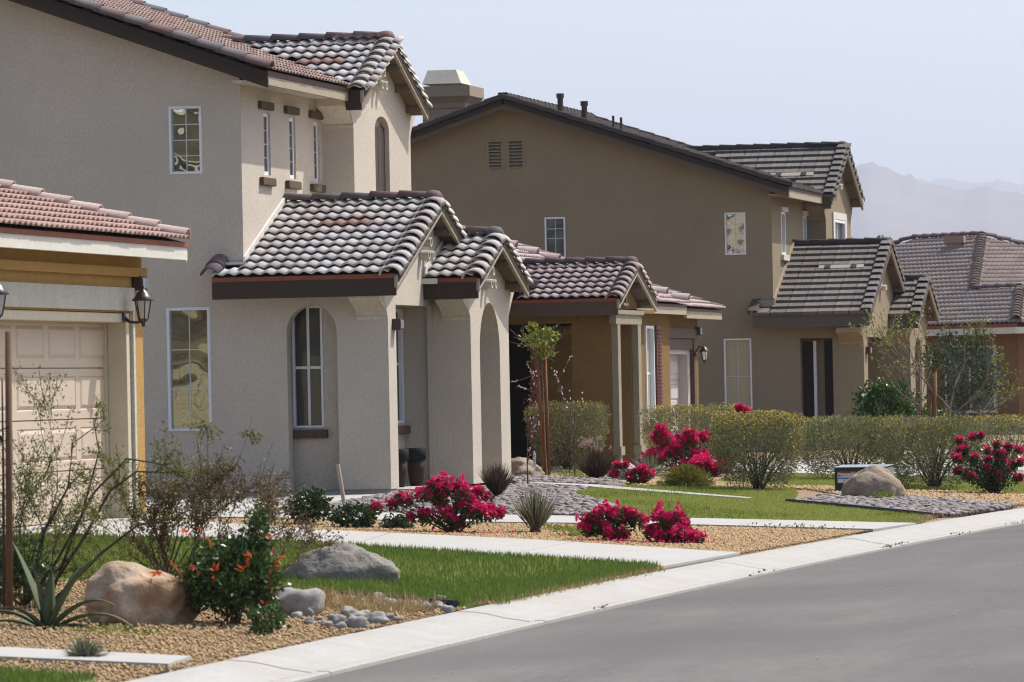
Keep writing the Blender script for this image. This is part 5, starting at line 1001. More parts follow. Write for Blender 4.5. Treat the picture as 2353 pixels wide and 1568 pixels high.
for x, zb, zt in ((-21.08, 7.0, 7.33), (-20.91, 6.95, 7.29)):
    m = MB(); m.lathe((x, 109.0, 0), [(0.06, zb), (0.045, zb + 0.06), (0.028, zb + 0.07), (0.028, zt)], 10); m.build('vent_pipe', MET_BR, H3)
CH = MB().box(-25.93, -25.0, 112.0, 113.1, 5.5, 7.90).build('chimney', STUCCO3L, H3)
m = MB(); prof = [(0.0, 7.74), (0.03, 7.78), (0.05, 7.88), (0.14, 7.98), (0.18, 8.02), (0.18, 8.25)]
for (a, za), (b, zb) in zip(prof[:-1], prof[1:]):
    A_ = [(-25.93 - a, 112 - a, za), (-25.0 + a, 112 - a, za), (-25.0 + a, 113.1 + a, za), (-25.93 - a, 113.1 + a, za)]; B_ = [(-25.93 - b, 112 - b, zb), (-25.0 + b, 112 - b, zb), (-25.0 + b, 113.1 + b, zb), (-25.93 - b, 113.1 + b, zb)]
    for k in range(4): m.quad(A_[k], A_[(k + 1) % 4], B_[(k + 1) % 4], B_[k])
m.quad(*B_); m.build('chimney_cornice', STUCCO3L, CH)
m = MB(); a = [(-25.93, 112.0, 8.31), (-25.05, 112.0, 8.31), (-25.05, 113.1, 8.31), (-25.93, 113.1, 8.31)]; b = [(-25.84, 112.18, 8.62), (-25.2, 112.18, 8.62), (-25.2, 112.92, 8.62), (-25.84, 112.92, 8.62)]
for k in range(4): m.quad(a[k], a[(k + 1) % 4], b[(k + 1) % 4], b[k])
m.quad(*b); m.box(-25.8, -25.2, 112.15, 112.95, 8.2, 8.33); m.build('chimney_shroud', FLASH if False else STUCCO1L, CH)

# ================================================================== mauve-roofed house at the bend
U4 = Vector((0.7606, -0.6492, 0)).normalized(); W4 = Vector((0.6492, 0.7606, 0)).normalized(); p4 = 0.38; A4 = Vector((-15.84, 137.08, 3.01)); W2_, UL_, WP_, LR_ = 2.49, 1.84, 6.76, 2.87
H4 = thing('hip_roof_house', 'single-storey brown-walled house with tan barrel-tile hip roof at the bend of the street', 'house', (-18.0, 140.0, -0.15))
def L4(u, w, z): return A4 + U4 * u + W4 * w + Vector((0, 0, z))
c4 = math.sqrt(1 + p4 * p4); P4 = L4(-(UL_ + WP_), WP_, p4 * WP_)
R4_ = deck(H4, 'roof', [L4(0, 0, 0), L4(-W2_, W2_, p4 * W2_), L4(-W2_ - UL_, W2_, p4 * W2_), P4, L4(-(UL_ + WP_) - LR_, WP_, p4 * WP_), L4(-(UL_ + WP_) - LR_ - WP_, 0, 0)], 0.10, DECK)
deck(R4_, 'roof_slope', [L4(-UL_, 0, 0), L4(-UL_, 2 * WP_, 0), P4], 0.10, DECK); deck(R4_, 'roof_slope', [L4(0, 0, 0), L4(0, 2 * W2_, 0), L4(-W2_, W2_, p4 * W2_)], 0.10, DECK); deck(R4_, 'roof_slope', [L4(-W2_, W2_, p4 * W2_), L4(-W2_ - UL_ - 1, W2_, p4 * W2_), L4(-UL_ - 1, 2 * W2_, 0), L4(0, 2 * W2_, 0)], 0.10, DECK)
sL = (W4 + Vector((0, 0, p4))).normalized(); Lw = 18.0
def l4(u, v):
    w = v / c4; up = u - Lw; return up < (-w if w < W2_ else -(UL_ + w)) and w < WP_ and up > -(UL_ + WP_) - LR_ - (WP_ - w)
lay_tiles(R4_, T4, A4 - U4 * Lw - sL * 0.05, U4, sL, Lw, WP_ * c4, 0.33, 0.36, l4, 250, order=lambda u, v: -u - v * 0.2)
sR = (-U4 + Vector((0, 0, p4))).normalized()
def r4(u, v):
    t = v / c4; return t < u < 2 * WP_ - t and t > 2 * W2_ - u and not (t < 0)
lay_tiles(R4_, T4, L4(-UL_, 0, 0) - sR * 0.05, W4, sR, 2 * WP_, WP_ * c4, 0.33, 0.36, r4, 50, stuff_name='far_slope_tiles', order=lambda u, v: u - v)
lay_tiles(R4_, T4, L4(0, 0, 0) - sR * 0.05, W4, sR, 2 * W2_, W2_ * c4, 0.33, 0.36, lambda u, v: v / c4 < u < 2 * W2_ - v / c4, 0, stuff_name='far_slope_tiles')
lay_caps(R4_, C4, L4(0.05, -0.05, 0.06), L4(-W2_, W2_, p4 * W2_ + 0.06), (0.2, -0.3, 1), 0.29, 'hip_tile'); lay_caps(R4_, C4, L4(-W2_ - UL_, W2_, p4 * W2_ + 0.06), P4 + Vector((0, 0, 0.06)), (0.2, -0.3, 1), 0.29, 'hip_tile')
lay_caps(R4_, R4, L4(-W2_ - UL_, W2_, p4 * W2_ + 0.06), L4(-W2_, W2_, p4 * W2_ + 0.06), (0, 0, 1), 0.42, 'ridge_tile'); lay_caps(R4_, R4, P4 - U4 * LR_ + Vector((0, 0, 0.06)), P4 + Vector((0, 0, 0.06)), (0, 0, 1), 0.42, 'ridge_tile'); lay_caps(R4_, R4, L4(-UL_, 2 * WP_, 0.06), P4 + Vector((0, 0, 0.06)), (0, 0, 1), 0.42, 'hip_tile'); lay_caps(R4_, R4, L4(-(UL_ + WP_) - LR_ - WP_, 0, 0.06), P4 - U4 * LR_ + Vector((0, 0, 0.06)), (0, 0, 1), 0.42, 'hip_tile')
def box4(nm, u0, u1, w0, w1, z0, z1, mat, par):
    m = MB(); q = [L4(u, w, 0) for u, w in ((u0, w0), (u1, w0), (u1, w1), (u0, w1))]; m.add([(a.x, a.y, z0) for a in q] + [(a.x, a.y, z1) for a in q], [(0, 3, 2, 1), (4, 5, 6, 7), (0, 1, 5, 4), (1, 2, 6, 5), (2, 3, 7, 6), (3, 0, 4, 7)]); return m.build(nm, mat, par)
box4('fascia', -18.0, 0.03, -0.04, 0.02, 2.74, 2.91, FASC_WH, R4_); box4('eave_strip', -18.0, 0.03, -0.05, 0.02, 2.912, 3.005, FASC_RED, R4_); box4('fascia', -0.02, 0.035, 0.021, 2 * W2_, 2.74, 2.91, FASC_WH, R4_)
box4('wall', -18.0, -0.5, 0.5, 4.5, -0.3, 2.94, STUCCO4, H4); box4('wall', -0.49, -0.48, 0.5, 4.4, -0.3, 2.94, STUCCO4, H4)
wd = box4('window', -3.3, -1.3, 0.44, 0.497, 0.65, 2.45, FASC_WH, H4)
for k in range(2): box4('pane', -3.22 + k * 0.96, -2.34 + k * 0.96, 0.43, 0.438, 0.73, 2.37, GLASS2, wd)
box4('entry_recess_shade', -6.5, -4.2, 0.46, 0.498, -0.3, 2.6, DARKIN, H4)  # flat dark panel on the wall, a recess's shade painted as its colour
VT = MATS['tile_terracotta']; q = L4(-8.73, 5.84, 0); m = MB(); m.box(q.x - 0.22, q.x + 0.22, q.y - 0.2, q.y + 0.2, 5.0, 5.5); m.box(q.x - 0.28, q.x + 0.28, q.y - 0.26, q.y + 0.26, 5.42, 5.62); m.build('flue_box', VT, H4); q = L4(-7.0, 8.6, 0); m = MB(); m.lathe((q.x, q.y, 0), [(0.10, 4.6), (0.06, 4.9), (0.06, 5.5)], 10); m.build('vent_pipe', VT, H4); q = L4(-6.6, 11.2, 0); m = MB(); m.box(q.x - 0.2, q.x + 0.2, q.y - 0.2, q.y + 0.2, 4.0, 5.0); m.build('flue_box', VT, H4)

# ------------------------------------------------------------------ boulders and cobbles
def boulder(name, label, x, y, dims, seed, amp, mat, rz=0.0, sink=0.25, freq=1.1, amp2=0.0):
    me = rock_mesh(name, 5, dims, seed, amp, mat, freq=freq, amp2=amp2); o = link_mesh(name, me, mat); o.location = GP(x, y, dims[2] * (1 - 2 * sink) * 0.5 + dims[2] * 0.0); o.rotation_euler[2] = rz; tag(o, label, 'boulder'); return o
boulder('boulder', 'golden tan boulder with rusty bands beside the agave', -9.56, 32.85, (0.37, 0.30, 0.27), 4, 0.30, BOUL1, 0.25, 0.12, amp2=0.025)
boulder('boulder', 'long low grey boulder lying in the thick green lawn', -9.72, 38.95, (0.43, 0.28, 0.25), 11, 0.20, BOUL2, 0.0, 0.28, amp2=0.035)
boulder('boulder', 'domed tan boulder in the stone bed before the green utility box', -9.10, 63.3, (0.365, 0.34, 0.31), 21, 0.18, BOUL3, 0.3, 0.15, amp2=0.025)
boulder('boulder', 'pointed tan boulder between the white pillar and the staked sapling', -15.95, 75.0, (0.30, 0.28, 0.22), 33, 0.4, BOUL3, 0.8, 0.2, amp2=0.04)
boulder('boulder', 'whitish rounded boulder behind the small magenta flowers', -13.87, 71.8, (0.21, 0.2, 0.18), 41, 0.2, BOUL4, 0.0, 0.1, amp2=0.03)
CO = [(-8.85, 34.21, 0.299), (-8.78, 33.9, 0.07), (-8.77, 34.13, 0.089), (-8.48, 33.05, 0.072), (-8.52, 33.47, 0.058), (-8.33, 32.91, 0.072), (-8.34, 33.23, 0.116), (-8.18, 32.7, 0.071), (-8.54, 34.32, 0.09), (-8.35, 33.78, 0.11), (-8.1, 32.78, 0.128), (-8.36, 34.06, 0.082), (-8.12, 33.15, 0.043), (-8.09, 33.33, 0.123), (-8.15, 33.9, 0.074), (-8.04, 33.72, 0.059), (-8.91, 35.93, 0.094), (-8.82, 35.88, 0.062), (-8.75, 36.07, 0.102), (-8.48, 35.3, 0.115), (-8.45, 35.58, 0.077), (-8.37, 35.54, 0.077), (-8.21, 35.22, 0.092), (-8.17, 35.44, 0.085), (-8.3, 36.11, 0.11), (-8.02, 35.08, 0.076), (-8.39, 35.9, 0.07)]
cobv = [rock_mesh('cobble', 3, (0.5, 0.38, 0.34), 50 + i, 0.35, COBB, freq=1.3) for i in range(5)]
for i, (x, y, w) in enumerate(CO):
    o = bpy.data.objects.new('cobble', cobv[i % 5]); COL.objects.link(o); w *= 1.12; o.scale = (w, w, w * random.uniform(0.95, 1.3)); o.location = GP(x, y, w * 0.2); o.rotation_euler = (random.uniform(-0.2, 0.2), random.uniform(-0.2, 0.2), random.uniform(-0.6, 0.6))
    if i == 0: tag(o, 'largest flat grey rock of the cobbles beside the kerb', 'rock')
    else: tag(o, 'grey cobble lying in dry grass beside the kerb', 'cobble', 'cobbles beside the kerb')

# ------------------------------------------------------------------ plants
def clumps(c, r, ncl, per, spread, shell=0.55, zmin=-1.0, zpow=1.0):
    d = rand_dir(ncl); rad = RNG.uniform(shell, 1.0, (ncl, 1)); cc = d * rad * np.array(r)
    if zmin > -1: cc[:, 2] = np.maximum(cc[:, 2], zmin * r[2])
    P = np.repeat(cc, per, 0) + RNG.normal(0, spread, (ncl * per, 3)) * np.array([1, 1, 0.8]); return P + np.array(c), np.repeat(d, per, 0)
def foliage(T, name, mat, P, D, size, width, bias=0.7, up=0.25):
    n = len(P); d = D * bias + rand_dir(n) * 0.8; d[:, 2] += up
    return quads_mesh(name, P, d, rand_dir(n), size * RNG.uniform(0.6, 1.35, n), width * RNG.uniform(0.7, 1.3, n), mat, T, kind='stuff')
def stems(T, base, r, h, n, rad, mat, spread=0.7, seed=0, name='stems'):
    rg = random.Random(seed); mb = MB(); b = Vector(base)
    for k in range(n):
        a = rg.uniform(0, 6.28); q = rg.uniform(0.2, 1.0) * spread; e = b + Vector((math.cos(a) * r[0] * q, math.sin(a) * r[1] * q, h * rg.uniform(0.7, 1.0)))
        m1 = b.lerp(e, 0.45) + Vector((rg.gauss(0, 0.03), rg.gauss(0, 0.03), h * 0.06)); mb.tube([b + Vector((rg.gauss(0, 0.03), rg.gauss(0, 0.03), -0.03)), m1, e], [rad, rad * 0.7, rad * 0.3], 5, cap=False)
    return mb.build(name, mat, T, smooth=True)

def hedge(label, x, y, w, d, h, n=9000, ny=900, seed=0, skirt=0.30, mat=None, flat=7.0):
    """clipped feathery shrub: boxy crown on bare spreading stems, yellow blossom over the upper part"""
    mat = mat or L_HEDGE
    T = thing('clipped_hedge', label, 'hedge', GP(x, y)); b = GP(x, y)
    P = RNG.uniform(-1, 1, (n, 3)); k = (np.abs(P) ** flat).sum(1) ** (1 / flat); r = RNG.uniform(0, 1, n) ** 0.25
    P = P / k[:, None] * r[:, None]; zz = (P[:, 2] + 1) / 2; keep = RNG.uniform(0, 1, n) < np.clip(zz * 2.2 + 0.12, 0.2, 1); P = P[keep]; zz = zz[keep]; r = r[keep]
    bump = np.array([noise.noise(Vector((p[0] * 2.6 + seed, p[1] * 2.6, p[2] * 2.6))) + 0.5 * noise.noise(Vector((p[0] * 6 + seed, p[1] * 6, p[2] * 6))) for p in P]) * 0.10
    wid = 0.70 + 0.30 * np.clip(zz * 1.7, 0, 1); z0 = skirt * h * 0.2
    D = P / np.linalg.norm(P, axis=1, keepdims=True)
    Q = np.c_[P[:, 0] * w / 2 * wid * (1 + bump), P[:, 1] * d / 2 * wid * (1 + bump), z0 + zz * (h - z0) * (1 + bump * 0.35)] + np.array(b)
    foliage(T, 'foliage', mat, Q, D, 0.052, 0.013, bias=0.9, up=0.5)
    nzz = np.array([noise.noise(Vector((q[0] * 2.2 + seed * 3, q[1] * 2.2, q[2] * 2.2 + 5))) for q in P])
    m = (r > 0.86) & (RNG.uniform(0, 1, len(P)) < np.clip((zz - 0.45) * 2.2, 0.04, 1) * np.clip(0.55 + nzz * 1.6, 0.03, 1)); Qy = Q[m][:ny]
    Qy = Qy + D[m][:ny] * 0.035 + RNG.normal(0, 0.01, Qy.shape)
    if len(Qy): o = quads_mesh('blossom', Qy, rand_dir(len(Qy), 0), rand_dir(len(Qy)), 0.024 * RNG.uniform(0.7, 1.5, len(Qy)), 0.019, L_YEL, T); o['kind'] = 'stuff'
    stems(T, b, (w * 0.42, d * 0.42), h * 0.7, 26, 0.013, BARKD, 1.0, seed); return T

def bougainvillea(label, x, y, cl, seed=0, per=20, leaf=1700, sz=0.036, rs=0.85):
    """cl: list of (dx, dy, z, r) bract clusters over a loose green bush"""
    b = GP(x, y); T = thing('bougainvillea', label, 'shrub', b); rg = random.Random(seed); mb = MB(); P = []; D = []; LP = []; LD = []
    for dx, dy, z, r in cl:
        c = b + Vector((dx, dy, z)); m1 = b.lerp(c, 0.5) + Vector((rg.gauss(0, 0.03), rg.gauss(0, 0.03), 0.03)); mb.tube([b + Vector((rg.gauss(0, .02), rg.gauss(0, .02), -0.02)), m1, c], [0.010, 0.007, 0.003], 5, cap=False)
        r *= rs; ns = max(3, int(26 * r / 0.1))
        for _ in range(ns):
            s = c + Vector((rg.gauss(0, r * 0.66), rg.gauss(0, r * 0.66), rg.gauss(0, r * 0.46))); k = per
            dd = rand_dir(k); P.append(np.array(s) + dd * rg.uniform(0.008, 0.02)); D.append(dd)
        k = int(leaf * 1.5 * r / sum(q[3] for q in cl)); dd = rand_dir(k); LP.append(np.array(c) - np.array([0, 0, r * 0.6]) + dd * np.array([r * 1.1, r * 1.1, r * 0.8])); LD.append(dd)
        k2 = k // 2; t = RNG.uniform(0.3, 1, (k2, 1)); LP.append(np.array(b) * (1 - t) + np.array(c) * t + RNG.normal(0, 0.04, (k2, 3))); LD.append(rand_dir(k2))
    mb.build('stems', TWIG, T, smooth=True)
    foliage(T, 'foliage', L_HONEY, np.concatenate(LP), np.concatenate(LD), 0.042, 0.026, 0.5)
    P = np.concatenate(P); D = np.concatenate(D); foliage(T, 'bracts', L_BOUG, P, D, sz, sz * 0.8, 0.7, 0.1); return T

def cl_rand(n, rx, ry, z0, z1, r0, r1, seed):
    rg = random.Random(seed); return [(rg.uniform(-rx, rx), rg.uniform(-ry, ry), rg.uniform(z0, z1), rg.uniform(r0, r1)) for _ in range(n)]

hedge('clipped yellow-flowering hedge in front of the greige garage door', -13.75, 77.3, 1.55, 1.5, 0.99, 15000, 2600, 1)
hedge('yellow-flowering clipped shrub on dark bare stems at the edge of the lawn', -11.0, 66.2, 1.12, 1.1, 0.98, 17000, 1500, 2)
hedge('grey-green clipped shrub behind the green utility box', -10.65, 71.9, 1.5, 1.3, 0.88, 17000, 500, 3)
hedge('grey-green clipped shrub between the domed boulder and the bare tree', -9.05, 68.5, 1.25, 1.1, 0.94, 16000, 450, 4)
hedge('clipped hedge with yellow blossom behind the magenta shrub by the street', -9.4, 79.5, 1.7, 1.4, 0.83, 12000, 1600, 5)
hedge('dark hedge in the shade behind the staked sapling', -16.55, 81.2, 1.25, 0.8, 1.08, 12000, 420, 6)

bougainvillea('sprawling magenta bougainvillea in gravel before the cream pillar', -11.27, 49.7, [(-0.10, 0, .50, .10), (0.02, 0.05, .46, .10), (-0.22, 0.0, .42, .09), (-0.33, 0.1, .40, .07), (0.10, -.05, .40, .08), (-0.48, 0, .33, .05), (-0.62, 0.05, .30, .045), (-0.78, 0.0, .27, .05), (0.12, 0, .30, .09), (0.20, -.05, .25, .09), (0.32, 0, .22, .08), (0.42, 0.05, .20, .05), (-0.28, -.1, .20, .05), (-0.05, -.1, .20, .07), (0.05, -.1, .12, .06), (-0.55, 0, .36, .04), (-0.16, 0.1, .33, .06), (0.22, 0.1, .40, .05), (0.31, .1, .36, .04), (-0.42, -.05, .17, .03)], 1, leaf=1500)
bougainvillea('low magenta bougainvillea beside a gap of green leaves, next to the spiky yucca', -9.45, 48.5, [(-0.20, 0, .24, .08), (-0.08, 0, .26, .08), (0.05, 0, .27, .08), (-0.24, 0, .15, .07), (-0.02, -.1, .10, .05), (0.10, -.1, .09, .05), (0.17, 0, .25, .06), (-0.12, -.05, .17, .07), (0.22, 0, .21, .06)], 2, leaf=900)
bougainvillea('dense magenta bougainvillea mound at the gravel edge facing the road', -8.88, 48.35, [(-0.10, 0, .27, .08), (0.05, 0, .26, .09), (0.0, 0, .18, .09), (-0.17, 0, .12, .08), (0.08, -.1, .10, .09), (0.19, -.1, .07, .07), (-0.05, -.1, .07, .07), (0.27, -.05, .05, .05), (0.12, 0, .19, .07)], 3, leaf=500)
bougainvillea('tall magenta bougainvillea before the clipped hedge and shuttered window', -13.85, 76.3, cl_rand(16, 0.42, 0.2, 0.12, 0.62, 0.06, 0.12, 5), 5, leaf=1500, sz=0.06)
bougainvillea('shaded crimson bougainvillea low behind the yellow-green mound', -13.0, 74.4, cl_rand(8, 0.25, 0.15, 0.05, 0.25, 0.06, 0.1, 6), 6, leaf=600, sz=0.06)
bougainvillea('small magenta spray in front of the whitish boulder', -13.0, 68.2, [(-0.22, 0, .26, .035), (-0.12, 0, .27, .03), (-0.27, 0, .15, .04), (-0.05, 0, .12, .05), (0.12, 0, .20, .05), (0.18, 0, .13, .06), (0.1, 0, .05, .04), (0.02, 0, .18, .02)], 7, leaf=420, sz=0.045)
bougainvillea('magenta sprig poking above the top of the clipped hedges', -12.5, 74.0, [(-0.05, 0, .98, .05), (0.03, 0, .93, .06), (0.0, 0, .86, .04), (0.08, 0, .9, .035)], 8, leaf=150, sz=0.05)
bougainvillea('loose magenta bougainvillea with bare stems at the street end of the gravel', -8.05, 67.0, cl_rand(34, 0.46, 0.3, 0.2, 0.76, 0.025, 0.045, 9), 9, per=18, leaf=4200, sz=0.042)

def glossy_shrub(name, label, x, y, r, zc, ncl, per, mat=None, size=0.05, width=0.032, spread=0.05, seed=0, stem=10):
    b = GP(x, y); T = thing(name, label, 'shrub', b); P, D = clumps((b.x, b.y, b.z + zc), r, ncl, per, spread, 0.45, -0.75); P[:, 2] = np.maximum(P[:, 2], b.z + 0.01)
    foliage(T, 'foliage', mat or L_DARK, P, D, size, width); stems(T, b, (r[0] * 0.7, r[1] * 0.7), zc + r[2] * 0.5, stem, 0.008, BARKD, 1.0, seed); return T
glossy_shrub('evergreen_shrub', 'dark glossy evergreen shrub in front of the arched alcove', -13.05, 50.9, (0.23, 0.2, 0.17), 0.18, 60, 26, size=0.045, width=0.03, spread=0.035, seed=1)
glossy_shrub('evergreen_shrub', 'low spreading dark green shrub at the foot of the pale stake', -12.42, 50.35, (0.27, 0.18, 0.10), 0.11, 60, 26, size=0.04, width=0.028, spread=0.03, seed=2)
glossy_shrub('evergreen_shrub', 'low dark green creeper beside the sprawling bougainvillea', -12.0, 50.35, (0.18, 0.12, 0.05), 0.05, 30, 20, size=0.035, width=0.025, spread=0.025, seed=3)
glossy_shrub('citrus_shrub', 'round glossy green shrub in front of the taupe porch pillars', -11.4, 81.0, (0.58, 0.5, 0.62), 0.72, 170, 34, mat=L_HONEY, size=0.075, width=0.045, spread=0.06, seed=4)
T = glossy_shrub('rose_bush', 'green bush with red blooms beside the staked bare tree', -10.75, 81.5, (0.35, 0.3, 0.45), 0.55, 60, 22, mat=L_HONEY, size=0.06, width=0.04, spread=0.05, seed=5)
P = np.concatenate([np.array([-10.92, 81.2, 1.05]) + rand_dir(40) * 0.045, np.array([-10.6, 81.2, 0.85]) + rand_dir(40) * 0.05, np.array([-10.75, 81.2, 0.75]) + rand_dir(40) * 0.04]); foliage(T, 'bloom', MATS['flower_orange_red'], P, rand_dir(120), 0.05, 0.04)
glossy_shrub('shade_tree', 'dark evergreen tree before the brown-walled hip-roofed house', -11.5, 91.0, (0.8, 0.7, 0.75), 1.5, 130, 30, mat=L_EVER, size=0.08, width=0.03, spread=0.09, seed=6, stem=14)

# shrub with orange-red flowers in front
b = GP(-8.95, 32.9); T = thing('flowering_shrub', 'dense glossy green shrub with orange-red trumpet flowers beside the golden boulder', 'shrub', b)
P1, D1 = clumps((b.x, b.y, b.z + 0.30), (0.33, 0.28, 0.27), 210, 30, 0.035, 0.5, -0.95); P2, D2 = clumps((b.x + 0.18, b.y, b.z + 0.60), (0.06, 0.06, 0.14), 26, 20, 0.025); P3, D3 = clumps((-8.47, 31.9, gz(-8.47, 31.9) + 0.09), (0.13, 0.12, 0.09), 26, 22, 0.022)
P_ = np.concatenate([P1, P2, P3]); P_[:, 2] = np.maximum(P_[:, 2], b.z + 0.005); foliage(T, 'foliage', L_HONEY, P_, np.concatenate([D1, D2, D3]), 0.036, 0.022, 0.6)
fp = []
for dx, dz in [(-0.25, .61), (-0.12, .58), (-0.20, .38), (-0.05, .37), (0.13, .36), (0.29, .58), (0.31, .44), (0.30, .37), (0.27, .29), (0.28, .21), (-0.30, .36), (-0.05, .30), (0.42, .13), (0.42, .07), (0.43, -.0), (0.18, .44), (-0.42, .34)]:
    for _ in range(6): fp.append((b.x + dx + random.gauss(0, .014), b.y - 0.26 + (0.2 if dx > 0.25 else 0.0) - (0.7 if dx > .4 else 0) + random.gauss(0, .02), b.z + dz + random.gauss(0, .014)))
foliage(T, 'flower', MATS['flower_orange_red'], np.array(fp), rand_dir(len(fp)), 0.055, 0.018, 0.9, 0.2); stems(T, b, (0.2, 0.2), 0.5, 14, 0.008, TWIG, 1.0, 3)

# feathery desert shrub with arching branches
b = GP(-10.25, 35.9); T = thing('feathery_shrub', 'feathery bird-of-paradise shrub with arching twigs and dry brown seed heads', 'shrub', b); bs = []
for k, (dx, dy, dz, L) in enumerate([(-0.55, 0, 0.9, 0.45), (-0.2, 0.1, 1.0, 0.5), (0.1, 0, 1.0, 0.55), (0.45, 0.05, 0.9, 0.58), (0.8, 0, 0.75, 0.56), (0.3, -0.1, 1.0, 0.45), (-0.75, 0, 0.6, 0.42), (1.0, 0, 0.55, 0.55), (0.65, 0.1, 0.9, 0.5), (1.2, 0.05, 0.7, 0.6), (0.0, -0.1, 0.9, 0.45)]):
    q, _t = branch_set(b + Vector((random.gauss(0, .05), random.gauss(0, .05), 0)), Vector((dx, dy, dz)), L, 0.012, 2, 0.6, 2, 0.15, 5, 0.10, 30 + k); bs += q
for k, (ox, dx, dz, L) in enumerate([(0.35, 0.5, 0.9, 0.5), (0.4, 1.1, 0.6, 0.5), (0.3, 0.1, 1.0, 0.5), (0.5, 1.3, 0.5, 0.45)]):
    q, _t = branch_set(b + Vector((ox, 0.1, 0.05)), Vector((dx, 0, dz)), L, 0.010, 2, 0.6, 2, 0.12, 5, 0.10, 45 + k); bs += q
limbs('branches', bs, TWIG, T, 5, 0.0022)
P, D = along(bs, 4200, 1, 0.1); P += RNG.normal(0, 0.02, P.shape); m_ = (P[:, 0] < b.x + 0.35) | (RNG.uniform(0, 1, len(P)) < 0.25); foliage(T, 'foliage', L_FEATH, P[m_], D[m_], 0.030, 0.011, 0.4, 0.1); P, D = along(bs, 12000, 1, 0.0); P += RNG.normal(0, 0.026, P.shape); foliage(T, 'seed_heads', L_BROWN, P[P[:, 0] > b.x - 0.2], D[P[:, 0] > b.x - 0.2], 0.026, 0.012, 0.4, 0.0)
# pinnate fronds at the upper tips
fr = MB(); FP = []; FD = []
for (x, z, dx, dz) in [(-9.93, 1.42, -0.06, -0.10), (-9.93, 1.42, 0.10, -0.08), (-9.93, 1.42, 0.03, -0.14), (-9.93, 1.42, -0.12, -0.02), (-9.62, 1.36, 0.08, -0.05), (-9.62, 1.36, -0.06, -0.03), (-9.62, 1.36, 0.04, -0.09), (-9.86, 1.18, 0.12, -0.09), (-9.86, 1.12, 0.13, -0.03), (-9.9, 1.08, -0.1, 0.0)]:
    for t in np.linspace(0.1, 1, 14):
        for sgn in (-1, 1): FP.append((x + dx * t, b.y, z + dz * t)); FD.append((-dz * sgn * 3 + dx, random.gauss(0, .3), dx * sgn * 3 + dz))
fr.tube([b + Vector((0.1, 0, 0.1)), V(-9.95, b.y, 0.8), V(-9.93, b.y, 1.1), V(-9.93, b.y, 1.42)], [0.009, 0.006, 0.004, 0.002], 5); fr.tube([V(-9.95, b.y, 0.95), V(-9.72, b.y, 1.12), V(-9.62, b.y, 1.36), V(-9.60, b.y, 1.46)], [0.006, 0.004, 0.003, 0.002], 5); fr.tube([V(-10.0, b.y, 0.7), V(-9.55, b.y, 1.0), V(-9.45, b.y, 1.28)], [0.007, 0.004, 0.002], 5); fr.build('branches', TWIG, T, smooth=True)
FP = np.array(FP); quads_mesh('fronds', FP, np.array(FD), np.tile([0, 1, 0.2], (len(FP), 1)), 0.034, 0.012, L_HEDGE, T)
b = GP(-10.85, 34.4); T = thing('feathery_shrub', 'dark feathery shrub around the foot of the weathered post', 'shrub', b); bs = []
for k, (dx, dz, L) in enumerate([(-0.3, 1, 0.5), (0.3, 0.9, 0.55), (0.9, 0.8, 0.7), (0.5, 1.0, 0.85), (-0.6, 0.7, 0.5), (0.1, 1.0, 0.6)]):
    q, _t = branch_set(b, Vector((dx, 0.1, dz)), L, 0.010, 2, 0.6, 2, 0.1, 5, 0.10, 60 + k); bs += q
limbs('branches', bs, BARKD, T, 5, 0.0022)
arcs = [[(-10.8, 0.21), (-10.57, 0.51), (-10.29, 0.98), (-10.06, 1.2), (-9.82, 1.16), (-9.64, 1.06)], [(-10.7, 0.21), (-10.39, 0.65), (-10.19, 0.98), (-10.0, 1.11), (-9.73, 1.1), (-9.52, 0.97)], [(-10.64, 0.21), (-10.26, 0.56), (-10.01, 0.74), (-9.73, 0.79), (-9.49, 0.94)], [(-10.8, 0.21), (-10.69, 0.69), (-10.5, 1.01), (-10.46, 1.31), (-10.21, 1.48)], [(-10.67, 0.21), (-10.41, 0.83), (-10.28, 1.25), (-10.32, 1.48)]]
ab = []
for k, ar in enumerate(arcs):
    pts = [Vector((x, 34.3 + 0.02 * k, z)) for x, z in ar]; ab.append((pts, [0.013 - 0.0105 * i / (len(pts) - 1) for i in range(len(pts))], 1))
    for i in range(1, len(pts)):
        for j in range(2): q, _t = branch_set(pts[i - 1].lerp(pts[i], random.random()), Vector((random.gauss(0, 1), random.gauss(0, .5), random.gauss(0.3, 0.8))), random.uniform(0.14, 0.26), 0.004, 0, 0.5, 0, 0.0, 4, 0.15, 300 + k * 20 + i * 2 + j); ab += q
limbs('branches', ab, BARKD, T, 5, 0.002); P, D = along(ab, 2600, 0, 0.0); P += RNG.normal(0, 0.012, P.shape); foliage(T, 'foliage', L_FEATH, P, D, 0.028, 0.010, 0.4, 0.0)
P, D = along(bs, 7500, 1, 0.0); P += RNG.normal(0, 0.03, P.shape); foliage(T, 'foliage', L_FEATH, P, D, 0.030, 0.010, 0.4, 0.1)
P, D = clumps((b.x - 0.1, b.y - 0.3, b.z + 0.24), (0.42, 0.25, 0.27), 170, 30, 0.04, 0.3, -0.9); P[:, 2] = np.maximum(P[:, 2], b.z + 0.005); foliage(T, 'undergrowth', L_DARK, P, D, 0.036, 0.016)

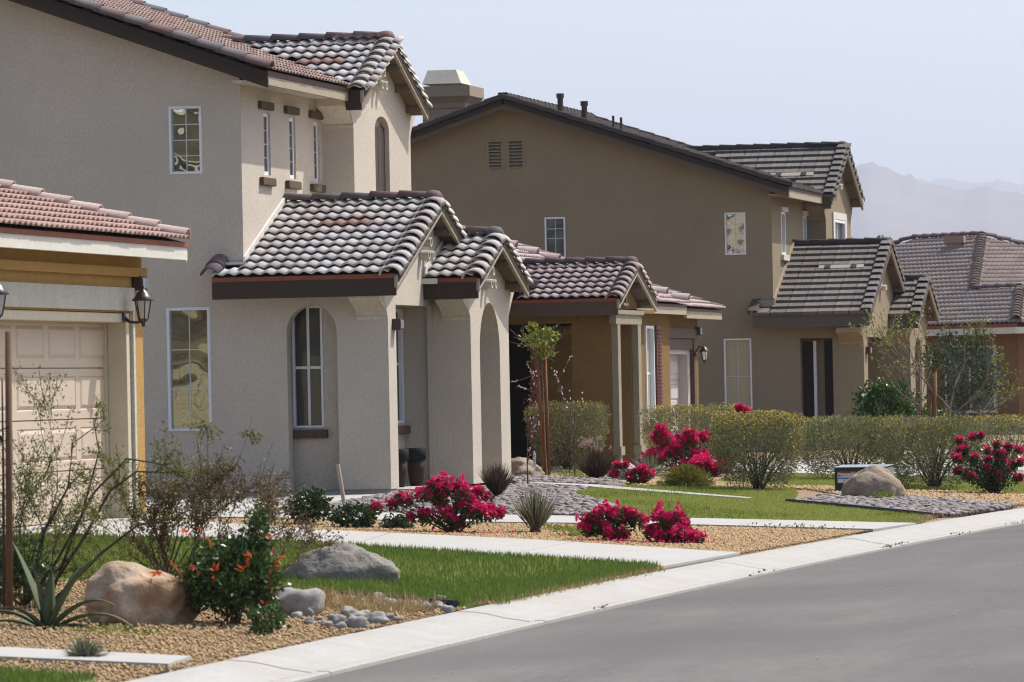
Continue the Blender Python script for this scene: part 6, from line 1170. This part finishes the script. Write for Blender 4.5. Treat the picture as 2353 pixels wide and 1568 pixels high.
# agave with strap leaves, each leaf a piece
b = GP(-9.95, 32.05); T = thing('agave', 'agave with long arching grey-green strap leaves before the golden boulder', 'agave', b)
def strap(p0, d, L, w, droop, curl=0.0):
    m = MB(); n = 12; q = Vector(p0); dd = Vector(d).normalized(); pts = []
    for i in range(n + 1):
        pts.append((q.copy(), dd.copy())); dd = (dd + Vector((0, 0, -droop * (0.3 + 1.6 * i / n) / n))).normalized(); q = q + dd * (L / n)
    vs = []
    for i, (q, dd) in enumerate(pts):
        t = i / n; ww = w * (0.75 + 0.9 * t if t < 0.28 else max(0.03, 1.0 * (1 - (t - 0.28) / 0.72) ** 0.7)); s = dd.cross(Vector((0, 0, 1))); s = s.normalized() if s.length > 1e-4 else Vector((1, 0, 0)); u = s.cross(dd)
        vs += [q + s * ww * 0.5 + u * ww * 0.20, q, q - s * ww * 0.5 + u * ww * 0.20, q - u * ww * 0.12]
    fs = []
    for i in range(n):
        a, c = i * 4, (i + 1) * 4; fs += [(a, a + 1, c + 1, c), (a + 1, a + 2, c + 2, c + 1), (a + 2, a + 3, c + 3, c + 2), (a + 3, a, c, c + 3)]
    m.add(vs, fs); return m
for d, L, w, dr in [((-0.35, 0.1, 1), 0.62, 0.098, 0.35), ((0.45, 0.0, 1), 0.62, 0.098, 0.95), ((0.75, -0.1, 0.8), 0.52, 0.085, 1.3), ((1.0, -0.1, 0.55), 0.62, 0.078, 1.25), ((-0.9, -0.1, 0.75), 0.5, 0.078, 1.5), ((-0.15, -0.1, 1.0), 0.42, 0.111, 0.2), ((0.15, -0.2, 1.0), 0.40, 0.111, 0.25), ((0.9, -0.3, 0.3), 0.42, 0.072, 1.0), ((-1.0, 0.2, 0.4), 0.5, 0.072, 0.9), ((0.3, 0.3, 0.9), 0.5, 0.091, 0.5), ((-0.5, -0.4, 0.7), 0.35, 0.078, 1.0)]:
    strap(b + Vector((d[0] * 0.03, d[1] * 0.03, -0.02)), d, L, w, dr).build('leaf', L_AGAVE, T, smooth=True)

def spiky(name, label, x, y, n, L, w, el0, el1, mat, cat='yucca', droop=0.0, seed=0):
    b = GP(x, y); T = thing(name, label, cat, b); a = RNG.uniform(0, 6.28, n); el = np.radians(RNG.uniform(el0, el1, n)); D = np.c_[np.cos(a) * np.cos(el), np.sin(a) * np.cos(el), np.sin(el)]
    P = np.array(b) + D * 0.02 + RNG.normal(0, 0.015, (n, 3)) * np.array([1, 1, 0.3]); quads_mesh('blades', P, D, rand_dir(n), L * RNG.uniform(0.7, 1.15, n), w, mat, T, bend=droop); MB().lathe((b.x, b.y, b.z), [(0.05, -0.03), (0.055, 0.03), (0.02, 0.07)], 10).build('crown', BARKD, T, smooth=True); return T
spiky('red_yucca', 'spiky grey-green yucca tuft in the gravel between two bougainvilleas', -10.56, 50.15, 320, 0.41, 0.013, 46, 90, L_YUC)
spiky('red_yucca', 'dark narrow-leaved yucca before the tan porch columns', -13.85, 73.9, 120, 0.40, 0.018, 15, 88, L_YUC, droop=0.12)
spiky('fountain_grass', 'dark bronze tuft of grass beside the white arch', -13.18, 60.45, 520, 0.40, 0.010, 52, 90, L_PURP, 'grass tuft')
T = spiky('fountain_grass', 'bronze fountain grass with pale nodding plumes before the tan wall', -14.05, 70.9, 420, 0.50, 0.014, 40, 90, L_PURP, 'grass tuft', droop=0.1)
b = GP(-14.05, 70.9); mb = MB(); PP = []; PD = []
for k in range(26):
    a = random.uniform(0, 6.28); r = random.uniform(0.05, 0.22); top = b + Vector((math.cos(a) * r, math.sin(a) * r, random.uniform(0.42, 0.62))); e = top + Vector((math.cos(a) * 0.07 - 0.02, math.sin(a) * 0.03, -0.02)); mid = top + Vector((math.cos(a) * 0.03, 0, 0.04)); mb.tube([b, b.lerp(top, 0.5) + Vector((0, 0, 0.06)), top], 0.002, 3, cap=False)
    for t in np.linspace(0, 1, 26): c = top.lerp(mid, t * 2) if t < 0.5 else mid.lerp(e, t * 2 - 1); PP.append(tuple(c)); PD.append((random.gauss(0, 1), random.gauss(0, 1), random.gauss(0, 1)))
mb.build('stalks', L_PURP, T); quads_mesh('plumes', np.array(PP), np.array(PD), rand_dir(len(PP)), 0.024, 0.012, L_PLUME, T)
T = spiky('grass_tuft', 'small grey-blue grass tuft beside the narrow mowing strip', -8.75, 28.9, 260, 0.12, 0.008, 10, 90, L_YUC, 'grass tuft')
b = GP(-12.05, 66.8); T = thing('broom_mound', 'yellow-green mounded shrub at the lawn edge below the magenta flowers', 'shrub', b); n = 5200; a = RNG.uniform(0, 6.28, n); el = np.radians(RNG.uniform(5, 90, n)); D = np.c_[np.cos(a) * np.cos(el), np.sin(a) * np.cos(el), np.sin(el)]; rr = RNG.uniform(0.35, 0.95, (n, 1)); quads_mesh('foliage', np.array(b) + D * rr * np.array([0.40, 0.34, 0.29]), D + rand_dir(n) * 0.45, rand_dir(n), 0.06, 0.010, L_YG, T); stems(T, b, (0.3, 0.25), 0.2, 16, 0.006, TWIG)
def low_weeds(label, x, y, rx, ry, n, h, mat, name='ground_cover'):
    b = GP(x, y); T = thing(name, label, 'plant', b); P = np.c_[b.x + RNG.normal(0, rx * 0.5, n), b.y + RNG.normal(0, ry * 0.5, n), np.zeros(n)]; P[:, 2] = G(P[:, 0], P[:, 1]) + RNG.uniform(0, h, n); foliage(T, 'foliage', mat, P, rand_dir(n, 0), 0.035, 0.016, 0.6, 0.4); return T
low_weeds('lime green ground cover between the stone strip and the dark hedge', -15.0, 74.2, 0.35, 0.5, 700, 0.12, L_LIME); low_weeds('lime green ground cover beside the fountain grass', -14.3, 71.6, 0.35, 0.4, 420, 0.08, L_LIME); low_weeds('bright green weeds growing against the tan domed boulder', -8.88, 62.75, 0.14, 0.12, 260, 0.10, L_LIME, 'weed'); low_weeds('green weeds in gravel beside the spiky yucca', -10.3, 50.7, 0.35, 0.25, 420, 0.05, L_LIME, 'weed'); low_weeds('green weeds in gravel left of the low bougainvillea', -9.9, 49.3, 0.35, 0.2, 380, 0.06, L_LIME, 'weed'); low_weeds('thin weeds along the pale path beside the kerb', -8.35, 52.45, 0.45, 0.05, 90, 0.05, L_YG, 'weed'); low_weeds('leafy green plants behind the utility box', -9.55, 67.6, 0.3, 0.4, 500, 0.22, L_HONEY); low_weeds('pale purple-flowered low plants before the far lawn', -9.2, 72.4, 0.6, 0.3, 500, 0.14, L_PINK); low_weeds('sparse weeds in gravel at the foot of the agave', -9.3, 31.4, 0.3, 0.15, 120, 0.04, L_LIME, 'weed')

# ------------------------------------------------------------------ staked trees
def stake(label, a, bt, r, mat, cat='stake', name='stake'):
    m = MB(); m.tube([Vector(a), Vector(bt)], [r, r * 0.96], 8); return tag(m.build(name, mat, loc=a), label, cat)
a = GP(-10.6, 33.3); T = thing('tree_post', 'weathered brown wooden tree post standing among the feathery shrubs', 'post', a); m = MB(); m.tube([a + Vector((0.0, 0, -0.1)), a + Vector((0.03, 0, 1.89))], [0.024, 0.022], 10); m.build('post', WOODP, T, smooth=True); m = MB(); m.tube([a + Vector((-0.045, 0.02, -0.05)), a + Vector((-0.03, 0.02, 0.9)), a + Vector((-0.02, 0.0, 1.58))], [0.012, 0.009, 0.005], 6); m.build('sapling_stem', BARKD, T, smooth=True); m = MB(); m.tube([a + Vector((-0.09, -0.03, 1.20)), a + Vector((-0.03, -0.03, 1.235)), a + Vector((0.035, -0.03, 1.255))], 0.004, 5); m.tube([a + Vector((-0.03, -0.035, 1.2)), a + Vector((-0.02, -0.035, 1.15))], 0.01, 5); m.build('tie', EDGE, T)
stake('pale square-cut wooden stake leaning beside the dark evergreen shrubs', GP(-14.0, 56.3, -0.05), GP(-14.08, 56.3, 0.49), 0.024, WOODS)
b = GP(-15.89, 76.2); T = thing('sapling', 'young leafy sapling tied to brown stakes before the dark recess', 'tree', b)
m = MB(); m.tube([b + Vector((0.02, 0, -0.05)), b + Vector((-0.09, 0, 1.93))], [0.032, 0.03], 8); m.build('stake', WOODT, T, smooth=True); m = MB(); m.tube([b + Vector((0.06, 0.05, -0.05)), b + Vector((0.03, 0.05, 1.95))], [0.03, 0.028], 8); m.build('stake', WOODT, T, smooth=True)
bs, tips = branch_set(b + Vector((0.05, -0.04, 0)), Vector((-0.06, 0, 1)), 1.75, 0.014, 0, 0.5, 0, 0.0, 8, 0.012, 3); top = bs[0][0][-1]
for k in range(7): q, _t = branch_set(top + Vector((0, 0, -0.12 * (k % 3))), Vector((math.cos(k * 0.9), math.sin(k * 0.9), 1.3)), 0.42, 0.006, 1, 0.6, 2, 0.1, 4, 0.12, 70 + k); bs += q
lo = []
for k, (z, dx, dz, L) in enumerate([(1.25, 0.9, 0.55, 0.75), (1.2, -0.6, 0.5, 0.4), (1.55, -1.0, 0.02, 0.62), (1.3, -0.5, 1.0, 0.45)]): q, _t = branch_set(b + Vector((-0.02, -0.04, z)), Vector((dx, 0, dz)), L, 0.005, 0, 0.6, 2, 0.12, 5, 0.1, 80 + k); lo += q
limbs('trunk', bs + lo, MATS['bark_grey'], T, 5, 0.003); P, D = clumps((b.x - 0.05, b.y, b.z + 2.05), (0.25, 0.22, 0.30), 46, 8, 0.045, 0.3); foliage(T, 'crown', L_LIME, P, D, 0.06, 0.042, 0.5, 0.0); P, D = along(lo, 60, 0, 0.6); foliage(T, 'buds', L_PINK, P, D, 0.03, 0.02)
for i, (x, y, lab, mar) in enumerate([(-14.28, 67.4, 'thin plum sapling with maroon leaves and pale blossom beside the small white sign', 140), (-14.84, 73.3, 'thin plum sapling with pale blossom behind the bronze fountain grass', 8)]):
    b = GP(x, y); T = thing('plum_sapling', lab, 'tree', b); bs, _t = branch_set(b, Vector((0, 0, 1)), 1.0, 0.011, 1, 0.55, 2, 0.5, 7, 0.03, 90 + i); limbs('trunk', bs, BARKD, T, 5, 0.0025); P, D = along(bs, 42, 0, 0.2); foliage(T, 'blossom', L_PINK, P + RNG.normal(0, .012, P.shape), D, 0.030, 0.026); P, D = along(bs, mar, 0, 0.0); foliage(T, 'foliage', L_MAROON, P + RNG.normal(0, .02, P.shape), D, 0.04, 0.026)
b = GP(-10.5, 80.0); T = thing('street_tree', 'half-bare young tree with crooked grey limbs tied to wooden stakes', 'tree', b); bs = []
for k, (ox, d, L, r) in enumerate([(-0.28, (-0.02, 0, 1.0), 1.0, 0.032), (0.04, (0.22, 0, 1.0), 0.95, 0.045)]):
    q, _t = branch_set(b + Vector((ox, 0, 0)), Vector(d), L, r, 0, 0.6, 3, 0.2, 6, 0.05, 100 + k); bs += q; top = q[0][0][-1]
    for j, (dx, dy, dz, l) in enumerate([(-0.8, 0.1, 0.9, 0.9), (-0.1, 0.2, 1.0, 0.95), (0.7, 0, 1.0, 0.9), (1.0, -0.2, 0.55, 0.9)] if k else [(-1.0, 0, 0.55, 0.8), (-0.45, 0, 1.0, 0.95), (0.3, 0.1, 1.0, 0.9)]): q, _t = branch_set(top - Vector((0, 0, 0.12 * j)), Vector((dx, dy, dz)), l, r * 0.5, 2, 0.62, 2, 0.22, 5, 0.12, 110 + k * 10 + j); bs += q
limbs('trunk', bs, BARK, T, 6, 0.0035); P, D = along(bs, 900, 0, 0.3); foliage(T, 'foliage', L_LIME, P + RNG.normal(0, .02, P.shape), D, 0.058, 0.026, 0.5, -0.2)
for dx in (-0.10, -0.03): m = MB(); m.tube([b + Vector((dx, -0.05, -0.05)), b + Vector((dx + 0.03, -0.05, 1.15 if dx < -0.05 else 1.5))], 0.032, 8); m.build('stake', WOODT, T, smooth=True)
m = MB(); m.tube([b + Vector((-0.2, -0.08, 0.62)), b + Vector((0.05, -0.09, 0.63))], 0.01, 6); m.build('tie', EDGE, T)
b = Vector((-7.6, 86.5, gz(-7.6, 86.5))); T = thing('bare_shrub', 'twiggy bare shrub in front of the far brown wall', 'shrub', b); bs = []
for k in range(9): q, _t = branch_set(b, Vector((random.gauss(0, .6), random.gauss(0, .3), 1)), 1.1, 0.014, 2, 0.5, 2, 0.1, 5, 0.08, 200 + k); bs += q
limbs('branches', bs, BARK, T, 4, 0.004)
for i, (x, y, z, r, h, lab) in enumerate([(-24.3, 168.2, 5.95, 1.1, 0.8, 'yellow-green tree crown far off behind the taupe house'), (-24.6, 178.0, 5.95, 0.8, 0.7, 'small dark tree far off beside the tan hip roof')]):
    b = Vector((x, y, gz(x, y))); T = thing('far_tree', lab, 'tree', b); m = MB(); m.tube([b, b + Vector((0.1, 0, 3)), b + Vector((0, 0.1, z - b.z - h))], [0.16, 0.12, 0.06], 7); m.build('trunk', BARK, T); P, D = clumps((x, y, z - h * 0.75), (r, r, h), 90, 30, 0.14, 0.4); foliage(T, 'crown', L_FAR, P, D, 0.16, 0.10)

# ------------------------------------------------------------------ small street-side things
a = GP(-14.32, 68.0); T = thing('yard_sign', 'small white wavy-edged yard sign with blue print on a thin white rod', 'sign', a)
m = MB(); m.tube([a + Vector((0, 0, -0.05)), a + Vector((0.01, 0, 0.30))], 0.006, 6); m.build('rod', VINYL, T)
pr = [(0.0, 0.20), (0.014, 0.23), (0.020, 0.29), (0.016, 0.35), (0.021, 0.41), (0.010, 0.46), (0.0, 0.475), (-0.010, 0.46), (-0.016, 0.41), (-0.020, 0.36), (-0.018, 0.29), (-0.014, 0.23)]
m = MB(); m.prism([(a.x + 0.012 + x, a.y - 0.012, a.z + z) for x, z in pr], (0, 0.006, 0)); sg = m.build('board', VINYL, T)
PRB = material('print_blue', (0.12, 0.20, 0.52), (0.11, 0.18, 0.48), rough=0.5)
for z0, z1, w in ((0.40, 0.412, 0.011), (0.385, 0.392, 0.009), (0.345, 0.362, 0.012), (0.326, 0.338, 0.012), (0.30, 0.306, 0.011), (0.285, 0.290, 0.010), (0.268, 0.273, 0.009)): MB().box(a.x + 0.012 - w, a.x + 0.012 + w, a.y - 0.0145, a.y - 0.0125, a.z + z0, a.z + z1).build('print', PRB, sg)
GRN = material('cabinet_green', (0.012, 0.03, 0.032), (0.010, 0.025, 0.027), rough=0.45, spec=0.4, scale=6); GRL = material('cabinet_lid_grey', (0.25, 0.27, 0.27), (0.21, 0.23, 0.23), rough=0.35, spec=0.5, scale=5)
cxb, cyb = -9.72, 66.75; zb = gz(cxb, cyb)
T = thing('utility_box', 'low dark green utility cabinet with a pale lid and warning sticker behind the domed boulder', 'utility box', (cxb, cyb, zb)); m = MB(); m.box(cxb - 0.33, cxb + 0.33, cyb - 0.3, cyb + 0.4, zb - 0.05, zb + 0.315); m.build('body', GRN, T, bevel=0.012); m = MB(); m.prism([(cxb - 0.34, cyb - 0.31, zb + 0.317), (cxb + 0.34, cyb - 0.31, zb + 0.317), (cxb + 0.34, cyb + 0.42, zb + 0.335), (cxb - 0.34, cyb + 0.42, zb + 0.335)], (0, 0, 0.014)); m.build('lid', GRL, T, bevel=0.006); MB().box(cxb + 0.331, cxb + 0.338, cyb - 0.3, cyb + 0.4, zb, zb + 0.31).build('side_panel', GRL, T); MB().box(cxb + 0.1, cxb + 0.17, cyb + 0.2, cyb + 0.25, zb + 0.355, zb + 0.366).build('latch', GRN, T)
ys_ = cyb - 0.302; ST = MB().box(cxb - 0.29, cxb - 0.05, ys_ - 0.002, ys_ + 0.001, zb + 0.13, zb + 0.27).build('sticker', VINYL, T)
ORA = material('print_orange', (0.80, 0.20, 0.02), (0.75, 0.18, 0.02), rough=0.5); PRK = material('print_grey', (0.35, 0.35, 0.36), (0.3, 0.3, 0.3), rough=0.5); PRD = material('print_black', (0.03, 0.03, 0.03), (0.02, 0.02, 0.02), rough=0.5)
MB().box(cxb - 0.29, cxb - 0.05, ys_ - 0.004, ys_ - 0.0025, zb + 0.248, zb + 0.27).build('print_band', ORA, ST); MB().box(cxb - 0.285, cxb - 0.055, ys_ - 0.004, ys_ - 0.0025, zb + 0.176, zb + 0.196).build('print_band', PRB, ST); MB().box(cxb - 0.245, cxb - 0.22, ys_ - 0.006, ys_ - 0.0045, zb + 0.252, zb + 0.266).build('print', PRD, ST); MB().box(cxb - 0.21, cxb - 0.12, ys_ - 0.006, ys_ - 0.0045, zb + 0.255, zb + 0.264).build('print', PRD, ST)
m = MB(); m.box(cxb - 0.28, cxb - 0.255, ys_ - 0.004, ys_ - 0.0025, zb + 0.212, zb + 0.232); m.box(cxb - 0.25, cxb - 0.235, ys_ - 0.004, ys_ - 0.0025, zb + 0.214, zb + 0.229); m.build('print', PRD, ST)
for k in range(4): MB().box(cxb - 0.225, cxb - 0.15, ys_ - 0.004, ys_ - 0.0025, zb + 0.206 + k * 0.010, zb + 0.209 + k * 0.010).build('print', PRK, ST); MB().box(cxb - 0.14, cxb - 0.065, ys_ - 0.004, ys_ - 0.0025, zb + 0.206 + k * 0.010, zb + 0.209 + k * 0.010).build('print', PRK, ST); MB().box(cxb - 0.225, cxb - 0.07, ys_ - 0.004, ys_ - 0.0025, zb + 0.138 + k * 0.009, zb + 0.141 + k * 0.009).build('print', PRK, ST)
POTB = material('pot_glaze', (0.035, 0.02, 0.016), (0.028, 0.016, 0.013), rough=0.6, spec=0.2); POTR = material('pot_rim_black', (0.012, 0.014, 0.014), (0.01, 0.011, 0.011), rough=0.7, spec=0.15)
for x, y, lab in ((-15.40, 64.75, 'dark glazed planter pot nearer the pillar with the address light'), (-15.33, 65.45, 'dark glazed planter pot against the entry porch wall')):
    T = thing('planter_pot', lab, 'pot', (x, y, PAD - 0.01)); m = MB(); m.lathe((x, y, PAD), [(0.075, -0.01), (0.09, 0.05), (0.112, 0.2), (0.116, 0.33)], 20); m.build('body', POTB, T, smooth=True); m = MB(); m.lathe((x, y, PAD), [(0.116, 0.33), (0.132, 0.345), (0.136, 0.48), (0.126, 0.485), (0.11, 0.44)], 20); m.build('rim', POTR, T, smooth=True)
pet = np.concatenate([np.c_[RNG.normal(x, r, n), RNG.normal(y, r, n)] for x, y, r, n in ((-11.25, 49.6, 0.35, 60), (-9.45, 48.3, 0.25, 50), (-8.85, 48.2, 0.22, 60), (-8.05, 66.9, 0.3, 40))]); P = np.c_[pet, G(pet[:, 0], pet[:, 1]) + 0.022]; o = quads_mesh('fallen_petals', P, rand_dir(len(P), 0), rand_dir(len(P)), 0.03, 0.022, L_BOUG, kind='stuff'); o['label'] = 'fallen magenta petals under the bougainvilleas'; o['category'] = 'petals'
# leaf litter and grit along the gutter
yy = np.concatenate([RNG.normal(c, 0.25, 9) for c in (37.2, 43.5, 49.8, 50.4, 53.6, 57.0, 58.1, 60.5)]); q = np.c_[np.zeros(len(yy)), yy]; q[:, 0] = XE(q[:, 1]) + RNG.normal(0.0, 0.02, len(yy)); P = np.c_[q, G(q[:, 0], q[:, 1]) + 0.025]; o = blades('gutter_grit', P, 0.03, 0.02, 2.5, L_BROWN, kind='stuff'); o['label'] = 'bits of dry litter along the gutter'; o['category'] = 'litter'
q = poly_pts([(-7.2, 24), (-7.2, 40), (-6.6, 56), (-3, 62), (-1, 40), (-2, 24)], 110); P = np.c_[q, G(q[:, 0], q[:, 1]) + 0.012]
n = len(q); oc = np.array([(1, 0, 0), (-1, 0, 0), (0, 1, 0), (0, -1, 0), (0, 0, 1), (0, 0, -1)], float) * 0.0045; fc = np.array([(0, 2, 4), (2, 1, 4), (1, 3, 4), (3, 0, 4), (2, 0, 5), (1, 2, 5), (3, 1, 5), (0, 3, 5)])
P[:, 2] += 0.06 * np.sin(np.pi * np.clip((q[:, 0] - XE(q[:, 1])) / 11, 0, 1)) - 0.008
v = (oc[None] * RNG.uniform(0.6, 1.6, (n, 1, 1)) + P[:, None, :]).reshape(-1, 3); f = (fc[None] + (np.arange(n) * 6)[:, None, None]).reshape(-1, 3)
o = link_mesh('road_grit', np_mesh('road_grit', v, f, 3), material('grit_pale', (0.5, 0.48, 0.44), (0.4, 0.38, 0.35), rough=0.6)); o['kind'] = 'stuff'; o['label'] = 'pale grit scattered on the asphalt'; o['category'] = 'grit'
